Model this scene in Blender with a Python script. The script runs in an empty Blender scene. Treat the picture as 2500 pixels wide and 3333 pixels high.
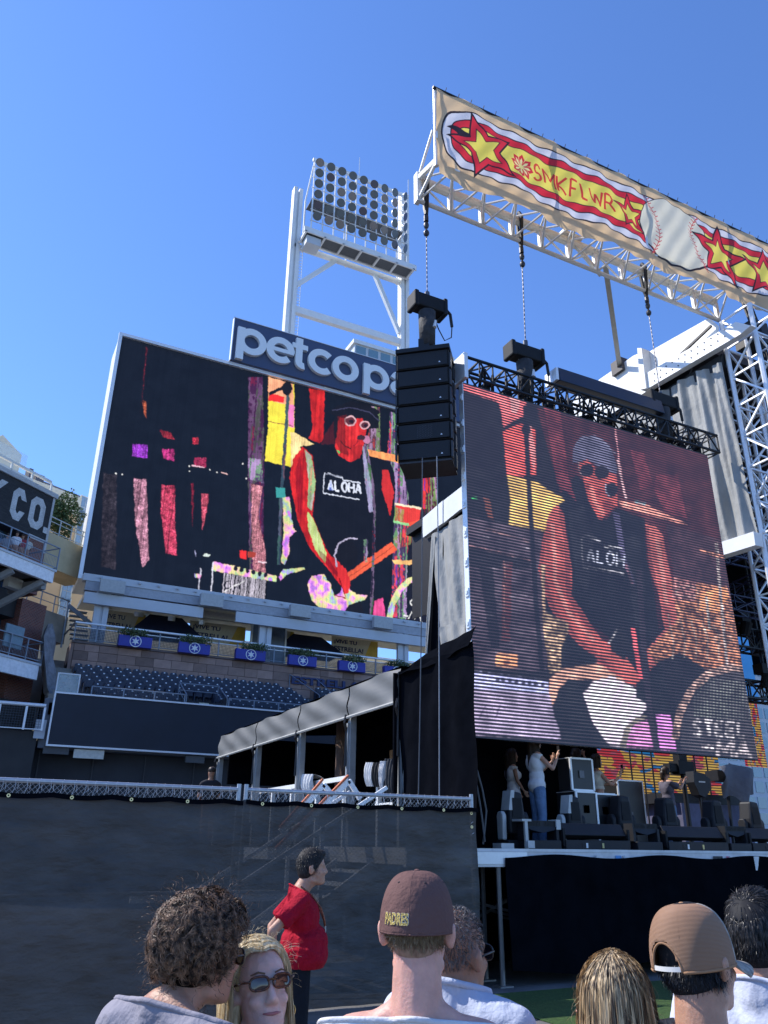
import bpy, bmesh, math, random
import numpy as np
from mathutils import Vector, Matrix
random.seed(7); rng = np.random.default_rng(7)
SC = bpy.context.scene
COL = SC.collection
# ------------------------------------------------------------ camera, sky, sun, exposure
CW, CH, CF = 2500.0, 3333.0, 2570.0
AZ = math.radians(26.70); PITCH = math.radians(22.955); ROLL = 0.0112; EYE = 1.7
FWD = np.array([math.sin(AZ)*math.cos(PITCH), math.cos(AZ)*math.cos(PITCH), math.sin(PITCH)])
_r = np.array([math.cos(AZ), -math.sin(AZ), 0.0]); _u = np.cross(_r, FWD)
RGT = math.cos(ROLL)*_r + math.sin(ROLL)*_u; UPV = math.cos(ROLL)*_u - math.sin(ROLL)*_r
CAM = np.array([0.0, 0.0, EYE])
cam = bpy.data.cameras.new('camera'); cam.sensor_fit = 'VERTICAL'; cam.sensor_height = 36.0
cam.lens = CF/CH*36.0; cam.clip_end = 3000; cam.clip_start = 0.05
camo = bpy.data.objects.new('camera', cam); COL.objects.link(camo); SC.camera = camo
camo.matrix_world = Matrix(((RGT[0], UPV[0], -FWD[0], 0), (RGT[1], UPV[1], -FWD[1], 0), (RGT[2], UPV[2], -FWD[2], EYE), (0, 0, 0, 1)))
SUN_EL = math.radians(46); SUN_AZ = math.radians(-48)      # azimuth from +Y towards +X
w = bpy.data.worlds.new("World"); SC.world = w; w.use_nodes = True
nt = w.node_tree; nt.nodes.clear()
sky = nt.nodes.new('ShaderNodeTexSky'); sky.sky_type = 'NISHITA'; sky.sun_disc = False
sky.sun_elevation = SUN_EL; sky.sun_rotation = SUN_AZ; sky.altitude = 0; sky.air_density = 1.0; sky.dust_density = 0.1; sky.ozone_density = 3.0
hs = nt.nodes.new('ShaderNodeMix'); hs.data_type = 'RGBA'; hs.blend_type = 'MULTIPLY'; hs.inputs[0].default_value = 1; hs.inputs[7].default_value = (0.72, 0.94, 1.33, 1)
bg = nt.nodes.new('ShaderNodeBackground'); bg.inputs[1].default_value = 0.138
wo = nt.nodes.new('ShaderNodeOutputWorld')
nt.links.new(sky.outputs[0], hs.inputs[6]); nt.links.new(hs.outputs[2], bg.inputs[0]); nt.links.new(bg.outputs[0], wo.inputs[0])
sl = bpy.data.lights.new('sun', 'SUN'); sl.energy = 4.0; sl.angle = math.radians(0.5); sl.color = (1.0, 0.95, 0.88)
slo = bpy.data.objects.new('sun', sl); COL.objects.link(slo)
SD = Vector((math.sin(SUN_AZ)*math.cos(SUN_EL), math.cos(SUN_AZ)*math.cos(SUN_EL), math.sin(SUN_EL)))
slo.rotation_euler = SD.to_track_quat('Z', 'Y').to_euler(); slo.location = (0, 0, 60)
SC.view_settings.view_transform = 'Standard'; SC.view_settings.look = 'None'
SC.view_settings.gamma = 1; SC.view_settings.use_curve_mapping = False; SC.view_settings.exposure = 0.55

# ------------------------------------------------------------ measuring helpers (photo pixel -> world point at a real plane)
def ray(x, y): return FWD + RGT*((x-CW/2)/CF) - UPV*((y-CH/2)/CF)
def aY(x, y, Y): d = ray(x, y); return CAM + d*(Y/d[1])
def aX(x, y, X): d = ray(x, y); return CAM + d*(X/d[0])
def aZ(x, y, Z): d = ray(x, y); return CAM + d*((Z-EYE)/d[2])
def aPl(x, y, p0, dr):
    r = ray(x, y); n = np.array([dr[1], -dr[0], 0]); return CAM + r*(((p0-CAM)@n)/(r@n))

# ------------------------------------------------------------ materials
MATS = {}
def mat(name, col, rough=0.6, metal=0.0, var=0.12, scale=6.0, bump=0.0, bscale=None, rand=0.0, alpha=1.0, emit=None, estr=1.0, spec=0.5, stretch=(1,1,1), trans=0.0, coat=0.0):
    if name in MATS: return MATS[name]
    m = bpy.data.materials.new(name); m.use_nodes = True; MATS[name] = m
    n = m.node_tree.nodes; L = m.node_tree.links; b = n['Principled BSDF']
    b.inputs['Roughness'].default_value = rough; b.inputs['Metallic'].default_value = metal
    b.inputs['Specular IOR Level'].default_value = spec; b.inputs['Alpha'].default_value = alpha
    if coat: b.inputs['Coat Weight'].default_value = coat
    tc = n.new('ShaderNodeTexCoord'); mp = n.new('ShaderNodeMapping'); mp.inputs['Scale'].default_value = stretch
    L.new(tc.outputs['Object'], mp.inputs[0])
    nz = n.new('ShaderNodeTexNoise'); nz.inputs['Scale'].default_value = scale; nz.inputs['Detail'].default_value = 6; nz.inputs['Roughness'].default_value = .6
    L.new(mp.outputs[0], nz.inputs['Vector'])
    mr = n.new('ShaderNodeMapRange'); mr.inputs['From Min'].default_value = .3; mr.inputs['From Max'].default_value = .7
    mr.inputs['To Min'].default_value = 1-var; mr.inputs['To Max'].default_value = 1+var
    L.new(nz.outputs['Fac'], mr.inputs['Value'])
    val = mr.outputs[0]
    if rand:
        oi = n.new('ShaderNodeObjectInfo'); r2 = n.new('ShaderNodeMapRange')
        r2.inputs['To Min'].default_value = 1-rand; r2.inputs['To Max'].default_value = 1+rand
        L.new(oi.outputs['Random'], r2.inputs['Value']); mu = n.new('ShaderNodeMath'); mu.operation = 'MULTIPLY'
        L.new(val, mu.inputs[0]); L.new(r2.outputs[0], mu.inputs[1]); val = mu.outputs[0]
    vm = n.new('ShaderNodeVectorMath'); vm.operation = 'SCALE'; vm.inputs[0].default_value = col[:3]
    L.new(val, vm.inputs['Scale']); L.new(vm.outputs[0], b.inputs['Base Color'])
    if bump:
        bz = n.new('ShaderNodeTexNoise'); bz.inputs['Scale'].default_value = bscale or scale*3; bz.inputs['Detail'].default_value = 5
        L.new(mp.outputs[0], bz.inputs['Vector'])
        bp = n.new('ShaderNodeBump'); bp.inputs['Strength'].default_value = min(1, bump*4); bp.inputs['Distance'].default_value = bump*0.1
        L.new(bz.outputs['Fac'], bp.inputs['Height']); L.new(bp.outputs[0], b.inputs['Normal'])
    if emit:
        b.inputs['Emission Color'].default_value = (*emit, 1); b.inputs['Emission Strength'].default_value = estr
    if trans: b.inputs['Transmission Weight'].default_value = trans
    return m

# ------------------------------------------------------------ geometry accumulator
class G:
    def __init__(s): s.v = []; s.f = []
    def add(s, v, f):
        o = len(s.v); s.v.extend([tuple(map(float, p)) for p in v]); s.f.extend([tuple(i+o for i in q) for q in f]); return s
    def box(s, x0, x1, y0, y1, z0, z1):
        if x1 < x0: x0, x1 = x1, x0
        if y1 < y0: y0, y1 = y1, y0
        if z1 < z0: z0, z1 = z1, z0
        v = [(x, y, z) for x in (x0, x1) for y in (y0, y1) for z in (z0, z1)]
        return s.add(v, [(0,1,3,2), (4,6,7,5), (0,4,5,1), (2,3,7,6), (0,2,6,4), (1,5,7,3)])
    def frame(s, p, q, up=(0,0,1)):
        p = Vector(p); q = Vector(q); d = (q-p).normalized(); u = Vector(up)
        if abs(d.dot(u)) > .97: u = Vector((1, 0, 0)) if abs(d.x) < .9 else Vector((0, 1, 0))
        a = d.cross(u).normalized(); b = a.cross(d).normalized(); return p, q, a, b
    def tube(s, p, q, r, n=6, r2=None, up=(0,0,1)):
        if r2 is None: r2 = r
        p, q, a, b = s.frame(p, q, up); v = []
        for c, rr in ((p, r), (q, r2)):
            for i in range(n):
                t = 2*math.pi*(i+.5)/n; v.append(c+a*math.cos(t)*rr+b*math.sin(t)*rr)
        f = [(i, (i+1) % n, n+(i+1) % n, n+i) for i in range(n)]+[tuple(range(n))[::-1], tuple(range(n, 2*n))]
        return s.add(v, f)
    def beam(s, p, q, w, h, up=(0,0,1)):
        p, q, a, b = s.frame(p, q, up); v = []
        for c in (p, q):
            for i, j in ((-1,-1), (1,-1), (1,1), (-1,1)): v.append(c+a*(i*w/2)+b*(j*h/2))
        return s.add(v, [(0,1,5,4), (1,2,6,5), (2,3,7,6), (3,0,4,7), (3,2,1,0), (4,5,6,7)])
    def path(s, pts, r, n=6):
        pts = [Vector(p) for p in pts]; v = []; N = len(pts); u = None
        for k in range(N):
            d = (pts[min(k+1, N-1)]-pts[max(k-1, 0)]).normalized()
            if u is None: u = Vector((0,0,1)) if abs(d.z) < .9 else Vector((1,0,0))
            a = d.cross(u).normalized(); b = a.cross(d).normalized(); u = b
            rr = r[k] if isinstance(r, (list, tuple)) else r
            for i in range(n): t = 2*math.pi*i/n; v.append(pts[k]+a*math.cos(t)*rr+b*math.sin(t)*rr)
        f = [(k*n+i, k*n+(i+1) % n, (k+1)*n+(i+1) % n, (k+1)*n+i) for k in range(N-1) for i in range(n)]
        f += [tuple(range(n))[::-1], tuple(range((N-1)*n, N*n))]
        return s.add(v, f)
    def prism(s, poly, a, b):      # poly: list of base points (3D) extruded from offset vector a to b
        n = len(poly); a = Vector(a); b = Vector(b)
        v = [Vector(p)+a for p in poly]+[Vector(p)+b for p in poly]
        return s.add(v, [tuple(range(n))[::-1], tuple(range(n, 2*n))]+[(i, (i+1) % n, n+(i+1) % n, n+i) for i in range(n)])
    def xz(s, poly, y0, y1): return s.prism([(x, 0, z) for x, z in poly], (0, y0, 0), (0, y1, 0))
    def yz(s, poly, x0, x1): return s.prism([(0, y, z) for y, z in poly], (x0, 0, 0), (x1, 0, 0))
    def ell(s, c, r, nu=12, nv=8, half=False):
        v = []; f = []; v0 = 0
        for j in range(nv+1):
            ph = math.pi*j/nv*(0.5 if half else 1)
            for i in range(nu):
                t = 2*math.pi*i/nu; v.append((c[0]+r[0]*math.sin(ph)*math.cos(t), c[1]+r[1]*math.sin(ph)*math.sin(t), c[2]+r[2]*math.cos(ph)))
        f = [(j*nu+i, (j+1)*nu+i, (j+1)*nu+(i+1) % nu, j*nu+(i+1) % nu) for j in range(nv) for i in range(nu)]
        return s.add(v, f)
    def grid(s, P, N, M): # P(i,j)-> point
        v = [P(i, j) for i in range(N+1) for j in range(M+1)]
        return s.add(v, [(i*(M+1)+j, (i+1)*(M+1)+j, (i+1)*(M+1)+j+1, i*(M+1)+j+1) for i in range(N) for j in range(M)])
    def mesh(s, name):
        me = bpy.data.meshes.new(name); me.from_pydata(s.v, [], s.f); me.update(); return me

def thing(name, label, cat, loc=(0,0,0), rz=0.0, group=None):
    o = bpy.data.objects.new(name, None); o.empty_display_size = .3; COL.objects.link(o)
    o.location = loc; o.rotation_euler = (0, 0, rz); o['label'] = label; o['category'] = cat
    if group: o['group'] = group
    return o
def basis(o):
    m = Matrix.Translation(o.location) @ o.rotation_euler.to_matrix().to_4x4()
    if o.type == 'MESH' and o.parent: return Matrix.Identity(4)
    return m
def put(name, g, m, parent=None, local=False, label=None, smooth=False, kind=None, bev=0):
    me = g.mesh(name) if isinstance(g, G) else g
    o = bpy.data.objects.new(name, me); COL.objects.link(o)
    if m is not None and not me.materials: me.materials.append(m)
    if smooth: me.polygons.foreach_set('use_smooth', [True]*len(me.polygons))
    if parent is not None:
        o.parent = parent
        if not local and parent.type == 'EMPTY': o.matrix_parent_inverse = basis(parent).inverted()
    if label: o['label'] = label
    if kind: o['kind'] = kind
    if bev:
        b = o.modifiers.new('bevel', 'BEVEL'); b.width = bev; b.segments = 2; b.limit_method = 'ANGLE'
    return o
def solo(name, g, m, label, cat, group=None, **k):
    o = put(name, g, m, **k); o['label'] = label; o['category'] = cat
    if group: o['group'] = group
    return o
def struct(name, g, m, **k): return put(name, g, m, kind='structure', **k)
def dup(o, loc=None, rz=None, label=None, group=None, parent=None):
    def cp(a, par):
        c = a.copy(); COL.objects.link(c)
        if par: c.parent = par
        for ch in [x for x in KIDS.get(a.name, [])]: cp(ch, c)
        return c
    KIDS = {}
    for x in COL.objects:
        if x.parent: KIDS.setdefault(x.parent.name, []).append(x)
    r = cp(o, parent)
    if loc is not None: r.location = loc
    if rz is not None: r.rotation_euler = (0, 0, rz)
    if label: r['label'] = label
    if group: r['group'] = group
    return r
def text_mesh(s, size=1.0, ext=0.01, off=0.0, shear=0.0, spacing=1.0, width=None, bevel=0):
    cu = bpy.data.curves.new('t', 'FONT'); cu.body = s; cu.size = size; cu.extrude = ext; cu.offset = off; cu.shear = shear; cu.space_character = spacing
    cu.align_x = 'LEFT'; cu.resolution_u = 4; cu.bevel_depth = bevel
    o = bpy.data.objects.new('t', cu); COL.objects.link(o)
    dg = bpy.context.evaluated_depsgraph_get(); me = bpy.data.meshes.new_from_object(o.evaluated_get(dg))
    bpy.data.objects.remove(o)
    v = np.array([x.co[:] for x in me.vertices])
    mn = v.min(0); v[:, 0] -= mn[0]; v[:, 1] -= mn[1]
    if width: v[:, 0] *= width/v[:, 0].max()
    return v, [tuple(p.vertices) for p in me.polygons]
def text_on(s, origin, dx, dz, height, width, ext=0.01, off=0.0, dn=None, shear=0):  # flat text on a plane: origin lower-left
    v, f = text_mesh(s, 1.0, 0.5, off, shear); h = v[:, 1].max(); wd = v[:, 0].max()
    o = Vector(origin); dx = Vector(dx).normalized(); dz = Vector(dz).normalized(); n = dx.cross(dz)
    if v[:, 2].max() > 0: v[:, 2] = v[:, 2]/v[:, 2].max()
    g = G(); g.add([o+dx*(p[0]/wd*width)+dz*(p[1]/h*height)+n*(p[2]*ext) for p in v], f); return g

# stroke: thick 2D polyline -> flat polygons (in a plane basis)
def stroke_pts(pts, wd):
    L = []; R = []
    N = len(pts); closed = (abs(pts[0][0]-pts[-1][0])+abs(pts[0][1]-pts[-1][1])) < 1e-6
    for k in range(N):
        if closed: a = pts[k-1 if k > 0 else N-2]; b = pts[k+1 if k < N-1 else 1]
        else: a = pts[max(k-1, 0)]; b = pts[min(k+1, N-1)]
        dx, dy = b[0]-a[0], b[1]-a[1]; l = math.hypot(dx, dy) or 1; nx, ny = -dy/l*wd/2, dx/l*wd/2
        L.append((pts[k][0]+nx, pts[k][1]+ny)); R.append((pts[k][0]-nx, pts[k][1]-ny))
    return L, R
def stroke3(g, pts, wd, F, d0, d1):   # F(x,y,d)->3D ; strip extruded from depth d0 to d1
    L, R = stroke_pts(pts, wd); n = len(pts); v = []
    for k in range(n): v += [F(*L[k], d0), F(*R[k], d0), F(*L[k], d1), F(*R[k], d1)]
    f = []
    for k in range(n-1):
        a, b = 4*k, 4*k+4; f += [(a, a+1, b+1, b), (a+2, b+2, b+3, a+3), (a, b, b+2, a+2), (a+1, a+3, b+3, b+1)]
    f += [(0, 2, 3, 1), (4*n-4, 4*n-3, 4*n-1, 4*n-2)]
    g.add(v, f)
def arc(cx, cy, rx, ry, a0, a1, n=16):
    return [(cx+rx*math.cos(math.radians(a0+(a1-a0)*i/n)), cy+ry*math.sin(math.radians(a0+(a1-a0)*i/n))) for i in range(n+1)]

def truss(g, A, B, up, side, n, r, rb, chords=4, w=None, h=None):
    """box truss between A and B; up, side: vectors to the other chords"""
    A = Vector(A); B = Vector(B); U = Vector(up); S = Vector(side)
    offs = [Vector((0,0,0)), U, S, U+S] if chords == 4 else [Vector((0,0,0)), U, S]
    for o in offs: g.tube(A+o, B+o, r, 6)
    pairs = [(0, 1), (0, 2), (1, 3), (2, 3)] if chords == 4 else [(0, 1), (0, 2), (1, 2)]
    for i, j in pairs:
        for k in range(n):
            t0 = A.lerp(B, k/n); t1 = A.lerp(B, (k+1)/n)
            if k % 2 == 0: g.tube(t0+offs[i], t1+offs[j], rb, 4)
            else: g.tube(t0+offs[j], t1+offs[i], rb, 4)
            g.tube(t0+offs[i], t0+offs[j], rb, 4)
        g.tube(B+offs[i], B+offs[j], rb, 4)

# ------------------------------------------------------------ picture painter for the flat screens (pixels computed here, no file)
class Canvas:
    def __init__(s, W, H, T, bgc): s.W, s.H, s.T = W, H, T; s.a = np.zeros((H, W, 3)); s.a[:] = bgc
    def mask(s, pts):
        p = np.array([s.T(*q) for q in pts]); m = np.zeros((s.H, s.W))
        x0, x1 = max(0, int(p[:, 0].min())-1), min(s.W, int(p[:, 0].max())+2); y0, y1 = max(0, int(p[:, 1].min())-1), min(s.H, int(p[:, 1].max())+2)
        if x1 <= x0 or y1 <= y0: return None
        yy, xx = np.mgrid[y0:y1, x0:x1]; acc = np.zeros(yy.shape)
        for sx, sy in ((.25, .25), (.75, .25), (.25, .75), (.75, .75)):
            ins = np.zeros(yy.shape, bool); X = xx+sx; Y = yy+sy; j = len(p)-1
            for i in range(len(p)):
                xi, yi = p[i]; xj, yj = p[j]
                if yi != yj:
                    c = ((yi > Y) != (yj > Y)) & (X < (xj-xi)*(Y-yi)/(yj-yi)+xi); ins ^= c
                j = i
            acc += ins*.25
        return (slice(y0, y1), slice(x0, x1)), acc
    def poly(s, pts, c, a=1.0, tex=None):
        r = s.mask(pts)
        if r is None: return
        sl_, m = r; m = m*a
        col = np.broadcast_to(np.array(c, float), s.a[sl_].shape) if tex is None else tex(sl_, np.array(c, float))
        s.a[sl_] = s.a[sl_]*(1-m[..., None])+col*m[..., None]
    def line(s, pts, wd, c, a=1.0, tex=None):
        L, R = stroke_pts(pts, wd)
        for k in range(len(pts)-1): s.poly([L[k], L[k+1], R[k+1], R[k]], c, a, tex)
    def ell(s, cx, cy, rx, ry, c, a=1.0, tex=None): s.poly(arc(cx, cy, rx, ry, 0, 360, 24), c, a, tex)
def snoise(H, W, sc, seed, ax=1.0, octv=3):
    r = np.random.default_rng(seed); out = np.zeros((H, W)); amp = 1; tot = 0
    for o in range(octv):
        gh, gw = max(2, int(H/(sc*ax))+2), max(2, int(W/sc)+2); gr = r.random((gh, gw))
        y = np.linspace(0, gh-1.001, H); x = np.linspace(0, gw-1.001, W); yi = y.astype(int); xi = x.astype(int); fy = (y-yi)[:, None]; fx = (x-xi)[None]
        fy = fy*fy*(3-2*fy); fx = fx*fx*(3-2*fx)
        v = gr[yi][:, xi]*(1-fy)*(1-fx)+gr[yi+1][:, xi]*fy*(1-fx)+gr[yi][:, xi+1]*(1-fy)*fx+gr[yi+1][:, xi+1]*fy*fx
        out += v*amp; tot += amp; amp *= .55; sc = max(1, sc/2)
    return out/tot
def organic(a, amp, sc, seed, lum=.25, fine=.15, soft=1):
    H, W, _ = a.shape; dx = (snoise(H, W, sc, seed, 1.3)-.5)*2*amp; dy = (snoise(H, W, sc, seed+1, 1.3)-.5)*2*amp
    yy, xx = np.mgrid[0:H, 0:W]; ys = np.clip(yy+dy, 0, H-1).astype(int); xs = np.clip(xx+dx, 0, W-1).astype(int); b = a[ys, xs]
    for _ in range(soft): b = (2*b+np.roll(b, 1, 0)+np.roll(b, -1, 0)+np.roll(b, 1, 1)+np.roll(b, -1, 1))/6
    b = b*(1-lum+2*lum*snoise(H, W, sc*4, seed+2, 1))[..., None]
    return b*(1-fine+2*fine*np.random.default_rng(seed).random((H, W)))[..., None]
def image_of(name, a):
    H, W, _ = a.shape; im = bpy.data.images.new(name, W, H, float_buffer=True)
    px = np.ones((H, W, 4), np.float32); px[..., :3] = a[::-1]; im.pixels.foreach_set(px.ravel()); im.update(); im.pack(); return im
def screen_mat(name, im, base, strength, line=None, lo=.25, duty=.5):
    m = bpy.data.materials.new(name); m.use_nodes = True; n = m.node_tree.nodes; L = m.node_tree.links; b = n['Principled BSDF']
    b.inputs['Base Color'].default_value = (*base, 1); b.inputs['Roughness'].default_value = .55; b.inputs['Specular IOR Level'].default_value = .12
    t = n.new('ShaderNodeTexImage'); t.image = im; t.interpolation = 'Linear'; t.extension = 'EXTEND'
    L.new(t.outputs[0], b.inputs['Emission Color'])
    def stripes(axis, period, duty, low):
        tc = n.new('ShaderNodeTexCoord'); sp = n.new('ShaderNodeSeparateXYZ'); L.new(tc.outputs['Object'], sp.inputs[0])
        d = n.new('ShaderNodeMath'); d.operation = 'DIVIDE'; d.inputs[1].default_value = period; L.new(sp.outputs[axis], d.inputs[0])
        fr = n.new('ShaderNodeMath'); fr.operation = 'FRACT'; L.new(d.outputs[0], fr.inputs[0])
        lt = n.new('ShaderNodeMath'); lt.operation = 'LESS_THAN'; lt.inputs[1].default_value = duty; L.new(fr.outputs[0], lt.inputs[0])
        mr = n.new('ShaderNodeMapRange'); mr.inputs['To Min'].default_value = low; mr.inputs['To Max'].default_value = 1; L.new(lt.outputs[0], mr.inputs[0]); return mr.outputs[0]
    if line:
        o = stripes(2, line, duty, lo); mu = n.new('ShaderNodeMath'); mu.operation = 'MULTIPLY'; mu.inputs[1].default_value = strength; L.new(o, mu.inputs[0]); L.new(mu.outputs[0], b.inputs['Emission Strength'])
    else: b.inputs['Emission Strength'].default_value = strength
    return m
def uv_plane(name, x0, x1, y, z0, z1, m, parent, local=False):
    me = bpy.data.meshes.new(name); me.from_pydata([(x0, y, z0), (x1, y, z0), (x1, y, z1), (x0, y, z1)], [], [(0, 1, 2, 3)])
    uv = me.uv_layers.new(name='uv')
    for i, c in enumerate(((0, 0), (1, 0), (1, 1), (0, 1))): uv.data[i].uv = c
    me.materials.append(m); return put(name, me, None, parent, local)

# common materials
WHT = mat('white_painted_steel', (.74, .75, .74), .45, var=.06, scale=1.5)
LGT = mat('pale_blue_grey_steel', (.50, .53, .56), .5, var=.06, scale=1.2)
CRM = mat('cream_steel', (.70, .68, .60), .5, var=.05)
BLK = mat('black_powder_coat', (.012, .012, .014), .5, var=.2, spec=.35)
BLK2 = mat('matte_black_plastic', (.011, .0115, .013), .65, spec=.25, var=.2, bump=.02, bscale=60)
FAB = mat('black_drape_cloth', (.0045, .0052, .0075), 1.0, var=.25, scale=3, spec=.0, bump=.25, bscale=2.2)
GRYV = mat('grey_vinyl_tarp', (.31, .31, .295), .55, var=.16, scale=2, spec=.25, bump=.6, bscale=2.6, stretch=(1, 1.2, .6))
GALV = mat('galvanised_steel', (.42, .44, .47), .42, .6, var=.1, scale=30)
ALU = mat('brushed_aluminium', (.78, .79, .80), .4, .25, var=.05, scale=10)
RAIL = mat('grey_painted_rail', (.22, .26, .31), .5, .2, var=.06)
GLS = mat('blue_window_glass', (.05, .10, .18), .08, .0, var=.1, spec=1.0)
CONC = mat('weathered_concrete', (.30, .27, .23), .85, var=.18, scale=1.5, bump=.1)
DARKW = mat('dark_navy_panel', (.010, .014, .026), .55, var=.2, scale=.8)
# ------------------------------------------------------------ ground
g = G(); g.box(-400, 400, -300, 600, -.3, 0)
struct('ground', g, mat('grey_ground_matting', (.13, .125, .12), .8, var=.3, scale=2, bump=.1))
g = G(); g.box(6.0, 30, 4.5, 9.6, .004, .012)
struct('turf', g, mat('artificial_turf', (.055, .125, .02), .8, var=.4, scale=30, bump=.4, bscale=120))
# ------------------------------------------------------------ scoreboard
SBY = 52.0; SX0, SX1, SX2 = 4.46, 34.0, 42.0; SZ0, SZ1 = 17.62, 35.97
sb = thing('scoreboard', 'giant stadium video board in a white cabinet showing a guitarist in a black ALOHA shirt', 'video board', (23, 52, 17))
g = G(); g.box(4.30, 42.3, 52.06, 55.6, 17.3, 36.14); put('cabinet', g, WHT, sb)
g = G(); g.box(4.22, 4.46, 51.8, 52.055, 17.3, 36.22); g.box(4.462, 42.3, 51.8, 52.055, 35.97, 36.22); g.box(4.462, 42.3, 51.7, 52.055, 17.25, 17.58); put('cabinet_frame', g, ALU, sb)
W_, H_ = 1180, 740
def T1(x, y):
    p = aY(200+x/1.3272, 1000+y/1.3272, SBY); return (p[0]-SX0)/(SX1-SX0)*W_, (SZ1-p[2])/(SZ1-SZ0)*H_
c = Canvas(W_, H_, T1, (.006, .009, .017))
nA = snoise(H_, W_, 14, 1, 2.2); nB = snoise(H_, W_, 9, 2, 1.0); nC = snoise(H_, W_, 22, 3, 1.5); nD = snoise(H_, W_, 30, 4, 6)
colm = np.tile(np.random.default_rng(5).random(W_), (H_, 1))
PAL = np.array([(.55, .02, .02), (.03, .01, .03), (.22, .04, .45), (.85, .05, .04), (.02, .02, .05), (.12, .35, .10), (.45, .30, .55), (.02, .02, .05)])
cgrp = np.tile(np.repeat(np.random.default_rng(6).random(W_//5+1), 5)[:W_], (H_, 1))
def glitch(sl_, col):
    i = ((nD[sl_]*7+nB[sl_]*1.6+cgrp[sl_]*2.5) % 8).astype(int); return PAL[i]*(.35+.9*nC[sl_][..., None])+col*.25
dots = np.random.default_rng(12).random((H_, W_))
def shim(sl_, col):
    q = col*(.25+1.6*(nB[sl_]**1.5)[..., None])*(0.5+.9*colm[sl_][..., None]); return q*(.45+1.0*(dots[sl_] > .42))[..., None]+.10*(dots[sl_] > .8)[..., None]*(q.sum(-1, keepdims=True))
def pastel(sl_, col):
    n_ = nC[sl_]+.25*nB[sl_]; return np.stack([.7+.3*np.sin(n_*11), .5+.3*np.sin(n_*10+2), .62+.3*np.sin(n_*12+4)], -1)*.95
def flick(sl_, col): return col*(.75+.5*colm[sl_][..., None])*(.35+1.1*nC[sl_][..., None])
c.poly([(180,715),(240,722),(235,1130),(170,1118)], (.03,.025,.035), tex=shim)
for q, cc in (([(308,590),(372,592),(372,652),(305,640)], (.30,.03,.55)), ([(435,610),(487,612),(487,664),(438,650)], (.55,.03,.22)), ([(575,648),(625,648),(625,690),(572,680)], (.35,.02,.08)), ([(425,525),(470,540),(490,570),(440,560)], (.35,.02,.04)), ([(568,565),(592,560),(594,590),(566,586)], (.5,.02,.05)),
              ([(312,738),(366,742),(372,900),(378,1090),(350,1120),(318,930)], (.50,.22,.32)), ([(432,765),(490,770),(492,950),(500,1070),(450,1060),(428,870)], (.62,.05,.12)), ([(604,800),(636,805),(628,880),(608,962)], (.6,.08,.14)), ([(560,760),(572,760),(566,960)], (.2,.01,.03)), ([(352,400),(366,405),(366,480),(355,450)], (.4,.08,.03)), ([(366,170),(372,172),(345,420),(338,500)], (.12,.01,.02))):
    c.poly(q, cc, tex=shim)
for x, y in ((235,716), (262,720), (550,684), (552,706), (785,674), (798,736), (640,700), (672,712)): c.ell(x, y, 3, 3, (.9, .9, .9))
c.line([(562,680),(618,690)], 6, (.8,.5,.6)); c.line([(690,712),(720,720)], 4, (.8,.5,.5)); c.ell(628,1068,17,6,(.7,.8,.75)); c.poly([(575,1045),(584,1060),(582,1075)], (.5,.5,.8))
c.poly([(808,300),(868,300),(876,560),(870,1270),(815,1255),(806,700)], (.10,.02,.10), tex=lambda s_, q: glitch(s_, q)*.22+q*.5)
c.poly([(806,650),(860,655),(875,760),(812,740)], (.4,.3,.6), tex=glitch, a=.7)
c.poly([(820,760),(870,770),(850,900),(882,1050),(880,1255),(835,1250),(822,1000)], (.55,.2,.25), tex=shim)
c.poly([(893,300),(1006,332),(1006,538),(1092,590),(1030,630),(990,687),(878,662),(893,520)], (.95,.80,.07))
c.poly([(893,300),(1000,330),(1004,430),(893,400)], (1,.45,.25), tex=lambda s_, q: q*(.7+.6*nA[s_][..., None]))
c.poly([(900,370),(962,385),(960,412),(893,402)], (.9,.03,.03)); c.poly([(982,418),(1006,422),(1004,518),(980,512)], (.95,.25,.6)); c.line([(893,492),(1000,512)], 3, (.3,.1,.05))
c.poly([(990,540),(1006,538),(1092,590),(1040,620),(990,687)], (1,.75,.35), tex=flick)
c.poly([(1070,350),(1138,362),(1132,560),(1116,588),(1066,565),(1085,520)], (.62,.02,.02), tex=flick)
c.poly([(1300,420),(1375,432),(1378,640),(1300,620)], (.45,.18,.2), tex=glitch, a=.8)
c.poly([(1420,450),(1452,458),(1462,640),(1500,820),(1490,1345),(1425,1335),(1436,900),(1405,700)], (.2,.1,.3), tex=glitch)
c.poly([(1560,645),(1622,648),(1626,900),(1600,1000),(1560,980)], (.4,.03,.05), tex=glitch, a=.85)
c.poly([(1500,870),(1580,870),(1580,1360),(1500,1350)], (.01,.01,.02), tex=None, a=.9)
c.poly([(1320,612),(1400,628),(1500,650),(1592,700),(1560,698),(1330,640)], (.95,.35,.12), tex=lambda s_, q: q*(.5+nA[s_][..., None]*1.1))
c.poly([(1445,850),(1552,872),(1545,945),(1440,930)], (.75,.05,.04)); c.line([(1440,848),(1555,868)], 9, (.95,.85,.6)); c.line([(1436,925),(1545,945)], 10, (.3,.7,.3)); c.poly([(1440,865),(1480,872),(1478,925),(1438,920)], (.25,.6,.15), tex=glitch, a=.6)
c.poly([(1428,1088),(1500,1092),(1582,1070),(1582,1102),(1500,1110),(1440,1108)], (1,.55,.2), tex=lambda s_, q: q*(.5+nA[s_][..., None]))
c.line([(1418,1338),(1430,1280),(1460,1220),(1500,1180),(1560,1160)], 26, (.8,.5,.5), tex=pastel)
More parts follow.
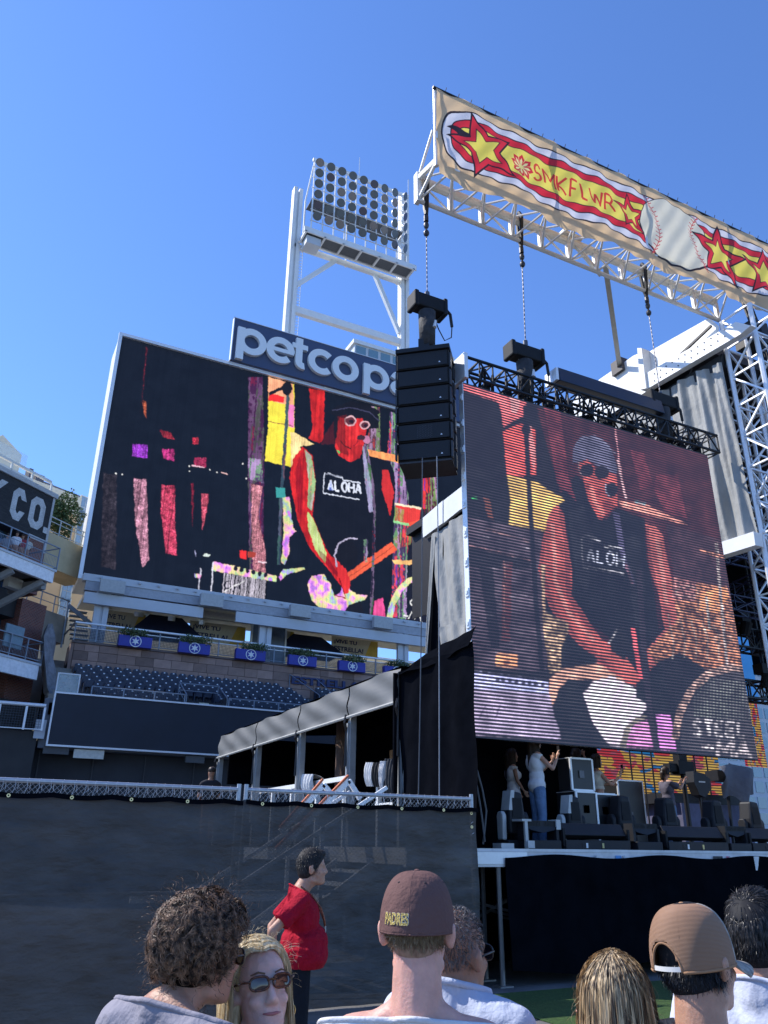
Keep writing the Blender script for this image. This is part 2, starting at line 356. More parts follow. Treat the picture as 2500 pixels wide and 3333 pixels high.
for q in (arc(1522,1272,15,13,40,300,10)+arc(1520,1298,15,14,80,-120,10), [(1500,1345),(1512,1312),(1528,1345),(1545,1315),(1556,1360)], [(1478,1330),(1496,1332)], [(1548,1268),(1575,1272)]): c.line(q, 6, (.9,.9,.9))
# performer
c.poly([(1130,560),(1190,470),(1180,600),(1120,600)], (.10,.01,.015), a=.6)
c.poly([(1180,480),(1210,445),(1300,440),(1370,490),(1372,520),(1330,525),(1320,600),(1290,660),(1200,640),(1178,560)], (.008,.008,.012))
c.poly([(1195,462),(1232,455),(1300,480),(1318,520),(1308,580),(1290,650),(1245,668),(1200,640),(1178,605),(1192,540)], (.78,.03,.03), tex=flick)
c.poly([(1180,545),(1196,490),(1210,455),(1190,455),(1175,500)], (.01,.01,.015))
c.ell(1268,452,106,28,(.008,.008,.013)); c.poly([(1170,448),(1190,425),(1250,405),(1330,420),(1372,470),(1370,505),(1300,470)], (.008,.008,.013))
c.line([(1170,445),(1245,432),(1330,452),(1374,492)], 5, (.05,.05,.10))
for cx, cy, r in ((1248,490,27), (1310,508,22)):
    c.ell(cx, cy, r, r*.85, (.75,.45,.5)); c.ell(cx, cy, r*.75, r*.62, (.12,.03,.04)); c.ell(cx+4, cy+2, r*.4, r*.3, (.02,.01,.02))
c.line([(1205,575),(1225,600),(1252,608)], 5, (.03,.01,.01)); c.line([(1285,560),(1278,585),(1262,598)], 5, (.25,.01,.02)); c.ell(1318,570,16,18,(.5,.2,.35)); c.ell(1295,562,18,12,(.05,.02,.03)); c.poly([(1185,615),(1205,622),(1200,632)], (.1,.6,.15))
c.poly([(1030,600),(1090,592),(1180,590),(1192,640),(1240,672),(1290,668),(1310,640),(1420,665),(1442,730),(1440,900),(1400,1090),(1140,1105),(1095,1000),(1080,900),(1050,780)], (.007,.008,.014))
c.poly([(985,735),(1000,655),(1042,600),(1085,640),(1098,760),(1085,900),(1130,1010),(1152,1060),(1225,1120),(1250,1200),(1225,1222),(1160,1140),(1075,1040),(1020,920)], (.66,.02,.02), tex=flick)
c.poly([(1050,612),(1080,640),(1098,760),(1082,880),(1062,860),(1068,740)], (.45,.55,.3), tex=lambda s_, q: glitch(s_, q)*.6+q*.45)
c.poly([(1062,880),(1085,905),(1120,990),(1145,1060),(1140,1105),(1100,1050),(1066,960)], (.6,.75,.25), tex=lambda s_, q: q*.75+glitch(s_, q)*.3)
c.poly([(1385,700),(1412,702),(1436,800),(1420,900),(1385,790)], (.62,.03,.03))
c.poly([(1195,470),(1232,462),(1222,560),(1240,640),(1205,625),(1185,580)], (.12,.01,.01), a=.65); c.poly([(1262,600),(1300,590),(1290,650),(1255,665)], (.2,.01,.01), a=.5)
c.poly([(1010,700),(1030,640),(1046,760),(1040,900),(1020,880)], (.2,.0,.01), a=.6); c.poly([(1110,1040),(1150,1080),(1190,1140),(1225,1190),(1180,1150),(1120,1085)], (.15,.0,.01), a=.6)
c.line([(1288,829),(1130,801),(1136,712)], 5, (.7,.75,.9)); c.line([(1150,716),(1212,735),(1218,745),(1292,757)], 5, (.7,.75,.9)); c.line([(1142,718),(1210,730)], 5, (.25,.27,.35))
def letters(cv, s, x, y, w_, h_, sl, wd, col, gap=.3):
    SH = {'A': [[(0,0),(.5,1),(1,0)], [(.2,.35),(.8,.35)]], 'L': [[(0,1),(0,0),(.8,0)]], 'O': [arc(.5,.5,.48,.5,0,360,14)], 'H': [[(0,0),(0,1)], [(1,0),(1,1)], [(0,.5),(1,.5)]], 'S': [arc(.5,.74,.4,.26,20,270,8)+arc(.5,.26,.4,.26,90,-160,8)], 'T': [[(.5,0),(.5,1)], [(0,1),(1,1)]], 'E': [[(.9,0),(0,0),(0,1),(.9,1)], [(0,.5),(.7,.5)]], 'M': [[(0,0),(0,1),(.5,.3),(1,1),(1,0)]], 'K': [[(0,0),(0,1)], [(.9,1),(0,.45),(.9,0)]], 'F': [[(0,0),(0,1),(.9,1)], [(0,.5),(.7,.5)]], 'W': [[(0,1),(.25,0),(.5,.8),(.75,0),(1,1)]], 'R': [[(0,0),(0,1),(.6,1),(.85,.8),(.6,.5),(0,.5)], [(.5,.5),(.95,0)]], '-': [[(.1,.5),(.9,.5)]]}
    for ch in s:
        if ch in SH:
            for st in SH[ch]:
                pp = [(x+a*w_, y-b*h_+a*w_*sl) for a, b in st]
                if len(pp) <= 6:
                    for i_ in range(len(pp)-1): cv(pp[i_:i_+2], wd, col)
                else: cv(pp, wd, col)
        x += w_*(1+gap); y += w_*(1+gap)*sl
letters(lambda p, wd, q: c.line(p, wd, q), 'ALOHA', 1152, 786, 22, 42, .13, 8, (.75,.8,.95), .36)
c.poly([(1152,786),(1163,745),(1176,790)], (.2,.3,.95), a=.45)
c.poly([(1300,600),(1322,604),(1345,740),(1352,880),(1330,885),(1310,740)], (.25,.25,.4), tex=lambda s_, q: glitch(s_, q)*.35+q)
# guitar, hands, stands, amplifier
c.poly([(1230,1150),(1425,1012),(1452,1045),(1240,1185)], (.85,.12,.05), tex=lambda s_, q: q*(.7+.6*nC[s_][..., None])); c.line([(1236,1168),(1438,1028)], 3, (.3,.05,.02))
c.poly([(1432,1000),(1480,960),(1545,920),(1580,950),(1560,990),(1490,1030),(1450,1040)], (.95,.15,.06), tex=glitch, a=.6); c.poly([(1500,930),(1545,915),(1550,950),(1510,970)], (.9,.1,.05))
c.line([(1190,1120),(1180,1070),(1195,1020),(1240,995),(1280,998)], 6, (.55,.5,.7)); c.ell(1236,1065,44,62,(.008,.008,.012))
c.poly([(1062,1195),(1080,1160),(1132,1150),(1160,1190),(1180,1245),(1205,1230),(1215,1180),(1235,1165),(1245,1215),(1275,1238),(1322,1242),(1312,1262),(1262,1275),(1228,1312),(1120,1298),(1080,1262)], (.9,.7,.85), tex=pastel)
c.poly([(1190,1120),(1212,1112),(1232,1135),(1248,1185),(1240,1232),(1222,1240),(1208,1200),(1196,1160)], (.75,.03,.03)); c.line([(1180,1240),(1230,1255)], 4, (.3,.02,.02)); c.line([(1200,1170),(1226,1250)], 4, (.2,.0,.0))
c.poly([(1222,1312),(1240,1285),(1290,1265),(1312,1330),(1250,1335)], (.008,.008,.012)); c.poly([(1350,1268),(1388,1252),(1402,1338),(1348,1332)], (.95,.1,.35), tex=flick)
c.line([(1310,590),(1345,760),(1352,900),(1346,1100),(1338,1332)], 12, (.12,.08,.16), tex=lambda s_, q: glitch(s_, q)*.5); c.poly([(1305,1000),(1322,1002),(1322,1100),(1306,1100)], (.35,.3,.5), tex=glitch, a=.6)
c.line([(980,345),(968,560),(950,800),(938,1110)], 14, (.03,.06,.09), tex=lambda s_, q: q+glitch(s_, q)*.18); c.poly([(925,775),(968,780),(966,822),(928,820)], (.05,.35,.35)); c.line([(895,375),(985,332)], 14, (.01,.01,.015)); c.ell(975,350,22,30,(.01,.01,.015))
c.poly([(955,820),(985,815),(1000,950),(1015,965),(985,990),(985,1060),(965,1110),(950,1100),(960,960)], (1,.7,.45), tex=pastel)
c.poly([(938,1160),(960,1130),(1050,1122),(1052,1132),(980,1148),(945,1180)], (.8,.5,.3), tex=pastel); c.poly([(770,1048),(800,1050),(798,1085),(772,1080)], (.8,.03,.03)); c.poly([(805,1052),(842,1058),(836,1080),(806,1076)], (.4,.05,.03)); c.line([(850,1096),(888,1102)], 6, (.9,.7,.8))
c.poly([(655,1095),(930,1158),(928,1184),(655,1136)], (.7,.8,.9), tex=pastel)
for k in range(6): c.ell(752+k*26, 1126+k*5.6, 9, 10, (.01,.01,.02))
c.line([(646,1232),(656,1096)], 5, (.75,.75,.9)); c.line([(602,1125),(592,1225)], 5, (.7,.7,.85)); c.poly([(575,1150),(604,1152),(602,1168),(576,1166)], (.5,.45,.8), tex=pastel)
c.poly([(700,1146),(890,1176),(884,1262),(690,1238)], (.6,.55,.65), tex=lambda s_, q: q*(((colm[s_] > .45)*(.4+nB[s_]))[..., None]))
c.line([(700,1236),(712,1185),(735,1180)], 6, (.01,.01,.02)); c.line([(702,1212),(722,1208)], 5, (.01,.01,.02))
c.line([(715,1222),(730,1205),(740,1225),(755,1205),(768,1215),(770,1195)], 5, (.01,.01,.02)); c.line([(700,1226),(790,1180)], 2.5, (.9,.9,.9))
im1 = image_of('board_picture', np.clip(organic(c.a, 3.0, 8, 61, .28, .16, 2)*(.86+.28*colm[..., None]), 0, 1))
p = uv_plane('screen', SX0, SX1, 52.02, SZ0-.03, SZ1, screen_mat('board_led', im1, (.010, .0115, .017), .76, line=None), sb)
g = G(); g.box(SX1+.004, SX2, 52.02, 52.05, SZ0, SZ1); put('blank_screen', g, DARKW, sb)
# ------------------------------------------------------------ petco park sign: raised letters on navy panel
sg = thing('stadium_name_sign', 'dark navy rooftop sign with raised white letters reading petco park', 'sign', (24, 51.6, 36.5))
SA = aY(765, 1036, 51.5); SBt = aY(752, 1177, 51.5)
g = G(); g.box(12.5, 36, 51.5, 51.8, 36.23, 40.12); put('panel', g, mat('navy_sign_panel', (.050, .068, .13), .5, var=.06, scale=.6), sg)
g = G(); g.box(12.44, 12.5, 51.45, 51.82, 36.22, 40.18); g.box(12.44, 36, 51.45, 51.82, 40.125, 40.18); put('edge_trim', g, ALU, sg)
LM = mat('white_channel_letter', (.78, .80, .80), .4, var=.03)
def F51(x, z, d): return (x, 51.49-d, z)
def letter(x0, ch):   # unit height x-height = 1.9, thickness .45
    g = G(); xh = 2.32; t = .58; r = xh/2-t/2+.04; cx = x0+r+t/2; cz = ZB+xh/2
    if ch in 'pa':
        stroke3(g, arc(cx, cz, r, r, 0, 360, 28), t, F51, 0, .30)
        if ch == 'p': stroke3(g, [(x0+.29, ZB-.66), (x0+.29, cz+r+.2)], t, F51, 0, .303)
        else:
            g = G(); stroke3(g, arc(cx-.1, ZB+.72, r*.72, .46, 0, 360, 24), t*.86, F51, 0, .30); stroke3(g, [(cx+r*.8, ZB), (cx+r*.8, cz+.3)], t, F51, 0, .303); stroke3(g, arc(cx, cz+.22, r*.8, r*.86, 165, 0, 16), t*.95, F51, 0, .306)
    if ch == 'o': stroke3(g, arc(cx, cz, r, r, 0, 360, 28), t, F51, 0, .30)
    if ch == 'c': stroke3(g, arc(cx, cz, r, r, 45, 315, 24), t, F51, 0, .30)
    if ch == 'e': stroke3(g, arc(cx, cz, r, r, 0, 318, 24), t, F51, 0, .30); stroke3(g, [(cx-r+.1, cz), (cx+r+.22, cz)], t*.62, F51, 0, .303)
    if ch == 't': stroke3(g, [(x0+.62, ZB+2.8), (x0+.62, ZB+.62)]+arc(x0+1.02, ZB+.62, .4, .38, 190, 285, 8), t, F51, 0, .30); stroke3(g, [(x0+.02, ZB+2.02), (x0+1.35, ZB+2.02)], t*.8, F51, 0, .303)
    if ch == 'r': stroke3(g, [(x0+.26, ZB), (x0+.26, ZB+xh)], t, F51, 0, .303); stroke3(g, arc(cx, cz, r, r, 150, 70, 8), t, F51, 0, .30)
    if ch == 'k': stroke3(g, [(x0+.26, ZB), (x0+.26, ZB+2.9)], t, F51, 0, .303); stroke3(g, [(x0+1.6, ZB+xh), (x0+.6, ZB+.9), (x0+1.7, ZB)], t, F51, 0, .30)
    put('letter_'+ch, g, LM, sg)
ZB = 36.98
for x0, ch in ((12.78,'p'), (15.16,'e'), (17.3,'t'), (18.72,'c'), (20.85,'o'), (23.72,'p'), (26.05,'a'), (28.6,'r'), (30.1,'k')): letter(x0, ch)
# ------------------------------------------------------------ light tower
lt = thing('light_tower', 'white steel stadium light tower with nine columns of round floodlights rising behind the board', 'light tower', (25, 60, 36))
LY = 60.0
q = lambda x, y, Y=LY: Vector(aY(x, y, Y))
for a, b, wd in (((928,1090),(977,622),.95), ((1308,1125),(1318,640),.95)):
    p0 = q(*a); p1 = q(*b); g = G(); xm = (p0.x+p1.x)/2
    g.box(xm-wd/2, xm-wd*.12, LY-.4, LY+.4, 34, p1.z); g.box(xm+wd*.12, xm+wd/2, LY-.4, LY+.4, 34, p1.z); g.box(xm-wd*.12, xm+wd*.12, LY-.2, LY+.2, 34, p1.z-.3)
    put('post', g, WHT, lt)
xl = (q(928,1090).x+q(977,622).x)/2; xr = (q(1308,1125).x+q(1318,640).x)/2
zb = q(955,1010).z; zf = q(965,800).z; g = G(); g.box(xl, xr, LY-.25, LY+.25, zb-.3, zb+.45); put('cross_beam', g, WHT, lt)
zt = 57.3
g = G(); g.beam((xl+.5, LY, zb+3.0), (xl+4.6, LY, zt-.3), .35, .4); put('brace', g, WHT, lt)
g = G(); g.beam((xr-.5, LY, zb+1.2), (xl+9.0, LY, zt-.3), .38, .4); put('brace', g, WHT, lt)
zp0 = zt
g = G(); g.box(xl, xr, LY-.2, LY+.2, zt-.5, zt-.06); put('rear_beam', g, WHT, lt)
g = G(); g.box(xl+.3, xr+.2, LY-2.2, LY-.75, zp0, zp0+.14); put('platform_floor', g, mat('platform_grating', (.10, .11, .12), .7), lt)
g = G(); g.box(xl+.2, xr+.3, LY-2.35, LY-2.2, zp0-.15, zp0+.5); g.box(xl+.2, xr+.3, LY-.74, LY-.5, zp0-.15, zp0+.4)
for k in range(7): x = xl+.4+k*(xr-xl-.4)/6; g.box(x-.1, x+.1, LY-2.35, LY-.75, zp0-.2, zp0-.01)
put('platform_frame', g, WHT, lt)
LX0, LX1 = 21.35, 31.45; LZ0, LZ1 = 60.0, 67.2; FY = LY-1.6
g = G()
for k in range(10):
    x = LX0-.4+k*(LX1-LX0+.8)/9; g.tube((x, FY+.25, zp0+.1), (x, FY+.25, LZ1+.6), .08, 6); 
    if k in (0, 4, 9): g.tube((x, LY+.9, zp0+.1), (x, LY+.9, LZ1-3), .1, 6); g.tube((x, LY+.9, LZ1-3), (x, FY+.3, LZ1+.5), .08, 5)
for k in range(6):
    z = LZ0+k*(LZ1-LZ0)/5-.35; g.tube((LX0-.6, FY+.2, z), (LX1+.6, FY+.2, z), .05, 5)
g.box(LX0-.6, LX1+.6, FY+.15, FY+.4, LZ1+.45, LZ1+.8)
g.beam((LX0, LY+.9, LZ0+3.4), (LX1, LY+.9, LZ0+3.4), .25, .3); g.beam((LX0, LY+.9, LZ0+.3), (LX1, LY+.9, LZ0+.3), .25, .3)
put('lamp_rack', g, WHT, lt)
g = G(); g.box(LX0-.3, LX1+.2, LY-1.0, LY+.85, LZ0+3.0, LZ0+3.08); put('catwalk_floor', g, mat('platform_grating', ()), lt)
hg = G(); n = 18
for j, (r, y) in enumerate(((.14, .46), (.39, .19), (.46, .0))): hg.v += [(r*math.cos(2*math.pi*i/n), y, r*math.sin(2*math.pi*i/n)) for i in range(n)]
hg.f = [(j*n+i, j*n+(i+1) % n, (j+1)*n+(i+1) % n, (j+1)*n+i) for j in range(2) for i in range(n)]+[tuple(range(n))]
hme = hg.mesh('lamp'); hme.materials.append(ALU)
gg = G(); gg.v = [(.44*math.cos(2*math.pi*i/n), -.01, .44*math.sin(2*math.pi*i/n)) for i in range(n)]+[(.44*math.cos(2*math.pi*i/n), .02, .44*math.sin(2*math.pi*i/n)) for i in range(n)]
gg.f = [tuple(range(n)), tuple(range(n, 2*n))[::-1]]; gme = gg.mesh('lens')
gms = [mat('lamp_lens_dark', (.085, .09, .095), .3, var=.1), mat('lamp_lens_warm', (.20, .15, .13), .25, var=.1), mat('lamp_lens_plum', (.05, .03, .055), .25, var=.1)]
for i in range(9):
    for j in range(6):
        o = put('floodlight', hme, None, lt); x = LX0+i*(LX1-LX0)/8; z = LZ0+j*(LZ1-LZ0)/5+.0
        yaw = math.radians(2 if i < 6 else (18, 32, 55)[i-6]); tilt = math.radians(-14)
        o.location = (x-.0, FY-.25, z); o.rotation_euler = (math.radians(24), 0, yaw-math.radians(8))
        l = put('lens', gme, gms[0] if True else None, o, True)
        if not gme.materials: gme.materials.append(gms[0])
        l.data = gme
        r_ = (i*7+j*5) % 11
        if r_ in (3, 7): l.material_slots[0].link = 'OBJECT'; l.material_slots[0].material = gms[1]
        if r_ == 5: l.material_slots[0].link = 'OBJECT'; l.material_slots[0].material = gms[2]
g = G()
for k in range(3): g.box(xl+1.2+k*3.4, xl+2.0+k*3.4, LY-.9, LY-.4, zp0+.2, zp0+1.5)
put('ballast_box', g, mat('grey_ballast_box', (.25, .27, .29), .5), lt)
g = G()
for s in (-.16, .16): g.tube((xl+.85+s, LY+.1, 36), (xl+.85+s, LY+.1, zp0), .03, 4)
for k in range(60): z = 36.3+k*(zp0-36.3)/60; g.tube((xl+.69, LY+.1, z), (xl+1.01, LY+.1, z), .025, 4)
put('ladder', g, mat('ladder_white', (.7, .72, .74), .5), lt)
g = G(); g.tube((LX0+4.6, FY, LZ1+.8), (LX0+4.6, FY, LZ1+3.2), .05, 5); g.tube((LX1+.5, FY, LZ1+.6), (LX1+.5, FY, LZ1+2.9), .07, 5); put('mast', g, ALU, lt)
g = G(); g.box(xl+.6, xl+2.1, LY-2.0, LY-.6, zp0-1.1, zp0-.2); put('junction_box', g, LGT, lt)
# ------------------------------------------------------------ far glass towers behind the loudspeakers
def facade(name, x0, x1, y0, y1, z0, z1, nx, nz, wm, gm, label, cat='building', ny=0):
    t = thing(name, label, cat, ((x0+x1)/2, y0, z0)); g = G(); g.box(x0, x1, y0, y1, z0, z1); put('wall', g, wm, t)
    g = G(); g.box(x0-.4, x1+.4, y0-.4, y1+.4, z1, z1+.8); put('roof_slab', g, WHT, t)
    dx = (x1-x0)/nx; dz = (z1-z0)/nz
    for i in range(nx):
        for j in range(nz):
            g = G(); g.box(x0+i*dx+dx*.12, x0+(i+1)*dx-dx*.12, y0-.12, y0-.02, z0+j*dz+dz*.18, z0+(j+1)*dz-dz*.1); put('window', g, gm, t)
    for i in range(ny):
        for j in range(nz):
            dy = (y1-y0)/ny; g = G(); g.box(x0-.12, x0-.02, y0+i*dy+dy*.12, y0+(i+1)*dy-dy*.12, z0+j*dz+dz*.18, z0+(j+1)*dz-dz*.1); put('window', g, gm, t)
    return t
FARG = mat('far_blue_glass', (.16, .27, .33), .2, var=.1, spec=.8); FARW = mat('far_pale_wall', (.52, .57, .62), .7, var=.05)
facade('glass_tower', 49, 64, 110, 124, 60, 85.8, 6, 9, FARW, FARG, 'pale glass tower with flat roof behind the stadium light tower')
facade('apartment_tower', 66, 71.0, 112, 126, 40, 90.0, 3, 16, FARW, mat('far_teal_glass', (.10, .24, .28), .2), 'white apartment tower with teal windows behind the hanging loudspeakers', ny=4)
facade('hotel_tower', 100, 150, 112, 130, 0, 52, 16, 18, mat('far_hotel_wall', (.50, .54, .58), .7), FARG, 'pale hotel block seen through the gap behind the stage')
# ------------------------------------------------------------ structure under the board
bs = thing('board_support', 'pale grey steel girders and columns carrying the giant video board', 'steel frame', (16, 50, 12))
g = G()
za = aY(262, 1890, 50.6)[2]
g.box(4.4, 42, 50.2, 50.8, 16.75, 17.2); put('long_girder', g, LGT, bs)
zz = aY(265, 1925, 50.2); z2 = aY(658, 1990, 50.2)
g = G(); g.box(4.6, 12.0, 49.9, 50.1, 15.25, 15.95); put('deep_girder', g, LGT, bs)
g = G(); g.box(14.2, 30, 49.9, 50.1, 15.3, 16.0); put('deep_girder', g, LGT, bs)
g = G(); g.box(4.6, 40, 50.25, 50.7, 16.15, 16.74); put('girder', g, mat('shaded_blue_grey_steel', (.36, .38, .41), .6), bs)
g = G(); g.box(5.0, 40, 51, 58, 16.9, 17.2); put('soffit', g, CRM, bs)
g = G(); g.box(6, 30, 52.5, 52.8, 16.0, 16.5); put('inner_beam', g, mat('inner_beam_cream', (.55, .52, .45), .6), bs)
for px, py in ((318, 2070), (862, 2095), (1312, 2130)):
    p = aY(px, py, 50.4); g = G(); g.box(p[0]-.45, p[0]-.08, 50.3, 50.6, 11, 16.9); g.box(p[0]+.08, p[0]+.4, 50.3, 50.6, 11, 16.9); g.box(p[0]-.08, p[0]+.08, 50.4, 50.5, 11, 16.9); put('column', g, LGT, bs)
for px, py in ((365, 1912), (687, 1957), (975, 1992), (1243, 2030)):
    p = aY(px, py, 49.8); g = G(); g.box(p[0]-.75, p[0]+.75, 49.5, 49.9, p[2]-.4, p[2]+.4); put('floodlight_box', g, mat('grey_lamp_box', (.42, .43, .42), .5), bs)
for k in range(22): # catwalk brackets under the screen
    x = 5.4+k*1.2; g = G(); g.beam((x, 50.0, 17.0), (x+.35, 51.7, 17.25), .12, .12); put('bracket', g, LGT, bs)
for px in (300, 430, 540, 640):
    a = aY(px, 2010, 53); g = G(); g.beam((a[0], 51.6, 15.4), (a[0]+1.6, 57, 16.8), .25, .3); put('raker', g, CRM, bs)
# terrace behind the rail
wl = mat('sunlit_cream_wall', (.72, .64, .46), .8, var=.1, scale=.5)
g = G(); g.box(3, 45, 60, 60.3, 8, 16.6); solo('rear_concourse_wall', g, wl, 'sunlit cream wall at the back of the terrace under the video board', 'wall')
g = G(); g.box(4.3, 45, 50.1, 60, 11.2, 11.6); struct('terrace_floor', g, CONC)
DKF = mat('dark_furniture', (.03, .04, .055), .6)
YEL = mat('yellow_banner_vinyl', (.85, .58, .10), .6, var=.25, scale=.8); CRV = mat('cream_banner_vinyl', (.80, .72, .52), .6, var=.08); NAV = mat('navy_print', (.02, .03, .12), .6)
def vive(px0, py0, px1, py1, h, label, Y=54.5, cutx=False):
    a = aY(px0, py0, Y); b = aY(px1, py1, Y); t = thing('banner', label, 'banner', (a[0], Y, a[2]-h), group='VIVE TU ESTRELLA banners under the board')
    g = G(); g.box(a[0], b[0], Y, Y+.03, a[2]-h, a[2]); put('cloth', g, CRV, t)
    wd = b[0]-a[0]
    g = G(); g.xz([(a[0]+wd*.72, a[2]-h*.98), (b[0]-.02, a[2]-h*.98), (b[0]-.02, a[2]-.05), (a[0]+wd*.85, a[2]-.05)], Y-.012, Y-.004); put('yellow_print', g, YEL, t)
    for s, k, ww in (('¡VIVE TU', .56, .48), ('ESTRELLA!', .16, .62)):
        put('lettering', text_on(s, (a[0]+wd*.06, Y-.014, a[2]-h*(1-k)), (1,0,0), (0,0,1), h*.27, wd*ww, .012, off=.02), NAV, t)
    return t
vive(330, 1983, 475, 2008, 1.4, 'cream VIVE TU ESTRELLA banner beside the leftmost column under the board')
vive(620, 2019, 800, 2050, 1.35, 'cream VIVE TU ESTRELLA banner between the two navy canopy tents')
vive(880, 2046, 958, 2058, 1.4, 'partly hidden VIVE TU ESTRELLA banner just right of the middle column', Y=54.6)
vive(1080, 2069, 1230, 2091, 1.3, 'cream VIVE TU ESTRELLA banner to the right of the second canopy tent')
def canopy(px0, px1, py, label):
    a = aY(px0, py, 53.5); b = aY(px1, py+(px1-px0)*.11, 53.5); x0, x1 = a[0], b[0]; z0 = a[2]; h = 1.35; xm = (x0+x1)/2; y0, y1 = 53.2, 56.2
    t = thing('canopy_tent', label, 'canopy', ((x0+x1)/2, 54.7, 11.6), group='navy canopy tents under the board')
    g = G(); q4 = [(x0, y0, z0), (x1, y0, z0), (x1, y1, z0), (x0, y1, z0)]; q2 = [(xm-1.1, 54.3, z0+h), (xm+1.1, 54.3, z0+h), (xm+1.1, 55.1, z0+h), (xm-1.1, 55.1, z0+h)]
    g.add(q4+q2, [(0,1,5,4), (1,2,6,5), (2,3,7,6), (3,0,4,7), (4,5,6,7)]); g.box(x0, x1, y0-.03, y0, z0-.35, z0)
    put('canopy_top', g, mat('navy_canopy_cloth', (.012, .02, .055), .75, bump=.1, bscale=3), t)
    for x in (x0+.1, x1-.1):
        for y in (y0+.1, y1-.1): g = G(); g.tube((x, y, 11.6), (x, y, z0), .04, 6); put('leg', g, ALU, t)
    put('lettering', text_on('ESTRELLA JALISCO', (xm-1.3, 53.15+.42, z0+.42), (1,0,0), (0,.63,.77), .2, 2.6, .01), mat('pale_print', (.6, .6, .55), .6), t)
canopy(430, 650, 2046, 'navy canopy tent printed ESTRELLA JALISCO nearest the leftmost column')
canopy(905, 1115, 2107, 'navy canopy tent printed ESTRELLA JALISCO between the middle and right columns')
for px, l in ((845, 'grey framed kiosk window left of the middle column'), (905, 'grey framed kiosk window right of the middle column')):
    a = aY(px-25, 2015, 52.5); b = aY(px+25, 2110, 52.5); t = thing('kiosk_window', l, 'window', ((a[0]+b[0])/2, 52.5, 11.6)); g = G(); x0, x1 = a[0], b[0]
    g.box(x0, x0+.12, 52.4, 52.6, 11.6, a[2]); g.box(x1-.12, x1, 52.4, 52.6, 11.6, a[2]); g.box(x0+.122, x1-.122, 52.4, 52.6, a[2]-.14, a[2]); g.box(x0+.122, x1-.122, 52.4, 52.6, 13.3, 13.42); put('frame', g, CRM, t)
    g = G(); g.box(x0+.13, x1-.13, 52.46, 52.5, 11.6, a[2]-.15); put('pane', g, mat('smoked_pane', (.12, .14, .16), .2), t)
rr = random.Random(3)
for k in range(62): # tables, chairs and fridges standing on the terrace, seen through the rail
    x = 5.3+(k % 31)*.82+rr.random()*.3; y = 50.9+rr.random()*1.6+(k//31)*.8; g = G(); h = rr.choice((.75, .95, 1.1))
    g.box(x-.3, x+.3, y-.25, y+.25, 11.6+h-.05, 11.6+h); g.box(x-.24, x+.24, y-.2, y+.2, 11.65, 11.6+h*.7)
    for sx in (-.25, .25):
        for sy in (-.2, .2): g.tube((x+sx, y+sy, 11.6), (x+sx, y+sy, 11.6+h-.05), .025, 4)
    if h < 1: g.box(x-.28, x+.28, y+.22, y+.26, 11.6+h, 11.6+h+.4)
    solo('terrace_stool' if h >= 1 else 'terrace_chair', g, DKF, 'dark terrace seat or stand half hidden behind the railing mesh under the board', 'chair', 'dark terrace furniture behind the rail')
# stone wall with separate blocks
sw = thing('stone_wall', 'pinkish brown stone block wall above the dark blue seats', 'wall', (18, 50, 11))
g = G(); g.box(4.5, 34, 50.03, 50.3, 10.2, 12.75); g.box(4.3, 34.2, 49.9, 50.35, 12.75, 12.88); put('wall_core', g, mat('mortar', (.16, .12, .105), .9), sw)
stm = mat('pink_brown_stone', (.30, .195, .155), .85, var=.2, scale=1.3, bump=.15, rand=.32)
rr = random.Random(5); zrow = [10.25, 10.75, 11.3, 11.75, 12.3, 12.745]; stones = {}
for r_ in range(5):
    x = 4.5+rr.random()*.3
    if r_: x = 4.5
    while x < 30:
        wd = rr.choice((.6, .85, 1.1, 1.4)); wd = min(wd, 30.2-x); hh = zrow[r_+1]-zrow[r_]; key = (round(wd, 2), r_)
        if key not in stones:
            g = G(); g.box(.012, wd-.012, -.03, .06, .012, hh-.012); stones[key] = g.mesh('stone_block'); stones[key].materials.append(stm)
        o = put('stone_block', stones[key], None, sw, True); o.parent = sw; o.location = (x-18, 50.0-50+rr.uniform(-.01, .01), zrow[r_]-11)
        x += wd
g = G(); g.yz([(50, 10.2), (52, 10.2), (52, 12.75), (50, 12.75)], 4.3, 4.48); put('side_wall', g, stm, sw)
put('lettering', text_on('ESTRELLA JALISCO', (18.35, 49.955, 11.45), (1,0,0), (0,0,1), .68, 9.6, .12, off=.035), mat('dark_blue_letters', (.015, .025, .10), .5), sw)
# terrace rail
tr = thing('terrace_railing', 'grey terrace railing with wire mesh on top of the stone wall', 'railing', (18, 49.85, 12.9))
g = G(); g.tube((4.35, 49.8, 13.95), (34, 49.8, 13.95), .07, 8); g.tube((4.35, 49.95, 13.72), (34, 49.95, 13.72), .035, 6); put('top_rail', g, ALU, tr)
g = G(); g.tube((4.35, 49.9, 12.98), (34, 49.9, 12.98), .03, 6); g.tube((4.35, 49.8, 13.95), (4.1, 54, 13.95), .06, 6); put('bottom_rail', g, RAIL, tr)
for k in range(24):
    x = 4.4+k*1.26; g = G(); g.box(x-.035, x+.035, 49.85, 49.92, 12.88, 13.93); put('post', g, RAIL, tr)
def wiremesh(x0, x1, y, z0, z1, s=.12, r=.006):
    g = G(); n = int((x1-x0)/s)
    for k in range(n+1): x = x0+k*s; g.box(x-r, x+r, y-r, y+r, z0, z1)
    for k in range(int((z1-z0)/s)+1): z = z0+k*s; g.box(x0, x1, y-r*.9, y+r*.9, z-r, z+r)
    return g
MESHM = mat('dark_wire_mesh', (.06, .075, .095), .5, .3)
put('wire_mesh', wiremesh(4.4, 33.4, 49.89, 13.0, 13.7, .09, .011), MESHM, tr, kind='stuff')
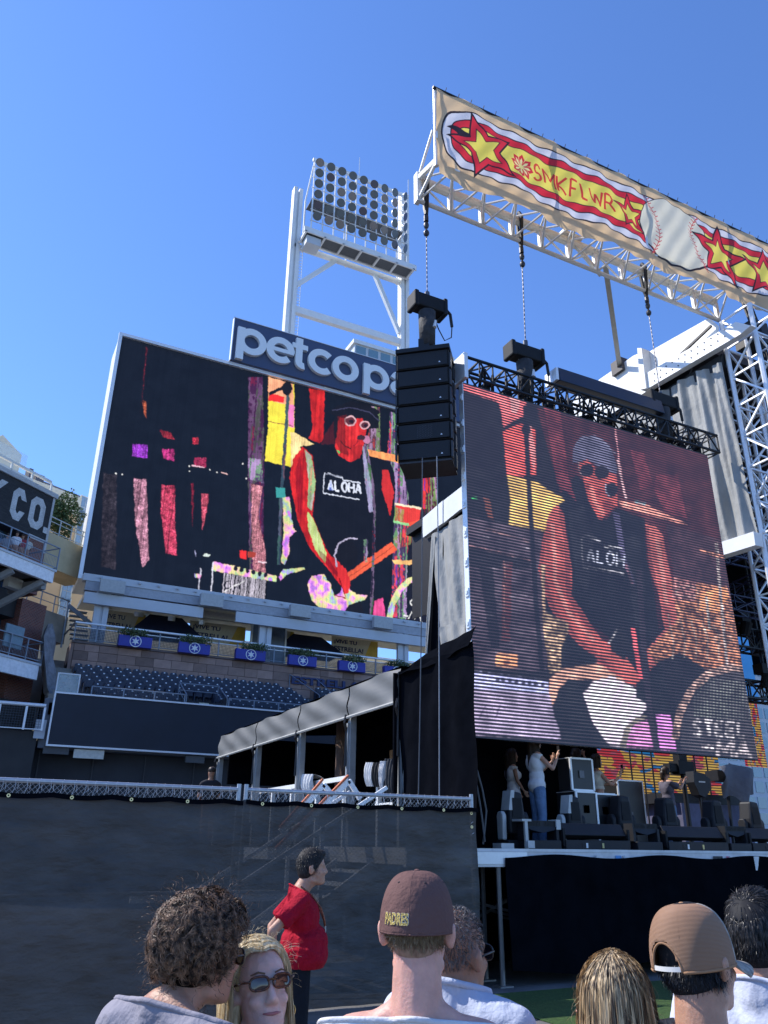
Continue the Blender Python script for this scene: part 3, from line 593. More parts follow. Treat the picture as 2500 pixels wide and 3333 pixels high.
# planters
PB = mat('royal_blue_planter', (.03, .035, .30), .5); SIL = mat('silver_star', (.70, .72, .74), .4)
leafm = [mat('planter_leaves', (.085, .12, .045), .7, var=.5, scale=4), mat('tree_leaves', (.09, .13, .04), .7, var=.6, scale=2)]
def leaves(cx, cy, cz, rx, ry, rz, n, s, seed):
    r = np.random.default_rng(seed); p = r.normal(size=(n, 3)); p /= np.linalg.norm(p, axis=1)[:, None]; rad = r.random(n)**.4; lump = 1+.25*np.sin(p[:, 0]*5+seed)*np.cos(p[:, 2]*4)
    c_ = p*rad[:, None]*lump[:, None]*np.array([rx, ry, rz])+np.array([cx, cy, cz]); a = r.normal(size=(n, 3)); a /= np.linalg.norm(a, axis=1)[:, None]; b = np.cross(a, r.normal(size=(n, 3))); b /= np.linalg.norm(b, axis=1)[:, None]
    v = np.stack([c_-a*s, c_+b*s*.4, c_+a*s, c_-b*s*.4], 1).reshape(-1, 3); g = G(); g.v = [tuple(x) for x in v]; g.f = [(4*i, 4*i+1, 4*i+2, 4*i+3) for i in range(n)]; return g
for k, (px, py) in enumerate(((440, 2088), (632, 2110), (815, 2130), (984, 2148), (1145, 2166), (1290, 2160))):
    p = aY(px, py, 49.6); x, z = p[0], 13.2 if k < 5 else 13.2
    lab = ('blue star planter nearest the leftmost column', 'blue star planter under the first canopy tent', 'blue star planter left of the middle column', 'blue star planter above the word ESTRELLA', 'blue star planter above the word JALISCO', 'leafy planter partly hidden by the black wing roof')[k]
    t = thing('planter', lab, 'planter', (x, 49.6, z-.5), group='blue star planters hung on the railing')
    g = G(); g.box(x-1.0, x+1.0, 49.45, 49.82, z-.42, z+.25); put('box', g, PB, t, bev=.02)
    g = G(); stroke3(g, arc(x, z-.08, .33, .33, 0, 360, 24), .05, lambda a, b, d: (a, 49.449-d, b), 0, .02)
    st = [(x+(.27 if i % 2 == 0 else .11)*math.sin(i*math.pi/6*1), z-.08+(.27 if i % 2 == 0 else .11)*math.cos(i*math.pi/6)) for i in range(12)]
    g.xz(st, 49.43, 49.449); put('star_emblem', g, SIL, t)
    put('plant', leaves(x-.1+.2*(k % 3), 49.6, z+.45, 1.0+.15*(k % 2), .40, .33, 620, .085, k), leafm[0], t)
# ------------------------------------------------------------ seating bowl
g = G(); NR = 8; y0s = 44.4; z0s = 8.3; dy = .7; dzr = .33
for i in range(NR): g.box(4.6, 34, y0s+i*dy, 50.1 if i == NR-1 else y0s+(i+1)*dy+.01, 7.0, z0s+i*dzr)
struct('seating_terrace', g, mat('seating_concrete', (.10, .10, .11), .8))
seatm = mat('dark_blue_seat_plastic', (.018, .026, .052), .45, var=.1); numm = mat('white_seat_number', (.75, .78, .82), .5)
g = G(); g.box(-.21, .21, -.06, 0, .42, .82); g.box(-.2, .2, -.28, -.2, .38, .70); g.box(-.27, -.22, -.28, .05, .0, .58); g.box(-.05, .05, -.01, .05, 0, .4)
g.prism([(-.21, -.06, .82), (.21, -.06, .82), (.15, -.05, .88), (-.15, -.05, .88)], (0, 0, 0), (0, .04, 0))
sme = g.mesh('stadium_seat'); sme.materials.append(seatm); sme.materials.append(numm)
g2 = G(); g2.box(-.045, .045, -.075, -.062, .79, .85); nb = len(sme.polygons)
g.add(g2.v, g2.f); sme2 = g.mesh('stadium_seat'); sme2.materials.append(seatm); sme2.materials.append(numm)
for i in range(nb, len(sme2.polygons)): sme2.polygons[i].material_index = 1
cnt = 0
def lerp(a, b, t): return a+(b-a)*t
names = ('front', 'second', 'third', 'fourth', 'fifth', 'sixth', 'seventh', 'top')
def seat_row(i, x0, x1, where):
    global cnt
    x = x0; y = y0s+i*dy+.45; z = z0s+i*dzr
    while x < x1 and cnt < 300:
        cnt += 1
        solo('stadium_seat', sme2, None, 'dark blue folding seat in the %s row of the %s' % (names[i], where), 'seat', 'dark blue seats, %s row of the %s' % (names[i], where)).location = (x, y, z); x += .56
for i in range(NR-1, -1, -1):
    xr_ = lerp(19.3, 17.9, i/7)-.2; xl_ = lerp(5.6, 4.9, i/7)
    if i <= 2: # rows broken by the entry tunnel
        seat_row(i, xl_+.3, 10.3-.1*i, 'left block'); seat_row(i, 12.5, xr_, 'block right of the tunnel')
    else: seat_row(i, xl_, xr_, 'main block')
for i in range(NR-1, 2, -1): seat_row(i, 20.2-.0*i, 23.5, 'far block beyond the steps')
fr = thing('front_railing', 'grey front railing with wire mesh between the seats and the dark board', 'railing', (10, 44.3, 8.4))
g = G(); ZF = 8.45
for a, b in ((5.2, 10.1), (12.6, 20)):
    g.tube((a, 44.25, ZF+.85), (b, 44.25, ZF+.85), .035, 6); g.tube((a, 44.25, ZF+.1), (b, 44.25, ZF+.1), .03, 6)
    k = a
    while k <= b: g.box(k-.03, k+.03, 44.22, 44.28, ZF, ZF+.85); k += (b-a)/max(1, round((b-a)/1.6))
put('rail_frame', g, RAIL, fr)
for a, b in ((5.2, 10.1), (12.6, 20)): put('wire_mesh', wiremesh(a, b, 44.25, ZF+.1, ZF+.85, .1, .006), MESHM, fr, kind='stuff')
tn = thing('entry_tunnel', 'seating entry tunnel with railings and a small section number sign', 'tunnel', (11.3, 44.6, 8))
g = G(); g.box(10.2, 12.5, 44.4, 46.3, 8.31, 9.0); g.box(10.2, 10.35, 44.36, 46.3, 8.3, 9.3); g.box(12.35, 12.5, 44.36, 46.3, 8.3, 9.3); put('tunnel_wall', g, mat('tunnel_dark', (.03, .03, .035), .8), tn)
g = G()
for x in (10.2, 12.5):
    g.tube((x, 44.25, 9.3), (x, 46.4, 10.35), .035, 6); g.tube((x, 44.25, 8.4), (x, 44.25, 9.3), .03, 6); g.tube((x, 46.4, 9.4), (x, 46.4, 10.35), .03, 6); g.tube((x, 44.25, 8.85), (x, 46.4, 9.9), .025, 6)
g.tube((10.2, 46.4, 10.3), (12.5, 46.4, 10.3), .035, 6); g.tube((10.2, 46.4, 9.9), (12.5, 46.4, 9.9), .025, 6); put('tunnel_rail', g, RAIL, tn)
g = G(); g.box(10.95, 11.5, 44.34, 44.38, 8.55, 8.95); put('section_sign', g, mat('cream_sign', (.6, .6, .45), .5), tn)
put('lettering', text_on('311', (11.05, 44.335, 8.62), (1,0,0), (0,0,1), .22, .35, .006), mat('dark_digits', (.03, .03, .05), .6), tn)
g = G()
for i in range(NR+2): g.box(3.2, 4.58, y0s-.8+i*dy, 50.5, 7.6, z0s-.3+i*dzr+.2)
for k in range(5): g.box(2.6, 4.4, 50.5+k*.5, 53, 8, 10.9+k*.3)
struct('left_steps', g, CONC)
g = G()
for i in range(16): g.box(19.25-.085*i, 20.15-.085*i, y0s+i*.35, 50.0, 8.0, 8.45+i*.165)
struct('right_steps', g, CONC)
g = G(); g.tube((19.0, 46.5, 10.4), (18.2, 49.9, 12.2), .03, 6); g.tube((19.0, 46.5, 9.3), (19.0, 46.5, 10.4), .03, 6); g.tube((18.2, 49.9, 12.2), (18.2, 49.9, 11), .03, 6); g.tube((20.1, 46.5, 10.4), (20.1, 49.9, 12.1), .03, 6)
solo('stair_handrail', g, RAIL, 'grey handrail beside the steps between the seat blocks', 'handrail')
rock = thing('rough_concrete_fin', 'jagged grey concrete fin wall between the left steps and the brick building', 'wall', (2.8, 46, 5))
g = G(); rr = random.Random(11); prev = None; pts = []
edge = [(150,2030),(158,2075),(148,2130),(160,2180),(158,2230),(160,2260),(150,2300),(158,2360),(146,2425)]
left = [(157,2030),(143,2070),(145,2130),(150,2190),(155,2240),(160,2252),(152,2290),(150,2340),(140,2425)]
A = [Vector(aY(x+22, y, 46)) for x, y in edge]; B = [Vector(aY(x, y, 45.4)) for x, y in left]; n = len(A)
v = A+B+[p+Vector((.2, 1.6, 0)) for p in A]+[p+Vector((-.05, 1.6, 0)) for p in B]
f = []
for k in range(n-1): f += [(k, k+1, n+k+1, n+k), (k, 2*n+k, 2*n+k+1, k+1), (n+k, n+k+1, 3*n+k+1, 3*n+k)]
g.add(v, f); put('fin_face', g, mat('rough_grey_concrete', (.20, .20, .21), .9, var=.35, scale=2.5, bump=.6, bscale=3), rock)
gp = thing('glass_panel', 'framed clear glass guard panel at the corner above the dark board', 'glass panel', (3.9, 44, 8.9))
a = aY(190, 2188, 44); b = aY(255, 2252, 44); g = G()
for x0, x1, z0, z1 in ((a[0], a[0]+.06, b[2]-.2, a[2]), (b[0]-.06, b[0], b[2]-.2, a[2]), (a[0]+.062, b[0]-.062, a[2]-.06, a[2])): g.box(x0, x1, 44, 44.06, z0, z1)
put('frame', g, WHT, gp); g = G(); g.box(a[0]+.06, b[0]-.06, 44.02, 44.04, b[2]-.2, a[2]-.06); put('pane', g, mat('clear_guard_glass', (.6, .75, .75), .05, alpha=.35), gp)
# dark board
db = thing('dark_board', 'long blank dark navy fence board with a thin white frame below the seats', 'board', (10, 43.5, 6))
g = G(); g.box(3.42, 24, 43.2, 43.5, 6.15, 8.62); put('panel', g, DARKW, db)
g = G(); g.box(3.34, 24, 43.14, 43.45, 8.622, 8.70); g.box(3.34, 24, 43.14, 43.45, 6.06, 6.148); g.box(3.34, 3.418, 43.14, 43.45, 6.15, 8.62); put('frame', g, ALU, db)
g = G(); g.box(3.0, 24, 43.6, 44.3, 6, 8.42); put('backing_ledge', g, mat('ledge_grey', (.15, .16, .18), .7), db)
for px, py, wd, l, hh in ((292, 2455, 1.45, 'cream wedge loudspeaker box hanging under the dark board', .42), (185, 2440, 1.2, 'grey box hanging under the left end of the dark board', .35), (640, 2470, 1.0, 'faint grey box hanging under the dark board near the tent', .35)):
    p = aY(px, py, 43); g = G(); g.prism([(p[0]-wd/2, 43.3, p[2]-.18), (p[0]+wd/2, 43.3, p[2]-.18), (p[0]+wd/2, 43.3, p[2]+hh-.18), (p[0]-wd/2, 43.3, p[2]+hh-.18)], (0, 0, 0), (.05, .5, .1))
    solo('hanging_box', g, mat('box_cream', (.62, .60, .52), .5) if px == 292 else mat('box_grey', (.09, .09, .09), .7), l, 'speaker box')
g = G(); g.box(-60, 24, 44.4, 44.7, 0, 6.4); solo('outfield_wall', g, mat('dark_wall', (.035, .036, .042), .8, var=.3, scale=.4), 'dark padded outfield wall under the blank board', 'wall')
for k in range(7):
    g = G(); x = -2+k*2.6; g.box(x, x+.06, 44.34, 44.39, 0, 6); solo('wall_joint', g, mat('dark_joint', (.06, .06, .065), .7), 'thin vertical strip on the dark outfield wall', 'trim', 'vertical strips on the outfield wall')
# ------------------------------------------------------------ brick warehouse on the left
BD = np.array([math.sin(math.radians(50)), math.cos(math.radians(50)), 0]); B0 = aY(180, 1620, 47.0); BN = np.array([BD[1], -BD[0], 0])
def bl(px, py, off=0.0): # photo pixel -> (t, z) on the facade plane shifted outwards by off
    p = aPl(px, py, B0+BN*off, BD); return float((p-B0)@BD), float(p[2])
def bp(t, o, z): p = B0+BD*t+BN*o; return (p[0], p[1], z)
def bbox(g, t0, t1, o0, o1, z0, z1):
    v = [bp(t, o, z) for t in (t0, t1) for o in (o0, o1) for z in (z0, z1)]
    return g.add(v, [(0,1,3,2), (4,6,7,5), (0,4,5,1), (2,3,7,6), (0,2,6,4), (1,5,7,3)])
def brickmat(name, c1, c2, mort):
    m = bpy.data.materials.new(name); m.use_nodes = True; n = m.node_tree.nodes; L = m.node_tree.links; b = n['Principled BSDF']; b.inputs['Roughness'].default_value = .85
    tc = n.new('ShaderNodeTexCoord'); sp = n.new('ShaderNodeSeparateXYZ'); L.new(tc.outputs['Object'], sp.inputs[0])
    dt = n.new('ShaderNodeVectorMath'); dt.operation = 'DOT_PRODUCT'; dt.inputs[1].default_value = tuple(BD+BN*.7); L.new(tc.outputs['Object'], dt.inputs[0])
    cb = n.new('ShaderNodeCombineXYZ'); L.new(dt.outputs['Value'], cb.inputs[0]); L.new(sp.outputs[2], cb.inputs[1])
    br = n.new('ShaderNodeTexBrick'); br.inputs['Scale'].default_value = 1; br.inputs['Brick Width'].default_value = .22; br.inputs['Row Height'].default_value = .08; br.inputs['Mortar Size'].default_value = .008
    br.inputs['Color1'].default_value = (*c1, 1); br.inputs['Color2'].default_value = (*c2, 1); br.inputs['Mortar'].default_value = (*mort, 1); br.inputs['Bias'].default_value = -.1; L.new(cb.outputs[0], br.inputs['Vector'])
    nz = n.new('ShaderNodeTexNoise'); nz.inputs['Scale'].default_value = 1.5; mr = n.new('ShaderNodeMapRange'); mr.inputs['To Min'].default_value = .6; mr.inputs['To Max'].default_value = 1.4; L.new(nz.outputs['Fac'], mr.inputs[0])
    vm = n.new('ShaderNodeVectorMath'); vm.operation = 'SCALE'; L.new(br.outputs['Color'], vm.inputs[0]); L.new(mr.outputs[0], vm.inputs['Scale']); L.new(vm.outputs[0], b.inputs['Base Color'])
    bp_ = n.new('ShaderNodeBump'); bp_.inputs['Distance'].default_value = .01; bp_.inputs['Strength'].default_value = .6; bp_.invert = True; L.new(br.outputs['Fac'], bp_.inputs['Height']); L.new(bp_.outputs[0], b.inputs['Normal']); return m
BR = brickmat('red_brick', (.24, .075, .05), (.15, .05, .04), (.25, .22, .2)); BRB = brickmat('black_painted_brick', (.028, .03, .033), (.045, .047, .05), (.02, .02, .02)); BRW = brickmat('white_painted_brick', (.62, .62, .60), (.5, .5, .48), (.4, .4, .4))
bb = thing('brick_warehouse', 'old red brick warehouse with black painted sign band lettered CO. and balconies', 'building', tuple(B0*[1,1,0]))
zt = 20.45; zr = 17.7
g = G(); bbox(g, -14, -.0, -8, -.001, zr, zt); put('sign_wall', g, BRB, bb)
g = G(); bbox(g, -1.35, .0, -8, -.0, 14.5, zr-.002); put('brick_pier', g, BR, bb)
g = G(); bbox(g, -14, -3.75, -8, -.0, 14.5, 17.2); put('brick_pier', g, BR, bb)
g = G(); bbox(g, -14, .12, -8.1, .12, zt, zt+.28); bbox(g, -.13, .02, .0, .02, 17.0, zt-.002); bbox(g, -1.35, -.132, .0, .02, 17.55, 17.75); put('white_trim', g, BRW, bb)
# window band
g = G(); bbox(g, -3.75, -1.352, -1.2, -1.0, 14.5, 17.7); put('window', g, GLS, bb)
WFR = mat('dark_green_window_frame', (.02, .045, .05), .5)
for k in range(7): g = G(); t = -3.7+k*.385; bbox(g, t, t+.04, -1.0, -.9, 14.5, 17.7); put('mullion', g, WFR, bb)
g = G(); bbox(g, -3.75, -1.35, -1.0, -.89, 16.75, 16.82); put('mullion', g, WFR, bb)
# painted letters C O . and part of a Y
WL = BRW
def poly_letter(outer, inner, name='letter'):
    g = G(); n = len(outer)
    v = [bp(*bl_) for bl_ in [(p[0], .008, p[1]) for p in outer]]+[bp(p[0], .008, p[1]) for p in inner]
    g.add(v, [(i, (i+1) % n, n+(i+1) % n, n+i) for i in range(n)]); put(name, g, WL, bb)
def oct_(t0, t1, z0, z1, c): return [(t0+c, z0), (t1-c, z0), (t1, z0+c*1.2), (t1, z1-c*1.2), (t1-c, z1), (t0+c, z1), (t0, z1-c*1.2), (t0, z0+c*1.2)]
cx0 = bl(36, 1640)[0]; cx1 = bl(86, 1640)[0]; cx2 = bl(92, 1680)[0]; cx3 = bl(144, 1680)[0]; zc1 = bl(62, 1580)[1]; zc0 = bl(62, 1660)[1]
zc1, zc0 = 20.05, 18.15
poly_letter(oct_(cx2, cx3, zc0, zc1, .3), oct_(cx2+.36, cx3-.36, zc0+.42, zc1-.42, .12))
g = G(); o_ = oct_(cx0, cx1, zc0, zc1, .3); i_ = oct_(cx0+.36, cx1-.36, zc0+.42, zc1-.42, .12)
order = [3, 4, 5, 6, 7, 0, 1, 2]; v = [bp(o_[k][0], .008, o_[k][1]) for k in order]+[bp(i_[k][0], .008, i_[k][1]) for k in order]
v[0] = bp(cx1, .008, zc1-.62); v[8] = bp(cx1-.36, .008, zc1-.62); v[7] = bp(cx1, .008, zc0+.62); v[15] = bp(cx1-.36, .008, zc0+.62)
g.add(v, [(k, k+1, 9+k, 8+k) for k in range(7)]); put('letter', g, WL, bb)
g = G(); tt = cx3+.1; g.add([bp(tt, .008, zc0), bp(tt+.32, .008, zc0), bp(tt+.32, .008, zc0+.36), bp(tt, .008, zc0+.36)], [(0,1,2,3)]); put('full_stop', g, WL, bb)
g = G(); g.add([bp(cx0-.9, .008, zc1), bp(cx0-.45, .008, zc1), bp(cx0-1.1, .008, zc1-.8), bp(cx0-1.3, .008, zc1-.6)], [(0,1,2,3)]); put('letter', g, WL, bb)
# rooftop deck rail
g = G()
for k in range(9): bbox(g, -12+k*1.5, -11.9+k*1.5, -.6, -.5, zt+.2, zt+1.1)
bbox(g, -14, .0, -.65, -.5, zt+1.1, zt+1.25); bbox(g, -14, -1.5, -.62, -.5, zt+.55, zt+.75); put('roof_rail', g, CRM, bb)
g = G(); bbox(g, -14, -2.0, -.6, -.57, zt+1.25, zt+2.0); put('glass_windscreen', g, mat('windscreen_glass', (.7, .8, .8), .05, alpha=.25), bb)
# upper balcony slab and rail
def balcony(zf, t1, o1, depth, zr_, beamh, name, t0=-14):
    t = thing(name[0], name[1], 'balcony', bp(t1-3, o1, zf)); g = G(); bbox(g, t0, t1, o1-depth, o1, zf-.12, zf); put('slab', g, LGT, t)
    g = G(); bbox(g, t0, t1-.1, o1-.25, o1-.05, zf-.12-beamh, zf-.122); put('white_edge_beam', g, mat('bright_white_beam', (.80, .80, .80), .5), t)
    g = G(); bbox(g, t0, t1, o1-.06, o1, zf+zr_-.05, zf+zr_); bbox(g, t0, t1, o1-.05, o1-.02, zf+.1, zf+.14); bbox(g, t0, t1, o1-.05, o1-.02, zf+zr_*.55, zf+zr_*.55+.03); bbox(g, t1-.05, t1, o1-depth, o1, zf+zr_-.05, zf+zr_); bbox(g, t1-.05, t1, o1-depth, o1, zf+.1, zf+.14); put('rail', g, RAIL, t)
    k = t1
    while k > t0: g = G(); bbox(g, k-.05, k, o1-.05, o1+.0, zf, zf+zr_-.05); put('post', g, RAIL, t); k -= 1.1
    g = G(); k = t1
    while k > max(t0, -7): bbox(g, k-.01, k, o1-.035, o1-.025, zf+.14, zf+zr_*.55); k -= .1
    put('wire_mesh', g, RAIL, t, kind='stuff')
    return t
t1, zz1 = bl(187, 1850, 3.0)
ub = balcony(bl(187,1850,3.0)[1]-.1, t1, 3.0, 3.0, 1.25, .62, ('upper_balcony', 'upper warehouse balcony with grey mesh rail and broad white edge beam'))
zu = bl(187, 1850, 3.0)[1]-.1
g = G()
for k in range(5):
    t = t1-.6-k*2.0; g.beam(bp(t, 2.8, zu-.8), bp(t-1.2, .2, zu-2.6), .25, .3); g.beam(bp(t, 2.8, zu-.35), bp(t, .2, zu-.35), .3, .4)
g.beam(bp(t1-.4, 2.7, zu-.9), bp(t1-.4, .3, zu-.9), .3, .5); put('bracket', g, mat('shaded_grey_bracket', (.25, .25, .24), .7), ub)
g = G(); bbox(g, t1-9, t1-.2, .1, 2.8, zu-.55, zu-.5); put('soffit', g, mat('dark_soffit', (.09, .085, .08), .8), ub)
ta, za_ = bl(48, 1895, 1.2)
g = G(); bbox(g, ta-.45, ta+.45, .9, 1.3, za_-.35, za_+.35); solo('wedge_speaker', g, CRM, 'cream wedge speaker under the upper balcony', 'speaker')
# lower storey
g = G(); bbox(g, -.9, .85, -8, -.0, 2, 14.1); put('brick_pier', g, BR, bb)
g = G(); bbox(g, -14, -.902, -1.5, -1.3, 8, 14.4); put('window', g, GLS, bb)
for k in range(6): g = G(); t = -1.2-k*.75; bbox(g, t-.05, t, -1.3, -1.15, 8, 14.4); put('mullion', g, WFR, bb)
for z in (11.9, 13.2, 10.3): g = G(); bbox(g, -14, -.905, -1.3, -1.16, z, z+.08); put('mullion', g, WFR, bb)
g = G(); bbox(g, -14, -.91, -1.29, -.4, 13.0, 14.4); put('dark_lintel', g, mat('dark_lintel', (.03, .03, .03), .8), bb)
tl, zl = bl(137, 2155, 1.6)
lb = balcony(zl-.1, tl, 1.6, 3.0, 1.15, .75, ('lower_balcony', 'lower warehouse balcony with pale edge beams and small rail'))
a0 = bl(15, 2075, 1.5); a1 = bl(68, 2120, 1.5); g = G(); bbox(g, a0[0], a1[0], 1.4, 1.5, zl+.35, zl+1.5); solo('balcony_sign', g, mat('grey_blue_panel', (.16, .24, .28), .5), 'grey blue panel standing on the lower balcony', 'panel')
g = G(); bbox(g, -14, 1.2, -8, .2, 1.5, 8.6); put('dark_base', g, mat('dark_base_wall', (.05, .048, .045), .85, var=.3), bb)
# bottom left rail with mesh
br = thing('field_railing', 'galvanised railing with square wire mesh at the far left above the dark wall', 'railing', (0, 43, 7))
P0 = aY(-20, 2284, 43); P1 = aY(150, 2298, 43); g = G(); zt_ = P0[2]; g.tube((P0[0], 43, zt_), (P1[0], 43, zt_), .09, 8); g.tube((P0[0], 43, zt_-1.15), (P1[0], 43, zt_-1.15), .03, 6)
for px in (88, 0, 148): x = aY(px, 2300, 43)[0]; g.box(x-.05, x+.05, 42.97, 43.03, zt_-1.2, zt_-.07)
put('rail_frame', g, ALU, br); put('wire_mesh', wiremesh(P0[0], P1[0], 43, zt_-1.15, zt_-.08, .12, .007), MESHM, br, kind='stuff')
g = G(); g.box(-12, 2.9, 43.4, 44, 0, zt_-1.2); solo('bullpen_wall', g, mat('dark_brown_wall', (.045, .043, .042), .85, var=.3, scale=.5), 'dark brown grey wall under the far left railing', 'wall')
g = G(); g.box(-8, 2.4, 56, 56.3, 0, 12); solo('tan_wall', g, wl, 'sunlit tan wall seen behind the far left railing', 'wall')
g = G(); a = aY(112, 2375, 43.3); g.box(a[0], a[0]+.5, 43.3, 43.39, a[2]-.4, a[2]+.5); solo('meter_box', g, LGT, 'small pale utility box on the dark wall beside the board', 'utility box')
# beige apartment building behind
ab = thing('beige_building', 'beige apartment building with cream parapet and blue windows behind the warehouse', 'building', (1, 64, 0))
BG = mat('beige_stucco', (.66, .47, .27), .85, var=.06, scale=.6); CRP = mat('cream_parapet', (.68, .66, .54), .8, var=.05)
AD = np.array([math.sin(math.radians(62)), math.cos(math.radians(62)), 0]); A0 = aY(283, 1650, 64.0); AN = np.array([AD[1], -AD[0], 0])
def ap(t, o, z): p = A0+AD*t+AN*o; return (p[0], p[1], z)
def abox(g, t0, t1, o0, o1, z0, z1):
    v = [ap(t, o, z) for t in (t0, t1) for o in (o0, o1) for z in (z0, z1)]
    return g.add(v, [(0,1,3,2), (4,6,7,5), (0,4,5,1), (2,3,7,6), (0,2,6,4), (1,5,7,3)])
def al(px, py): p = aPl(px, py, A0, AD); return float((p-A0)@AD), float(p[2])
zp = al(180, 1590)[1]
g = G(); abox(g, -9, 4, -10, 0, 0, zp-1.6); put('wall', g, BG, ab)
g = G(); abox(g, -7.5, 4.1, -10.1, .12, zp-1.6, zp); abox(g, 3.0, 4.1, .0, .4, zp-4.5, zp-1.5); put('parapet', g, CRP, ab)
g = G(); abox(g, -8.5, -5.8, -6, -.8, zp, zp+2.0); g.prism([ap(-8.5, -.8, zp+2.0), ap(-5.8, -.8, zp+2.0), ap(-7.6, -.8, zp+3.0)], (0,0,0), tuple(-AN*5)); put('penthouse', g, CRP, ab)
g = G(); abox(g, -4.6, 4, -.6, -.5, zp+.35, zp+.45)
for k in range(10): abox(g, -4.5+k*.9, -4.42+k*.9, -.6, -.5, zp, zp+.4)
put('roof_rail', g, mat('dark_roof_rail', (.12, .13, .15), .6), ab)
g = G(); abox(g, -5.2, -4.9, -.9, -.3, zp, zp+1.0); abox(g, -4.6, -3.9, -.9, -.3, zp, zp+.8); put('roof_vent', g, mat('dark_vent', (.08, .09, .12), .6), ab)
for k, (px, py) in enumerate(((268, 1700), (262, 1745), (228, 1872), (216, 1925), (208, 1985), (275, 1655))):
    t, z = al(px, py); g = G(); abox(g, t-.55, t+.45, .02, .1, z-1.0, z+1.0); w_ = put('window', g, CRP, ab)
    for a, b, c_, d_ in ((-.45, -.07, -.9, -.02), (-.03, .35, -.9, -.02), (-.45, -.07, .02, .9), (-.03, .35, .02, .9)):
        g = G(); abox(g, t+a, t+b, .1, .13, z+c_, z+d_); put('pane', g, mat('sky_pane', (.20, .34, .50), .12), w_)
# concrete ledge with rail and tree
cl = thing('concrete_ledge', 'tan concrete terrace ledge with grey rail beside the painted brick wall', 'terrace', (3, 52, 16))
a = aPl(155, 1735, B0+BN*-2, BD); t_a = float((a-B0)@BD)
def lg(px, py, off=-3.0): p = aPl(px, py, B0+BN*off, BD); return float((p-B0)@BD), float(p[2])
tA, zA = lg(160, 1730); tB, zB = lg(262, 1775)
g = G(); bbox(g, tA-.4, tA+4.0, -5, -3.0, zA-2.2, zA); put('ledge_wall', g, mat('tan_concrete', (.52, .42, .25), .85, var=.15, scale=1), cl)
g = G(); bbox(g, tA-.4, tA+4, -3.05, -3, zA+1.0, zA+1.06); bbox(g, tA-.4, tA+4, -3.05, -3, zA+.7, zA+.74); bbox(g, tA-.4, tA+4, -3.05, -3, zA+.08, zA+.12)
for k in range(5): bbox(g, tA-.2+k*1.0, tA-.14+k*1.0, -3.05, -3, zA, zA+1.0)
put('rail', g, mat('pale_rail', (.45, .5, .48), .5), cl)
tr_ = thing('balcony_tree', 'bushy green tree in a planter on the tan terrace ledge', 'tree', bp(tA+1.6, -3.8, zA))
P = bp(tA+1.5, -3.9, zA+1.9); put('crown', leaves(P[0], P[1], P[2], 1.3, .8, 1.7, 2600, .13, 3), leafm[1], tr_)
P = bp(tA+.2, -3.9, zA+1.3); put('crown', leaves(P[0], P[1], P[2], .8, .5, 1.1, 1100, .12, 4), leafm[1], tr_)
g = G(); g.tube(bp(tA+1.5, -3.9, zA), bp(tA+1.5, -3.9, zA+1.6), .08, 6); put('trunk', g, mat('bark', (.12, .08, .05), .9), tr_)
g = G(); c0 = lg(110, 1985, -3.5); bbox(g, -1, 6, -5, -3.5, c0[1]-1.5, c0[1]+.25); solo('concrete_ramp', g, CONC, 'shaded concrete ramp wall between the brick pier and the steps', 'wall')
g = G(); bbox(g, 0, 6, -3.6, -3.55, c0[1]+1.3, c0[1]+1.36); bbox(g, 0, 6, -3.6, -3.55, c0[1]+.8, c0[1]+.84)
for k in range(6): bbox(g, .3+k*1.1, .36+k*1.1, -3.6, -3.55, c0[1]+.2, c0[1]+1.3)
solo('ramp_rail', g, RAIL, 'thin rail along the concrete ramp in front of the beige building', 'railing')
st = thing('fire_stair', 'open steel stair with thin treads left of the board column', 'stair', (4.5, 53, 11))
for k in range(9):
    a = aY(232+k*.5, 1985+k*15, 53); g = G(); g.box(a[0]-.1, a[0]+1.0, 53, 53.5, a[2]-.05, a[2]); put('tread', g, RAIL, st)
a = aY(222, 1970, 53); b = aY(222, 2110, 53); g = G(); g.beam(a, (a[0]+1.9, 53, b[2]+1.5), .12, .25); g.tube((a[0]-.0, 53, b[2]), (a[0], 53, a[2]), .06, 6); put('stringer', g, RAIL, st)
# ------------------------------------------------------------ stage
DZ = 1.68; SY = 10.0
stg = thing('stage', 'large outdoor concert stage with white front edge and black skirt', 'stage', (14, 16, 0))
g = G(); g.box(5.45, 34, SY+.06, 26, DZ-.2, DZ); put('deck', g, mat('black_stage_floor', (.02, .02, .022), .5), stg)
EDG = mat('scuffed_white_edge', (.66, .65, .64), .45, var=.15, scale=4)
g = G(); g.box(5.4, 34, SY, SY+.055, DZ-.03, DZ+.01); g.box(5.4, 34, SY+.01, SY+.055, DZ-.19, DZ-.032); g.box(5.4, 34, SY-.02, SY+.05, DZ-.225, DZ-.192); g.box(5.4, 5.46, SY+.06, 13, DZ-.2, DZ+.01); put('edge_rail', g, EDG, stg)
g = G(); g.box(5.4, 7.35, SY-.03, SY-.002, DZ-.19, DZ-.035); put('edge_plate', g, ALU, stg)
for x in (8.6, 9.15, 10.3, 11.4, 11.95, 13.0, 14.2):
    g = G(); g.box(x, x+.12, SY-.04, SY-.003, DZ-.28, DZ-.07); put('edge_bracket', g, EDG, stg)
for x, c_ in ((7.85, (.75,.3,.3)), (9.85, (.75,.3,.3)), (11.05, (.03,.03,.03)), (11.15, (.03,.03,.03)), (11.35, (.7,.2,.25)), (11.65, (.04,.04,.04)), (11.85, (.04,.04,.04)), (9.0, (.1,.3,.6))):
    g = G(); g.box(x, x+.11, SY-.006, SY-.002, DZ-.13, DZ-.07); put('sticker', g, mat('sticker_%d%d' % (c_[0]*100, c_[2]*100), c_, .5), stg)
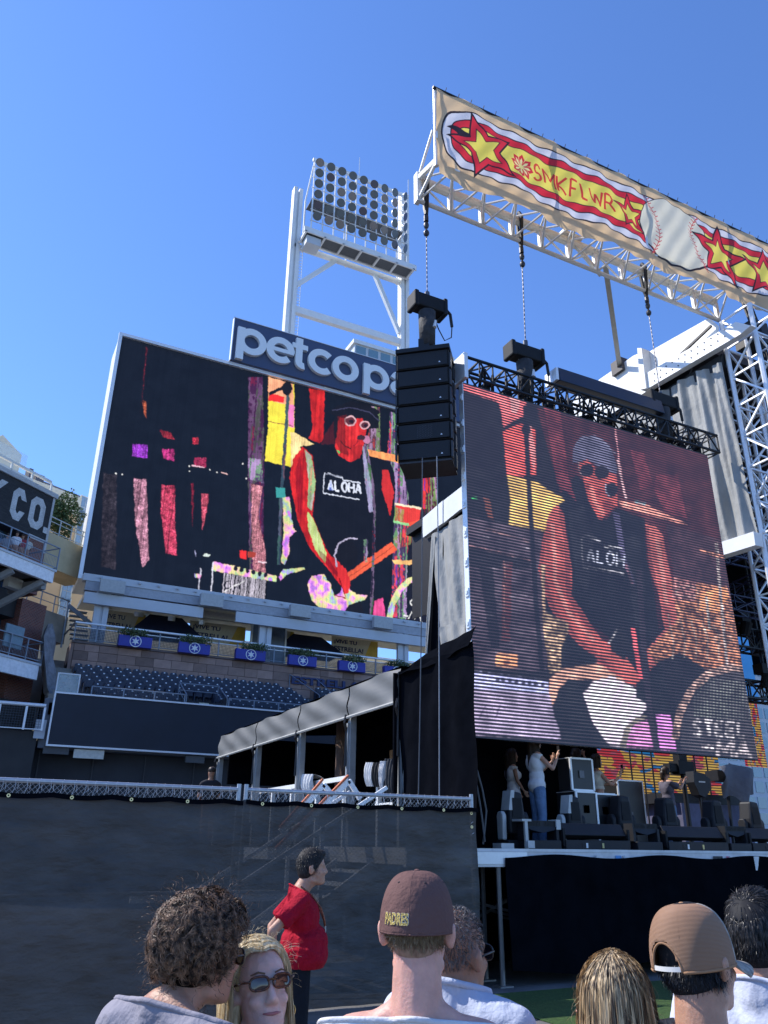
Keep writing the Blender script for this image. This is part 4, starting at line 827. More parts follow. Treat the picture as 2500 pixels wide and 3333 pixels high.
def drape(P, N, M, amp, fr, seed, wob=.3):
    r = np.random.default_rng(seed); ph = r.random(6)*6.28; return G().grid(P, N, M)
g = G()
def skirt(i, j):
    x = 6.95+i*.08; zt_ = DZ-.06-.05*abs(math.sin(x*1.55+.4))**2; z = zt_-(zt_-.16-.05*math.sin(x*2.1))*j/10
    y = SY-.06-.035*math.sin(x*9+math.sin(x*3)*2)*(.3+.7*j/10)-.02*math.sin(z*3+x); return (x, y, z)
g.grid(skirt, 300, 10); put('skirt', g, FAB, stg, smooth=True)
for x, y in ((6.25, 10.3), (6.6, 11.5), (7.0, 10.6), (5.6, 11.5), (6.9, 10.05)):
    g = G(); g.tube((x, y, 0), (x, y, DZ-.2), .035, 8); g.box(x-.1, x+.1, y-.1, y+.1, 0, .02); put('leg', g, mat('dull_scaffold', (.22, .22, .22), .5, .6), stg)
g = G()
for k in range(9): y = 10.4+k*.9; g.beam((5.5, y, .3+.1*(k % 3)), (9.5, y+1.5, 1.4-.12*(k % 4)), .05, .05); g.beam((5.5, y+.8, 1.3), (9.5, y-.2, .4), .04, .04)
g.box(5.9, 7.5, 17, 17.1, .2, 1.3); put('under_bracing', g, mat('dull_scaffold', ()), stg)
g = G(); rr = random.Random(2)
for k in range(12):
    x = 6.0+rr.random()*.8; y = 10.6+rr.random(); g.path([(x+math.sin(a*2+k)*.25, y+math.cos(a+k)*.2, 1.4-a*.22+.1*math.sin(a*3+k)) for a in range(6)], .012, 4)
put('hanging_cables', g, BLK, stg)
g = G(); g.box(5.5, 34, 24, 24.3, 0, 1.3); put('rear_skirt', g, FAB, stg)
# roof, side wing, corner tower
rf = thing('stage_roof', 'stage roof with white riveted side beams, grey side tarp and white lattice tower', 'stage roof', (14, 16, 7))
XW = 14.0
u0 = aX(1385, 1690, XW); u1 = aX(1505, 1590, XW); v0 = aX(1388, 1752, XW); v1 = aX(1505, 1662, XW)
yz = lambda x, y, X=XW: tuple(aX(x, y, X)[1:])
g = G(); g.yz([yz(1385,1690), yz(1452,1632), yz(1452,1705), yz(1388,1752)], XW-.15, XW); put('wing_panel', g, WHT, rf)
g = G(); g.yz([yz(1453,1631), yz(1955,1243), yz(2075,1160), yz(2118,1145), yz(2118,1277), yz(1505,1662), yz(1453,1704)], XW-.12, XW+.0); put('wing_panel', g, WHT, rf)
g = G(); g.yz([yz(2119,1150), yz(2315,1040), yz(2340,1062), yz(2340,1100), yz(2119,1240)], XW-.10, XW+.0); put('wing_panel', g, WHT, rf)
BV = mat('riveted_white_beam', (.78, .78, .77), .4, var=.04)
g = G(); g.yz([yz(2119,1232), yz(2425,1060), yz(2475,1072), yz(2440,1100), yz(2130,1278)], XW-.3, XW-.12); put('riveted_beam', g, BV, rf)
g = G(); g.yz([yz(2108,1145), yz(2122,1145), yz(2138,1275), yz(2118,1280)], XW-.36, XW-.1); put('hinge_post', g, BV, rf)
pa, pb, pc, pd = [Vector((XW-.302, *yz(*q_))) for q_ in ((2150,1255), (2150,1232), (2400,1100), (2400,1078))]
g = G()
for k in range(12):
    t = (k+.5)/12
    for a, b in ((pa, pc), (pb, pd)): p_ = a.lerp(b, t); g.tube(p_, p_-Vector((.015, 0, 0)), .018, 6)
put('rivets', g, mat('dark_rivet', (.12, .12, .13), .5, .5), rf)
g = G(); P_ = [Vector((XW-.2, *yz(2170,1225))), Vector((XW-.2, *yz(2215,1180))), Vector((XW-.2, *yz(2335,1068)))]
g.beam(P_[0], P_[1], .06, .08); g.beam(P_[1], P_[2], .05, .06); put('black_strut', g, BLK, rf)
g = G(); a = Vector(aX(1990, 940, XW-2)); b = Vector((XW-.1, *yz(2027,1205))); g.beam(Vector(aY(1970, 862, 10.9)), b, .12, .05); put('stay_bar', g, mat('bare_steel_bar', (.38, .37, .33), .5, .4), rf)
g = G(); g.box(b.x-.12, b.x+.12, b.y-.2, b.y+.2, b.z-.15, b.z+.25); put('stay_bracket', g, mat('rust_bracket', (.06, .05, .05), .6), rf)
# grey side tarp: hangs from the wing beam
def lin(pts, t):
    s = t*(len(pts)-1); k = min(int(s), len(pts)-2); return Vector(pts[k]).lerp(Vector(pts[k+1]), s-k)
def tarp(name, top, bot, N, M, amp, freq, seed, m, parent, nrm=(-1,0,0)):
    r = random.Random(seed); ph = [r.random()*6 for _ in range(4)]; nrm = Vector(nrm)
    def P(i, j):
        a = lin(top, i/N); b = lin(bot, i/N); t = j/M; p = a.lerp(b, t); s = i/N*freq
        d = amp*(math.sin(s+ph[0]+t*1.5)*.6+math.sin(s*2.3+ph[1]-t*2)*.3+math.sin(t*9+s*.7+ph[2])*.22*t)
        return p+nrm*d
    g = G(); g.grid(P, N, M); return put(name, g, m, parent, smooth=True)
T3 = lambda x, y, X=XW-.05: tuple(aX(x, y, X))
tarp('side_tarp', [T3(1405,1745), T3(1505,1672), T3(2155,1275), T3(2260,1215), T3(2350,1180)], [T3(1440,2078), T3(1512,2040), T3(2200,1840), T3(2358,1785), T3(2462,1738)], 240, 50, .10, 40, 1, GRYV, rf)
tarp('side_tarp', [T3(1405,1745,XW-.12), T3(1418,1745,XW-.12)], [T3(1385,2130,XW-.12), T3(1392,2135,XW-.12)], 8, 20, .05, 8, 2, GRYV, rf)
tarp('black_inner_drape', [T3(1410,1752,XW+.05), T3(1450,1735,XW+.05)], [T3(1386,2140,XW+.05), T3(1440,2110,XW+.05)], 20, 20, .06, 14, 3, FAB, rf)
g = G(); a = Vector(T3(1385,2120)); b = Vector(T3(1530,2035)); tarp('tarp_valance', [T3(1432,2045,XW-.1), T3(1520,2000,XW-.1)], [T3(1440,2130,XW-.1), T3(1522,2098,XW-.1)], 30, 10, .08, 12, 4, GRYV, rf)
g = G(); g.yz([yz(1390,1754), yz(2350,1150), yz(2350,1190), yz(1400,1772)], XW+.01, XW+.3); put('beam_shade_strip', g, BLK, rf)  # black strip stands in for the shade under the wing beam
lb0 = Vector((XW-.1, *yz(2345,1800))); lb1 = Vector((XW-.1, *yz(2480,1758))); g = G(); g.beam(lb0, lb1, .25, .3); put('lower_beam', g, BV, rf)
# black underside and back of the stage
g = G(); g.box(XW+.1, 34, 11.2, 26, 13.2, 13.5); put('roof_deck', g, BLK, rf)
g = G(); g.yz([(11.2, 13.2), (26, 13.6), (26, 9.8), (20, 9.3), (15, 8.4)], XW+.35, XW+.4); put('inner_side_black', g, BLK, rf)
g = G(); g.box(XW+.3, 40, 22.0, 22.3, 8.8, 13.4); put('upper_back_drape', g, FAB, rf)
g = G(); g.box(XW+.3, 22.2, 22.0, 22.3, DZ, 9); put('back_drape', g, FAB, rf)
DBL = mat('deep_blue_lit_steel', (.03, .035, .09), .5)
for k, (x0, y0, z0, x1, y1, z1) in enumerate(((14.5,14,9.2,24,14,9.2), (14.5,17,8.9,26,17,8.9), (15,13,10.5,15,22,9.8), (18,12,11,18,22,10), (21,12,11,21,22,10), (24,12,11,24,22,10))):
    g = G(); up_ = (0, 0, .5); sd = (0, .5, 0) if y0 == y1 else (.5, 0, 0); truss(g, (x0, y0, z0), (x1, y1, z1), up_, sd, 10, .03, .018); put('roof_truss', g, DBL, rf)
# lattice corner tower
tw = G(); TX = aY(2395, 1150, 11.0)
b0 = Vector(aY(2480, 1760, 10.6)); 
truss(tw, (14.13, 9.5, 1.7), (14.13, 9.5, 13.3), (0, .8, 0), (.8, 0, 0), 15, .055, .028); put('corner_tower', tw, ALU, rf)
g = G(); truss(g, (16.3, 11.6, 1.7), (16.3, 11.6, 13.0), (0, .7, 0), (.7, 0, 0), 16, .05, .028); put('corner_tower', g, ALU, rf)
g = G()
for k in range(4): g.path([(14.75+.1*k, 10.2, 14.8), (14.8+.10*k, 10.0, 13.2), (15.0+.1*k, 10.0, 11.5-.3*k), (15.05+.12*k, 10.1, 9.6)], .035, 6)
g.box(14.9, 15.4, 10.0, 10.6, 12.9, 13.5); put('tower_cables', g, BLK, rf)
# ------------------------------------------------------------ front header truss + banner
ht = thing('header_truss', 'white triangular header truss carrying the printed banner above the stage', 'truss', (11, 10.6, 13.8))
g = G(); xs, xe = 6.08, 14.6; TB = 13.78; TY = 10.7; TF = 9.98; TFz = 14.12; TR = 14.36
g.tube((xs, TY, TB), (xe, TY, TB), .05, 8); put('bottom_chord', g, WHT, ht)
g = G(); g.tube((xs, TY+.02, TR), (xe, TY+.02, TR+.0), .10, 10); put('rear_chord', g, CRM, ht)
g = G(); g.tube((xs+.0, TF, TFz), (xe+1.5, TF, TFz), .045, 8); put('front_chord', g, WHT, ht)
g = G(); nb = 11; L_ = (xe-xs)/nb
for k in range(nb+1):
    x = xs+k*L_
    g.box(x-.05, x+.05, TY-.03, TY+.05, TB, TR-.05) if k % 1 == 0 else None
    if k < nb:
        xm = x+L_/2; g.tube((x, TY, TB), (xm, TF, TFz), .026, 5); g.tube((x+L_, TY, TB), (xm, TF, TFz), .026, 5)
        g.tube((x, TY, TR), (xm, TF, TFz), .024, 5); g.tube((x+L_, TY, TR), (xm, TF, TFz), .024, 5)
        g.tube((x, TY+.02, TR), (x+L_, TY, TB), .024, 5) if k % 2 == 0 else g.tube((x, TY, TB), (x+L_, TY+.02, TR), .024, 5)
put('lacing', g, WHT, ht)
g = G(); g.box(xs-.06, xs+.04, TY-.07, TY+.07, TB-.06, TR+.12); g.beam((xs, TY, TR), (xs, TF, TFz+.05), .08, .1); g.tube((xs, TY, TB), (xs, TF, TFz), .035, 6); g.tube((xs-.0, TF+.1, 15.1), (xs, TY, TR), .03, 6); put('end_frame', g, WHT, ht)
BX0, BX1, BZ0, BZ1, BY = 6.05, 17.9, 13.78, 16.06, 9.86
for x in (xs, 8.9, 11.6, 14.3, 17):
    g = G(); g.tube((x, TF-.02, TFz-.1), (x, TF-.02, BZ1+.06), .045, 8); put('banner_post', g, ALU, ht)
g = G(); g.tube((xs-.08, BY+.05, BZ1+.04), (18.2, BY+.05, BZ1+.04), .035, 8); put('banner_rail', g, BLK, ht)
g = G()
for k in range(38): x = xs+.2+k*.31; g.tube((x, BY+.05, BZ1-.0), (x+.02, BY-.0, BZ1+.14), .008, 4)
put('zip_ties', g, BLK, ht)
# plate bracket and black hoist slings on the truss
g = G(); g.box(9.75, 10.3, TY-.12, TY+.16, TR+.08, TR+.16); put('splice_plate', g, mat('mill_steel', (.62, .61, .56), .5), ht)
g = G(); g.beam((10.1, TY, TR), (10.9, TY+.05, TB), .07, .09); put('splice_brace', g, mat('mill_steel', ()), ht)
# banner printed with polygons on the cloth
bn = thing('banner', 'tan header banner with red and yellow stars, a baseball and the word SMKFLWR', 'banner', (11, BY, 15))
BSC = (BX1-BX0)
def bz(x, z):
    sag = .05*math.sin(x*2.1)+.03*math.sin(x*5.3+1); drop = -.08*abs(math.sin((x-BX0)*1.17+1.3)); t = (z-BZ0)/(BZ1-BZ0)
    y = BY+.05*math.sin(x*2.4+z*1.2)*(1-t)+.03*math.sin(x*6+z*4)+ .02*math.sin(x*13-z*9)*(1-t*.5); return (x, y, z+(drop*(1-t))+.0*sag)
g = G(); g.grid(lambda i, j: bz(BX0+(BX1-BX0)*i/240, BZ0+(BZ1-BZ0)*j/30), 240, 30)
def cloth_mat(name, col):
    m = mat(name, col, .55, var=.05, scale=3, bump=.05, bscale=6); n = m.node_tree.nodes; L = m.node_tree.links
    if 'tr' in n: return m
    tr = n.new('ShaderNodeBsdfTranslucent'); tr.name = 'tr'; tr.inputs[0].default_value = (*col, 1); mx = n.new('ShaderNodeMixShader'); mx.inputs[0].default_value = .38
    out = n['Material Output']; L.new(n['Principled BSDF'].outputs[0], mx.inputs[1]); L.new(tr.outputs[0], mx.inputs[2]); L.new(mx.outputs[0], out.inputs[0]); return m
# paint the print as a picture computed here
BW, BH = 1900, 340
cb = Canvas(BW, BH, lambda x, z: ((x-BX0)/(BX1-BX0)*BW, (BZ1-z)/(BZ1-BZ0)*BH), (.80, .56, .32))
BK, WT, RD, YL = (.03, .02, .025), (.72, .70, .74), (.72, .03, .045), (.90, .74, .12)
def capsule(x0, x1, z0, z1, r): return arc(x0+r, z1-r, r, r, 180, 90, 8)+[(x1, z1), (x1, z0)]+arc(x0+r, z0+r, r, r, 270, 180, 8)
def rcap(x0, x1, z0, z1, r): return [(x0, z0)]+arc(x1-r, z0+r, r, r, 270, 360, 8)+arc(x1-r, z1-r, r, r, 0, 90, 8)+[(x0, z1)]
zc = 15.0
for h, c_ in ((.80, BK), (.765, WT), (.60, BK), (.57, RD), (.41, BK), (.385, YL)):
    cb.poly(capsule(6.17+(.80-h)*.9, 18, zc-h, zc+h, min(h, .72)), c_)
    if c_ in (WT, RD): pass
def star(cx, cz, r, rot, fat=.42, sx=1):
    return [(cx+sx*(r if i % 2 == 0 else r*fat)*math.sin(rot+i*math.pi/5), cz+(r if i % 2 == 0 else r*fat)*math.cos(rot+i*math.pi/5)) for i in range(10)]
cb.poly([(6.95, zc-.12), (6.28, zc+.14), (6.40, zc+.22), (7.0, zc+.27)], BK)
def bigstar(cx, cz, s, rot):
    for r, c_ in ((1.02, BK), (.90, RD), (.58, BK), (.52, YL)): cb.poly(star(cx, cz, r*s, rot, .44), c_)
bigstar(7.16, 14.95, .88, -.34)
bigstar(11.15, 15.0, .56, -.1)
# flower mark
FX, FZ = 8.12, 14.95
for k in range(8):
    a = k*math.pi/4+.1
    def pt(r, da): return (FX+r*math.sin(a+da)*.92, FZ+r*math.cos(a+da))
    cb.poly([pt(.07, -.5), pt(.24, -.36), pt(.33, 0), pt(.24, .36), pt(.07, .5)], RD if k % 1 == 0 else YL); cb.poly([pt(.05, -.2), pt(.17, -.2), pt(.24, 0), pt(.17, .2), pt(.05, .2)], (.93, .80, .35)) 
    cb.line([pt(.0, 0), pt(.33, .39)], .012, (.93, .78, .3))
def bl_line(pts, wd, q_): cb.line(pts, wd, q_)
xx = 8.42
for ch, w_ in (('S', .20), ('M', .33), ('K', .25), ('F', .20), ('L', .20), ('W', .35), ('R', .25)):
    h_ = .42 if ch != 'S' else .40; SHP = {}
    def ln(p, wd, q_): bl_line([(a, 2*14.80-b+0) if False else (a, b) for a, b in p], wd, q_)
    zb_ = 14.76
    def flip(p, wd, q_): cb.line([(a, zb_+(zb_-b)) for a, b in p], wd, q_)
    letters(flip, ch, xx, zb_, w_, h_, 0, .055, (.75, .05, .04), 0); xx += w_+.07
# baseball
cb.ell(12.52, 14.94, 1.10, .98, BK); cb.ell(12.52, 14.96, 1.07, .94, (.78, .72, .56))
for sgn, cx_ in ((1, 11.15), (-1, 13.85)):
    pts_ = arc(cx_, 14.96, .82, 1.05, -52, 52, 15) if sgn > 0 else arc(cx_, 14.96, .82, 1.05, 232, 128, 15)
    cb.line(pts_, .02, (.55, .05, .05))
    for (x, z) in pts_[1:-1]: cb.line([(x-.09, z+.05), (x, z-.02), (x+.09, z+.05)], .022, (.6, .05, .05))
bigstar(13.95, 14.95, .92, .12); bigstar(15.5, 14.9, .85, .1); bigstar(17.0, 14.95, .9, -.1)
imb = image_of('banner_print', np.clip(cb.a, 0, 1))
bmt = bpy.data.materials.new('banner_vinyl'); bmt.use_nodes = True; n_ = bmt.node_tree.nodes; L2 = bmt.node_tree.links; b_ = n_['Principled BSDF']; b_.inputs['Roughness'].default_value = .5
ti = n_.new('ShaderNodeTexImage'); ti.image = imb; ti.extension = 'EXTEND'; L2.new(ti.outputs[0], b_.inputs['Base Color'])
trn = n_.new('ShaderNodeBsdfTranslucent'); L2.new(ti.outputs[0], trn.inputs[0]); mx = n_.new('ShaderNodeMixShader'); mx.inputs[0].default_value = .45
bz_ = n_.new('ShaderNodeTexNoise'); bz_.inputs['Scale'].default_value = 2.5; tc_ = n_.new('ShaderNodeTexCoord'); L2.new(tc_.outputs['Object'], bz_.inputs['Vector']); bpn = n_.new('ShaderNodeBump'); bpn.inputs['Distance'].default_value = .08; bpn.inputs['Strength'].default_value = .5; L2.new(bz_.outputs['Fac'], bpn.inputs['Height']); L2.new(bpn.outputs[0], b_.inputs['Normal'])
L2.new(b_.outputs[0], mx.inputs[1]); L2.new(trn.outputs[0], mx.inputs[2]); L2.new(mx.outputs[0], n_['Material Output'].inputs[0])
me = g.mesh('cloth'); uvl = me.uv_layers.new(name='uv')
for lp in me.loops:
    vi = lp.vertex_index; uvl.data[lp.index].uv = ((vi//31)/240, (vi % 31)/30)
me.materials.append(bmt); put('cloth', me, None, bn, smooth=True)
# ------------------------------------------------------------ chains, hoists and hanging loads
def chain(p0, p1, label):
    g = G(); p0 = Vector(p0); p1 = Vector(p1); n = int((p1-p0).length/.055)
    for k in range(n):
        a = p0.lerp(p1, k/n); b = p0.lerp(p1, (k+.95)/n); s = .012
        if k % 2: g.box(min(a.x, b.x)-.012, max(a.x, b.x)+.012, a.y-.004, a.y+.004, b.z, a.z)
        else: g.box(min(a.x, b.x)-.004, max(a.x, b.x)+.004, a.y-.012, a.y+.012, b.z, a.z)
    g.tube(p1+Vector((0,0,-.05)), p1+Vector((0,0,.1)), .05, 8); 
    t = thing('hoist_chain', label, 'chain', tuple(p0), group='hoist chains hanging from the header truss'); put('links', g, mat('dark_chain_steel', (.12, .12, .13), .4, .7), t)
    g = G(); g.path([p0+Vector((0,0,1.1)), p0+Vector((.03,.12,.9)), p0+Vector((.0,.05,.35)), p0+Vector((0,0,.15))], .04, 6); g.path([p0+Vector((0,-.0,1.1)), p0+Vector((-.03,-.12,.9)), p0+Vector((.0,-.03,.35)), p0+Vector((0,0,.15))], .045, 6); put('sling', g, BLK, t)
    g = G(); g.tube(p0+Vector((0,0,-.02)), p0+Vector((0,0,.12)), .05, 8); g.ell(p0+Vector((0,0,-.12)), (.055,.055,.09)); g.ell(p0+Vector((0,0,-.32)), (.06,.06,.08)); g.tube(p0+Vector((0,0,-.3)), p0+Vector((0,0,.0)), .02, 6); put('hook', g, mat('dark_hook', (.05, .05, .055), .4, .7), t)
HY = 10.7
ch1a = (6.26, HY, TB-.45); ch1b = aY(1388, 965, HY); ch2a = (8.62, HY, TB-.3); ch2b = aY(1694, 1118, HY); ch3a = (12.2, HY, TB-.3); ch3b = aY(2150, 1290, HY)
chain(ch1a, (6.26, HY, ch1b[2]), 'long hoist chain above the hanging loudspeakers')
chain(ch2a, (8.55, HY, ch2b[2]), 'hoist chain above the left end of the tour screen truss')
chain(ch3a, (ch3b[0], HY, ch3b[2]), 'hoist chain above the right end of the tour screen truss')
def hoist(c, w_, label, bagdir=0):
    t = thing('chain_hoist', label, 'hoist', c, group='black chain hoists'); g = G(); x, y, z = c
    g.box(x-w_/2, x+w_/2, y-.15, y+.15, z-.15, z+.15); g.box(x-w_/2-.04, x-w_/2+.06, y-.17, y+.17, z-.19, z+.17); g.box(x+w_/2-.06, x+w_/2+.03, y-.17, y+.17, z-.2, z+.18); put('motor', g, BLK2, t, bev=.03)
    g = G(); g.tube((x-.05, y-.05, z-1.0), (x-.05, y-.05, z-.22), .15, 12, .17); put('chain_bag', g, mat('worn_black_bag', (.03, .03, .032), .8, var=.5, scale=8, bump=.3, bscale=10), t, smooth=True)
    g = G(); g.path([(x+w_/2, y-.05, z+.05), (x+w_/2+.12, y-.08, z-.1), (x+w_/2+.17, y-.05, z-.35)], .03, 6); g.path([(x+w_/2+.17, y-.05, z-.35), (x+w_/2+.15, y-.05, z-.6), (x+w_/2, y-.05, z-.72), (x+.2, y-.05, z-.5), (x+.12, y-.05, z-.3)], .012, 5); put('power_cable', g, BLK, t)
    g = G(); g.tube((x+.05, y-.18, z-.45), (x+.02, y-.2, z-.62), .03, 6, .045); put('tag', g, ALU, t)
    for s in (-.14, 0, .14): g = G(); g.tube((x+s, y, z-.3), (x+s, y, z-.14), .02, 5); put('hook', g, ALU, t)
hc = aY(1385, 993, HY); hoist((6.27, HY, hc[2]), .66, 'black chain hoist directly above the hanging loudspeaker column')
hc = aY(1690, 1150, HY); hoist((8.5, HY-.0, hc[2]), .74, 'black chain hoist on the left part of the black screen truss')
hc = aY(2150, 1310, HY); hoist((hc[0], HY, hc[2]), .74, 'black chain hoist on the right end of the black screen truss')
# line array: six cabinets
la = thing('line_array', 'column of six black loudspeaker cabinets hanging from a chain hoist', 'loudspeaker', (0, 0, 0))
GRL = mat('speaker_grille', (.010, .011, .014), .55, var=.3, scale=90, bump=.15, bscale=160, spec=.4)
pz = aY(1297, 1135, 10.7)[2]; pzb = aY(1310, 1485, 10.7)[2]; XL, XR_ = 5.70, 6.66; hh = (pz-pzb)/6; ty = 10.7
for k in range(6):
    z1_ = pz-k*hh; z0_ = z1_-hh+.02; tl_ = .018*k
    g = G(); g.yz([(ty+tl_, z1_), (ty+.62+tl_, z1_-.05-.03*k*.3), (ty+.62+tl_, z0_+.05), (ty+tl_*1.3, z0_)], XL, XR_)
    c_ = put('cabinet', g, BLK2, la, bev=.008)
    g = G(); g.box(XL+.03, XR_-.03, ty-.018+tl_, ty-.002+tl_, z0_+.02, z1_-.02); put('grille', g, GRL, c_)
    g = G(); g.box(XR_+.001, XR_+.03, ty+.02, ty+.14, z0_-.03, z1_-.06); put('rigging_plate', g, mat('rigging_grey', (.05, .05, .055), .5, .4), c_)
    g = G(); g.box(XR_+.001, XR_+.03, ty+.45, ty+.6, z0_-.02, z1_-.08); put('rigging_plate', g, mat('rigging_grey', ()), c_)
    g = G(); g.add([(XR_-.19, ty-.021+tl_, z0_+.07), (XR_-.15, ty-.021+tl_, z0_+.07), (XR_-.17, ty-.021+tl_, z0_+.10)], [(0,1,2)]); put('logo_mark', g, ALU, c_)
    g = G(); g.box(XL-.035, XL-.002, ty+.03, ty+.2, z1_-.13, z1_+.0); g.box(XL-.03, XL-.002, ty+.02, ty+.1, z0_+.01, z1_-.15); put('latch', g, mat('rigging_grey', ()), c_)
    if k == 4:
        g = G()
        for a in range(10):
            for b in range(7): g.box(XL+.36+a*.028, XL+.372+a*.028, ty-.022+tl_, ty-.019+tl_, z0_+.05+b*.035+(a % 2)*.015, z0_+.065+b*.035+(a % 2)*.015)
        put('horn_perforation', g, mat('perf_grey', (.05, .05, .055), .4), c_)
g = G(); g.box(XL-.02, XR_+.02, ty-.05, ty+.8, pz+.005, pz+.09); g.box(6.1, 6.3, ty, ty+.2, pz+.09, pz+.3); put('top_frame', g, BLK, la)
g = G(); g.box(XL+.02, XR_+.0, ty+.12, ty+.76, pzb-.02, pzb+.015); put('bottom_frame', g, mat('rigging_grey', ()), la)
lrot = math.radians(-40); lpx, lpy = 6.18, 10.98; la.rotation_euler = (0, 0, lrot); la.location = (6.26-(math.cos(lrot)*lpx-math.sin(lrot)*lpy), 10.8-(math.sin(lrot)*lpx+math.cos(lrot)*lpy), 0)
# tour screen on black truss
SX_0, SX_1, SZ_0, SZ_1, SYY = 6.88, 13.12, 3.25, 9.60, 10.5
sc = thing('tour_screen', 'large hanging video wall showing a guitarist in hat and ALOHA shirt over the stage edge', 'video wall', (10, 10.55, 6.4))
W2 = 720; H2 = 720
def T2(x, y):
    p = aY(1480+x/1.6265, 1200+y/1.6265, SYY); return (p[0]-SX_0)/(SX_1-SX_0)*W2, (SZ_1-p[2])/(SZ_1-SZ_0)*H2
d = Canvas(W2, H2, T2, (.030, .028, .032))
mA = snoise(H2, W2, 18, 21, 1.2); mB = snoise(H2, W2, 8, 22, 1); mV = snoise(H2, W2, 40, 23, 5); mC = snoise(H2, W2, 26, 24, .8)
rgh = lambda s_, q: q*(.55+.9*mA[s_][..., None]); hi = lambda s_, q: q*(.2+2.2*np.clip(mB[s_]-.35, 0, 1)[..., None])
d.poly([(430,200),(1340,450),(1480,1300),(1130,1250),(900,800),(640,560),(560,660)], (.13,.028,.03), tex=lambda s_, q: q*(.5+.9*mV[s_][..., None]))
for q_ in ([(470,190),(560,230),(600,560),(640,700),(540,600)], [(1070,560),(1180,560),(1230,800),(1110,760),(1050,620)], [(930,430),(1000,440),(1050,620),(980,640)]): d.poly(q_, (.26,.04,.05), tex=rgh)
d.poly([(55,780),(470,860),(490,1600),(70,1590)], (.13,.09,.12), tex=lambda s_, q: q*(.5+.8*mC[s_][..., None]))
for q_ in ([(130,1050),(200,1060),(240,1480),(190,1480)], [(55,930),(400,1000),(400,1060),(60,1050)]): d.poly(q_, (.035,.03,.035))
d.poly([(255,1020),(305,1025),(290,1440),(245,1440)], (.16,.05,.05), tex=rgh); d.line([(262,1020),(262,1400)], 5, (.6,.3,.25), tex=hi)
d.poly([(1120,820),(1400,900),(1470,1250),(1180,1260)], (.12,.05,.06), tex=rgh)
d.poly([(45,80),(375,178),(385,235),(330,270),(258,305),(236,180),(45,112)], (.95,.16,.16), tex=lambda s_, q: q*(.7+.6*mA[s_][..., None]))
d.poly([(285,110),(350,150),(330,240),(300,230)], (1,.5,.5), a=.7)
d.poly([(256,330),(345,288),(425,320),(432,560),(275,572)], (1,.10,.06)); d.poly([(380,290),(405,300),(430,440),(420,560),(395,420)], (1,.45,.45), a=.6)
d.poly([(275,562),(432,600),(582,692),(545,722),(515,760),(488,858),(285,822),(295,690)], (1,.62,.10))
d.poly([(655,500),(700,480),(760,540),(858,560),(862,745),(815,805),(760,790),(708,700)], (.66,.10,.07), tex=rgh); d.poly([(740,640),(850,640),(850,660),(745,670)], (.35,.04,.03), a=.6)
d.poly([(622,500),(628,410),(665,358),(740,352),(820,400),(860,520),(855,560),(760,520),(700,478)], (.17,.16,.27), tex=rgh); d.line([(640,400),(690,355),(780,375),(850,450)], 7, (.3,.3,.45), a=.7)
d.ell(700,538,36,36,(.03,.025,.03)); d.ell(778,548,38,36,(.03,.025,.03)); d.line([(655,490),(655,540),(680,575)], 5, (.5,.35,.35), tex=hi)
d.poly([(548,722),(690,685),(760,810),(850,730),(1005,795),(1015,1000),(1095,1390),(1010,1462),(800,1450),(770,1430),(612,1200),(620,1090),(600,930)], (.022,.024,.028))
d.poly([(540,715),(575,760),(600,930),(622,1080),(614,1195),(775,1430),(880,1480),(985,1640),(960,1680),(880,1650),(760,1560),(600,1400),(500,1260),(440,1060),(470,880),(500,760)], (.66,.12,.085), tex=rgh)
d.poly([(1008,818),(1060,830),(1100,880),(1140,1080),(1180,1220),(1290,1260),(1290,1290),(1180,1440),(1030,1600),(1015,1490),(1110,1380),(1080,1200),(1030,1050)], (.60,.13,.10), tex=rgh)
d.poly([(1140,1120),(1440,1150),(1480,1300),(1520,1570),(1330,1590),(1190,1500),(1100,1540),(1060,1560),(1020,1490),(1180,1330)], (.95,.36,.16), tex=hi)
d.poly([(1300,1190),(1420,1150),(1450,1200),(1400,1290),(1290,1280)], (1,.38,.10), tex=rgh); d.poly([(1160,1100),(1280,1130),(1270,1230),(1150,1220)], (.9,.35,.32), tex=hi)
d.line([(1385,920),(1400,1120),(1440,1570)], 16, (.95,.75,.72), tex=hi); d.line([(1330,1200),(1350,1380)], 14, (.9,.8,.75), tex=hi)
d.poly([(1290,950),(1420,985),(1440,1010),(1300,970)], (.9,.35,.2), tex=hi)
d.line([(850,320),(868,480),(905,680)], 7, (.85,.35,.4)); d.line([(862,480),(905,690)], 10, (1,.6,.65)); d.poly([(862,700),(1000,712),(1232,822),(1190,818),(990,762),(880,725)], (.95,.35,.25), tex=rgh); d.line([(950,700),(1010,715)], 10, (.1,.5,.6))
d.ell(830,640,34,38,(.035,.03,.04)); d.line([(800,610),(798,650),(820,672)], 6, (.55,.55,.75))
d.poly([(835,760),(872,770),(905,1000),(960,1140),(945,1150),(880,1000)], (.13,.11,.22), tex=rgh); d.line([(905,1030),(940,1140)], 14, (.55,.25,.35), tex=hi)
d.line([(895,1082),(680,1048),(670,905),(690,880),(770,915)], 7, (.75,.72,.80), tex=hi); d.line([(790,940),(885,948)], 6, (.8,.78,.85))
letters(lambda p_, wd, q_: d.line(p_, wd, q_), 'ALOH', 702, 1018, 38, 66, .16, 9, (.72,.75,.95), .36); d.line([(680,885),(720,880),(770,910)], 5, (.5,.5,.6), tex=hi)
for q_, w_, a_ in (([(560,740),(590,900),(600,1090),(600,1200),(700,1350),(860,1470)], 26, .5), ([(470,900),(455,1060),(520,1270),(640,1420),(820,1580)], 22, .45), ([(1012,830),(1030,1000),(1070,1200),(1090,1380)], 24, .5), ([(1110,900),(1150,1100),(1170,1230)], 20, .4)): d.line(q_, w_, (.12,.02,.03), a_)
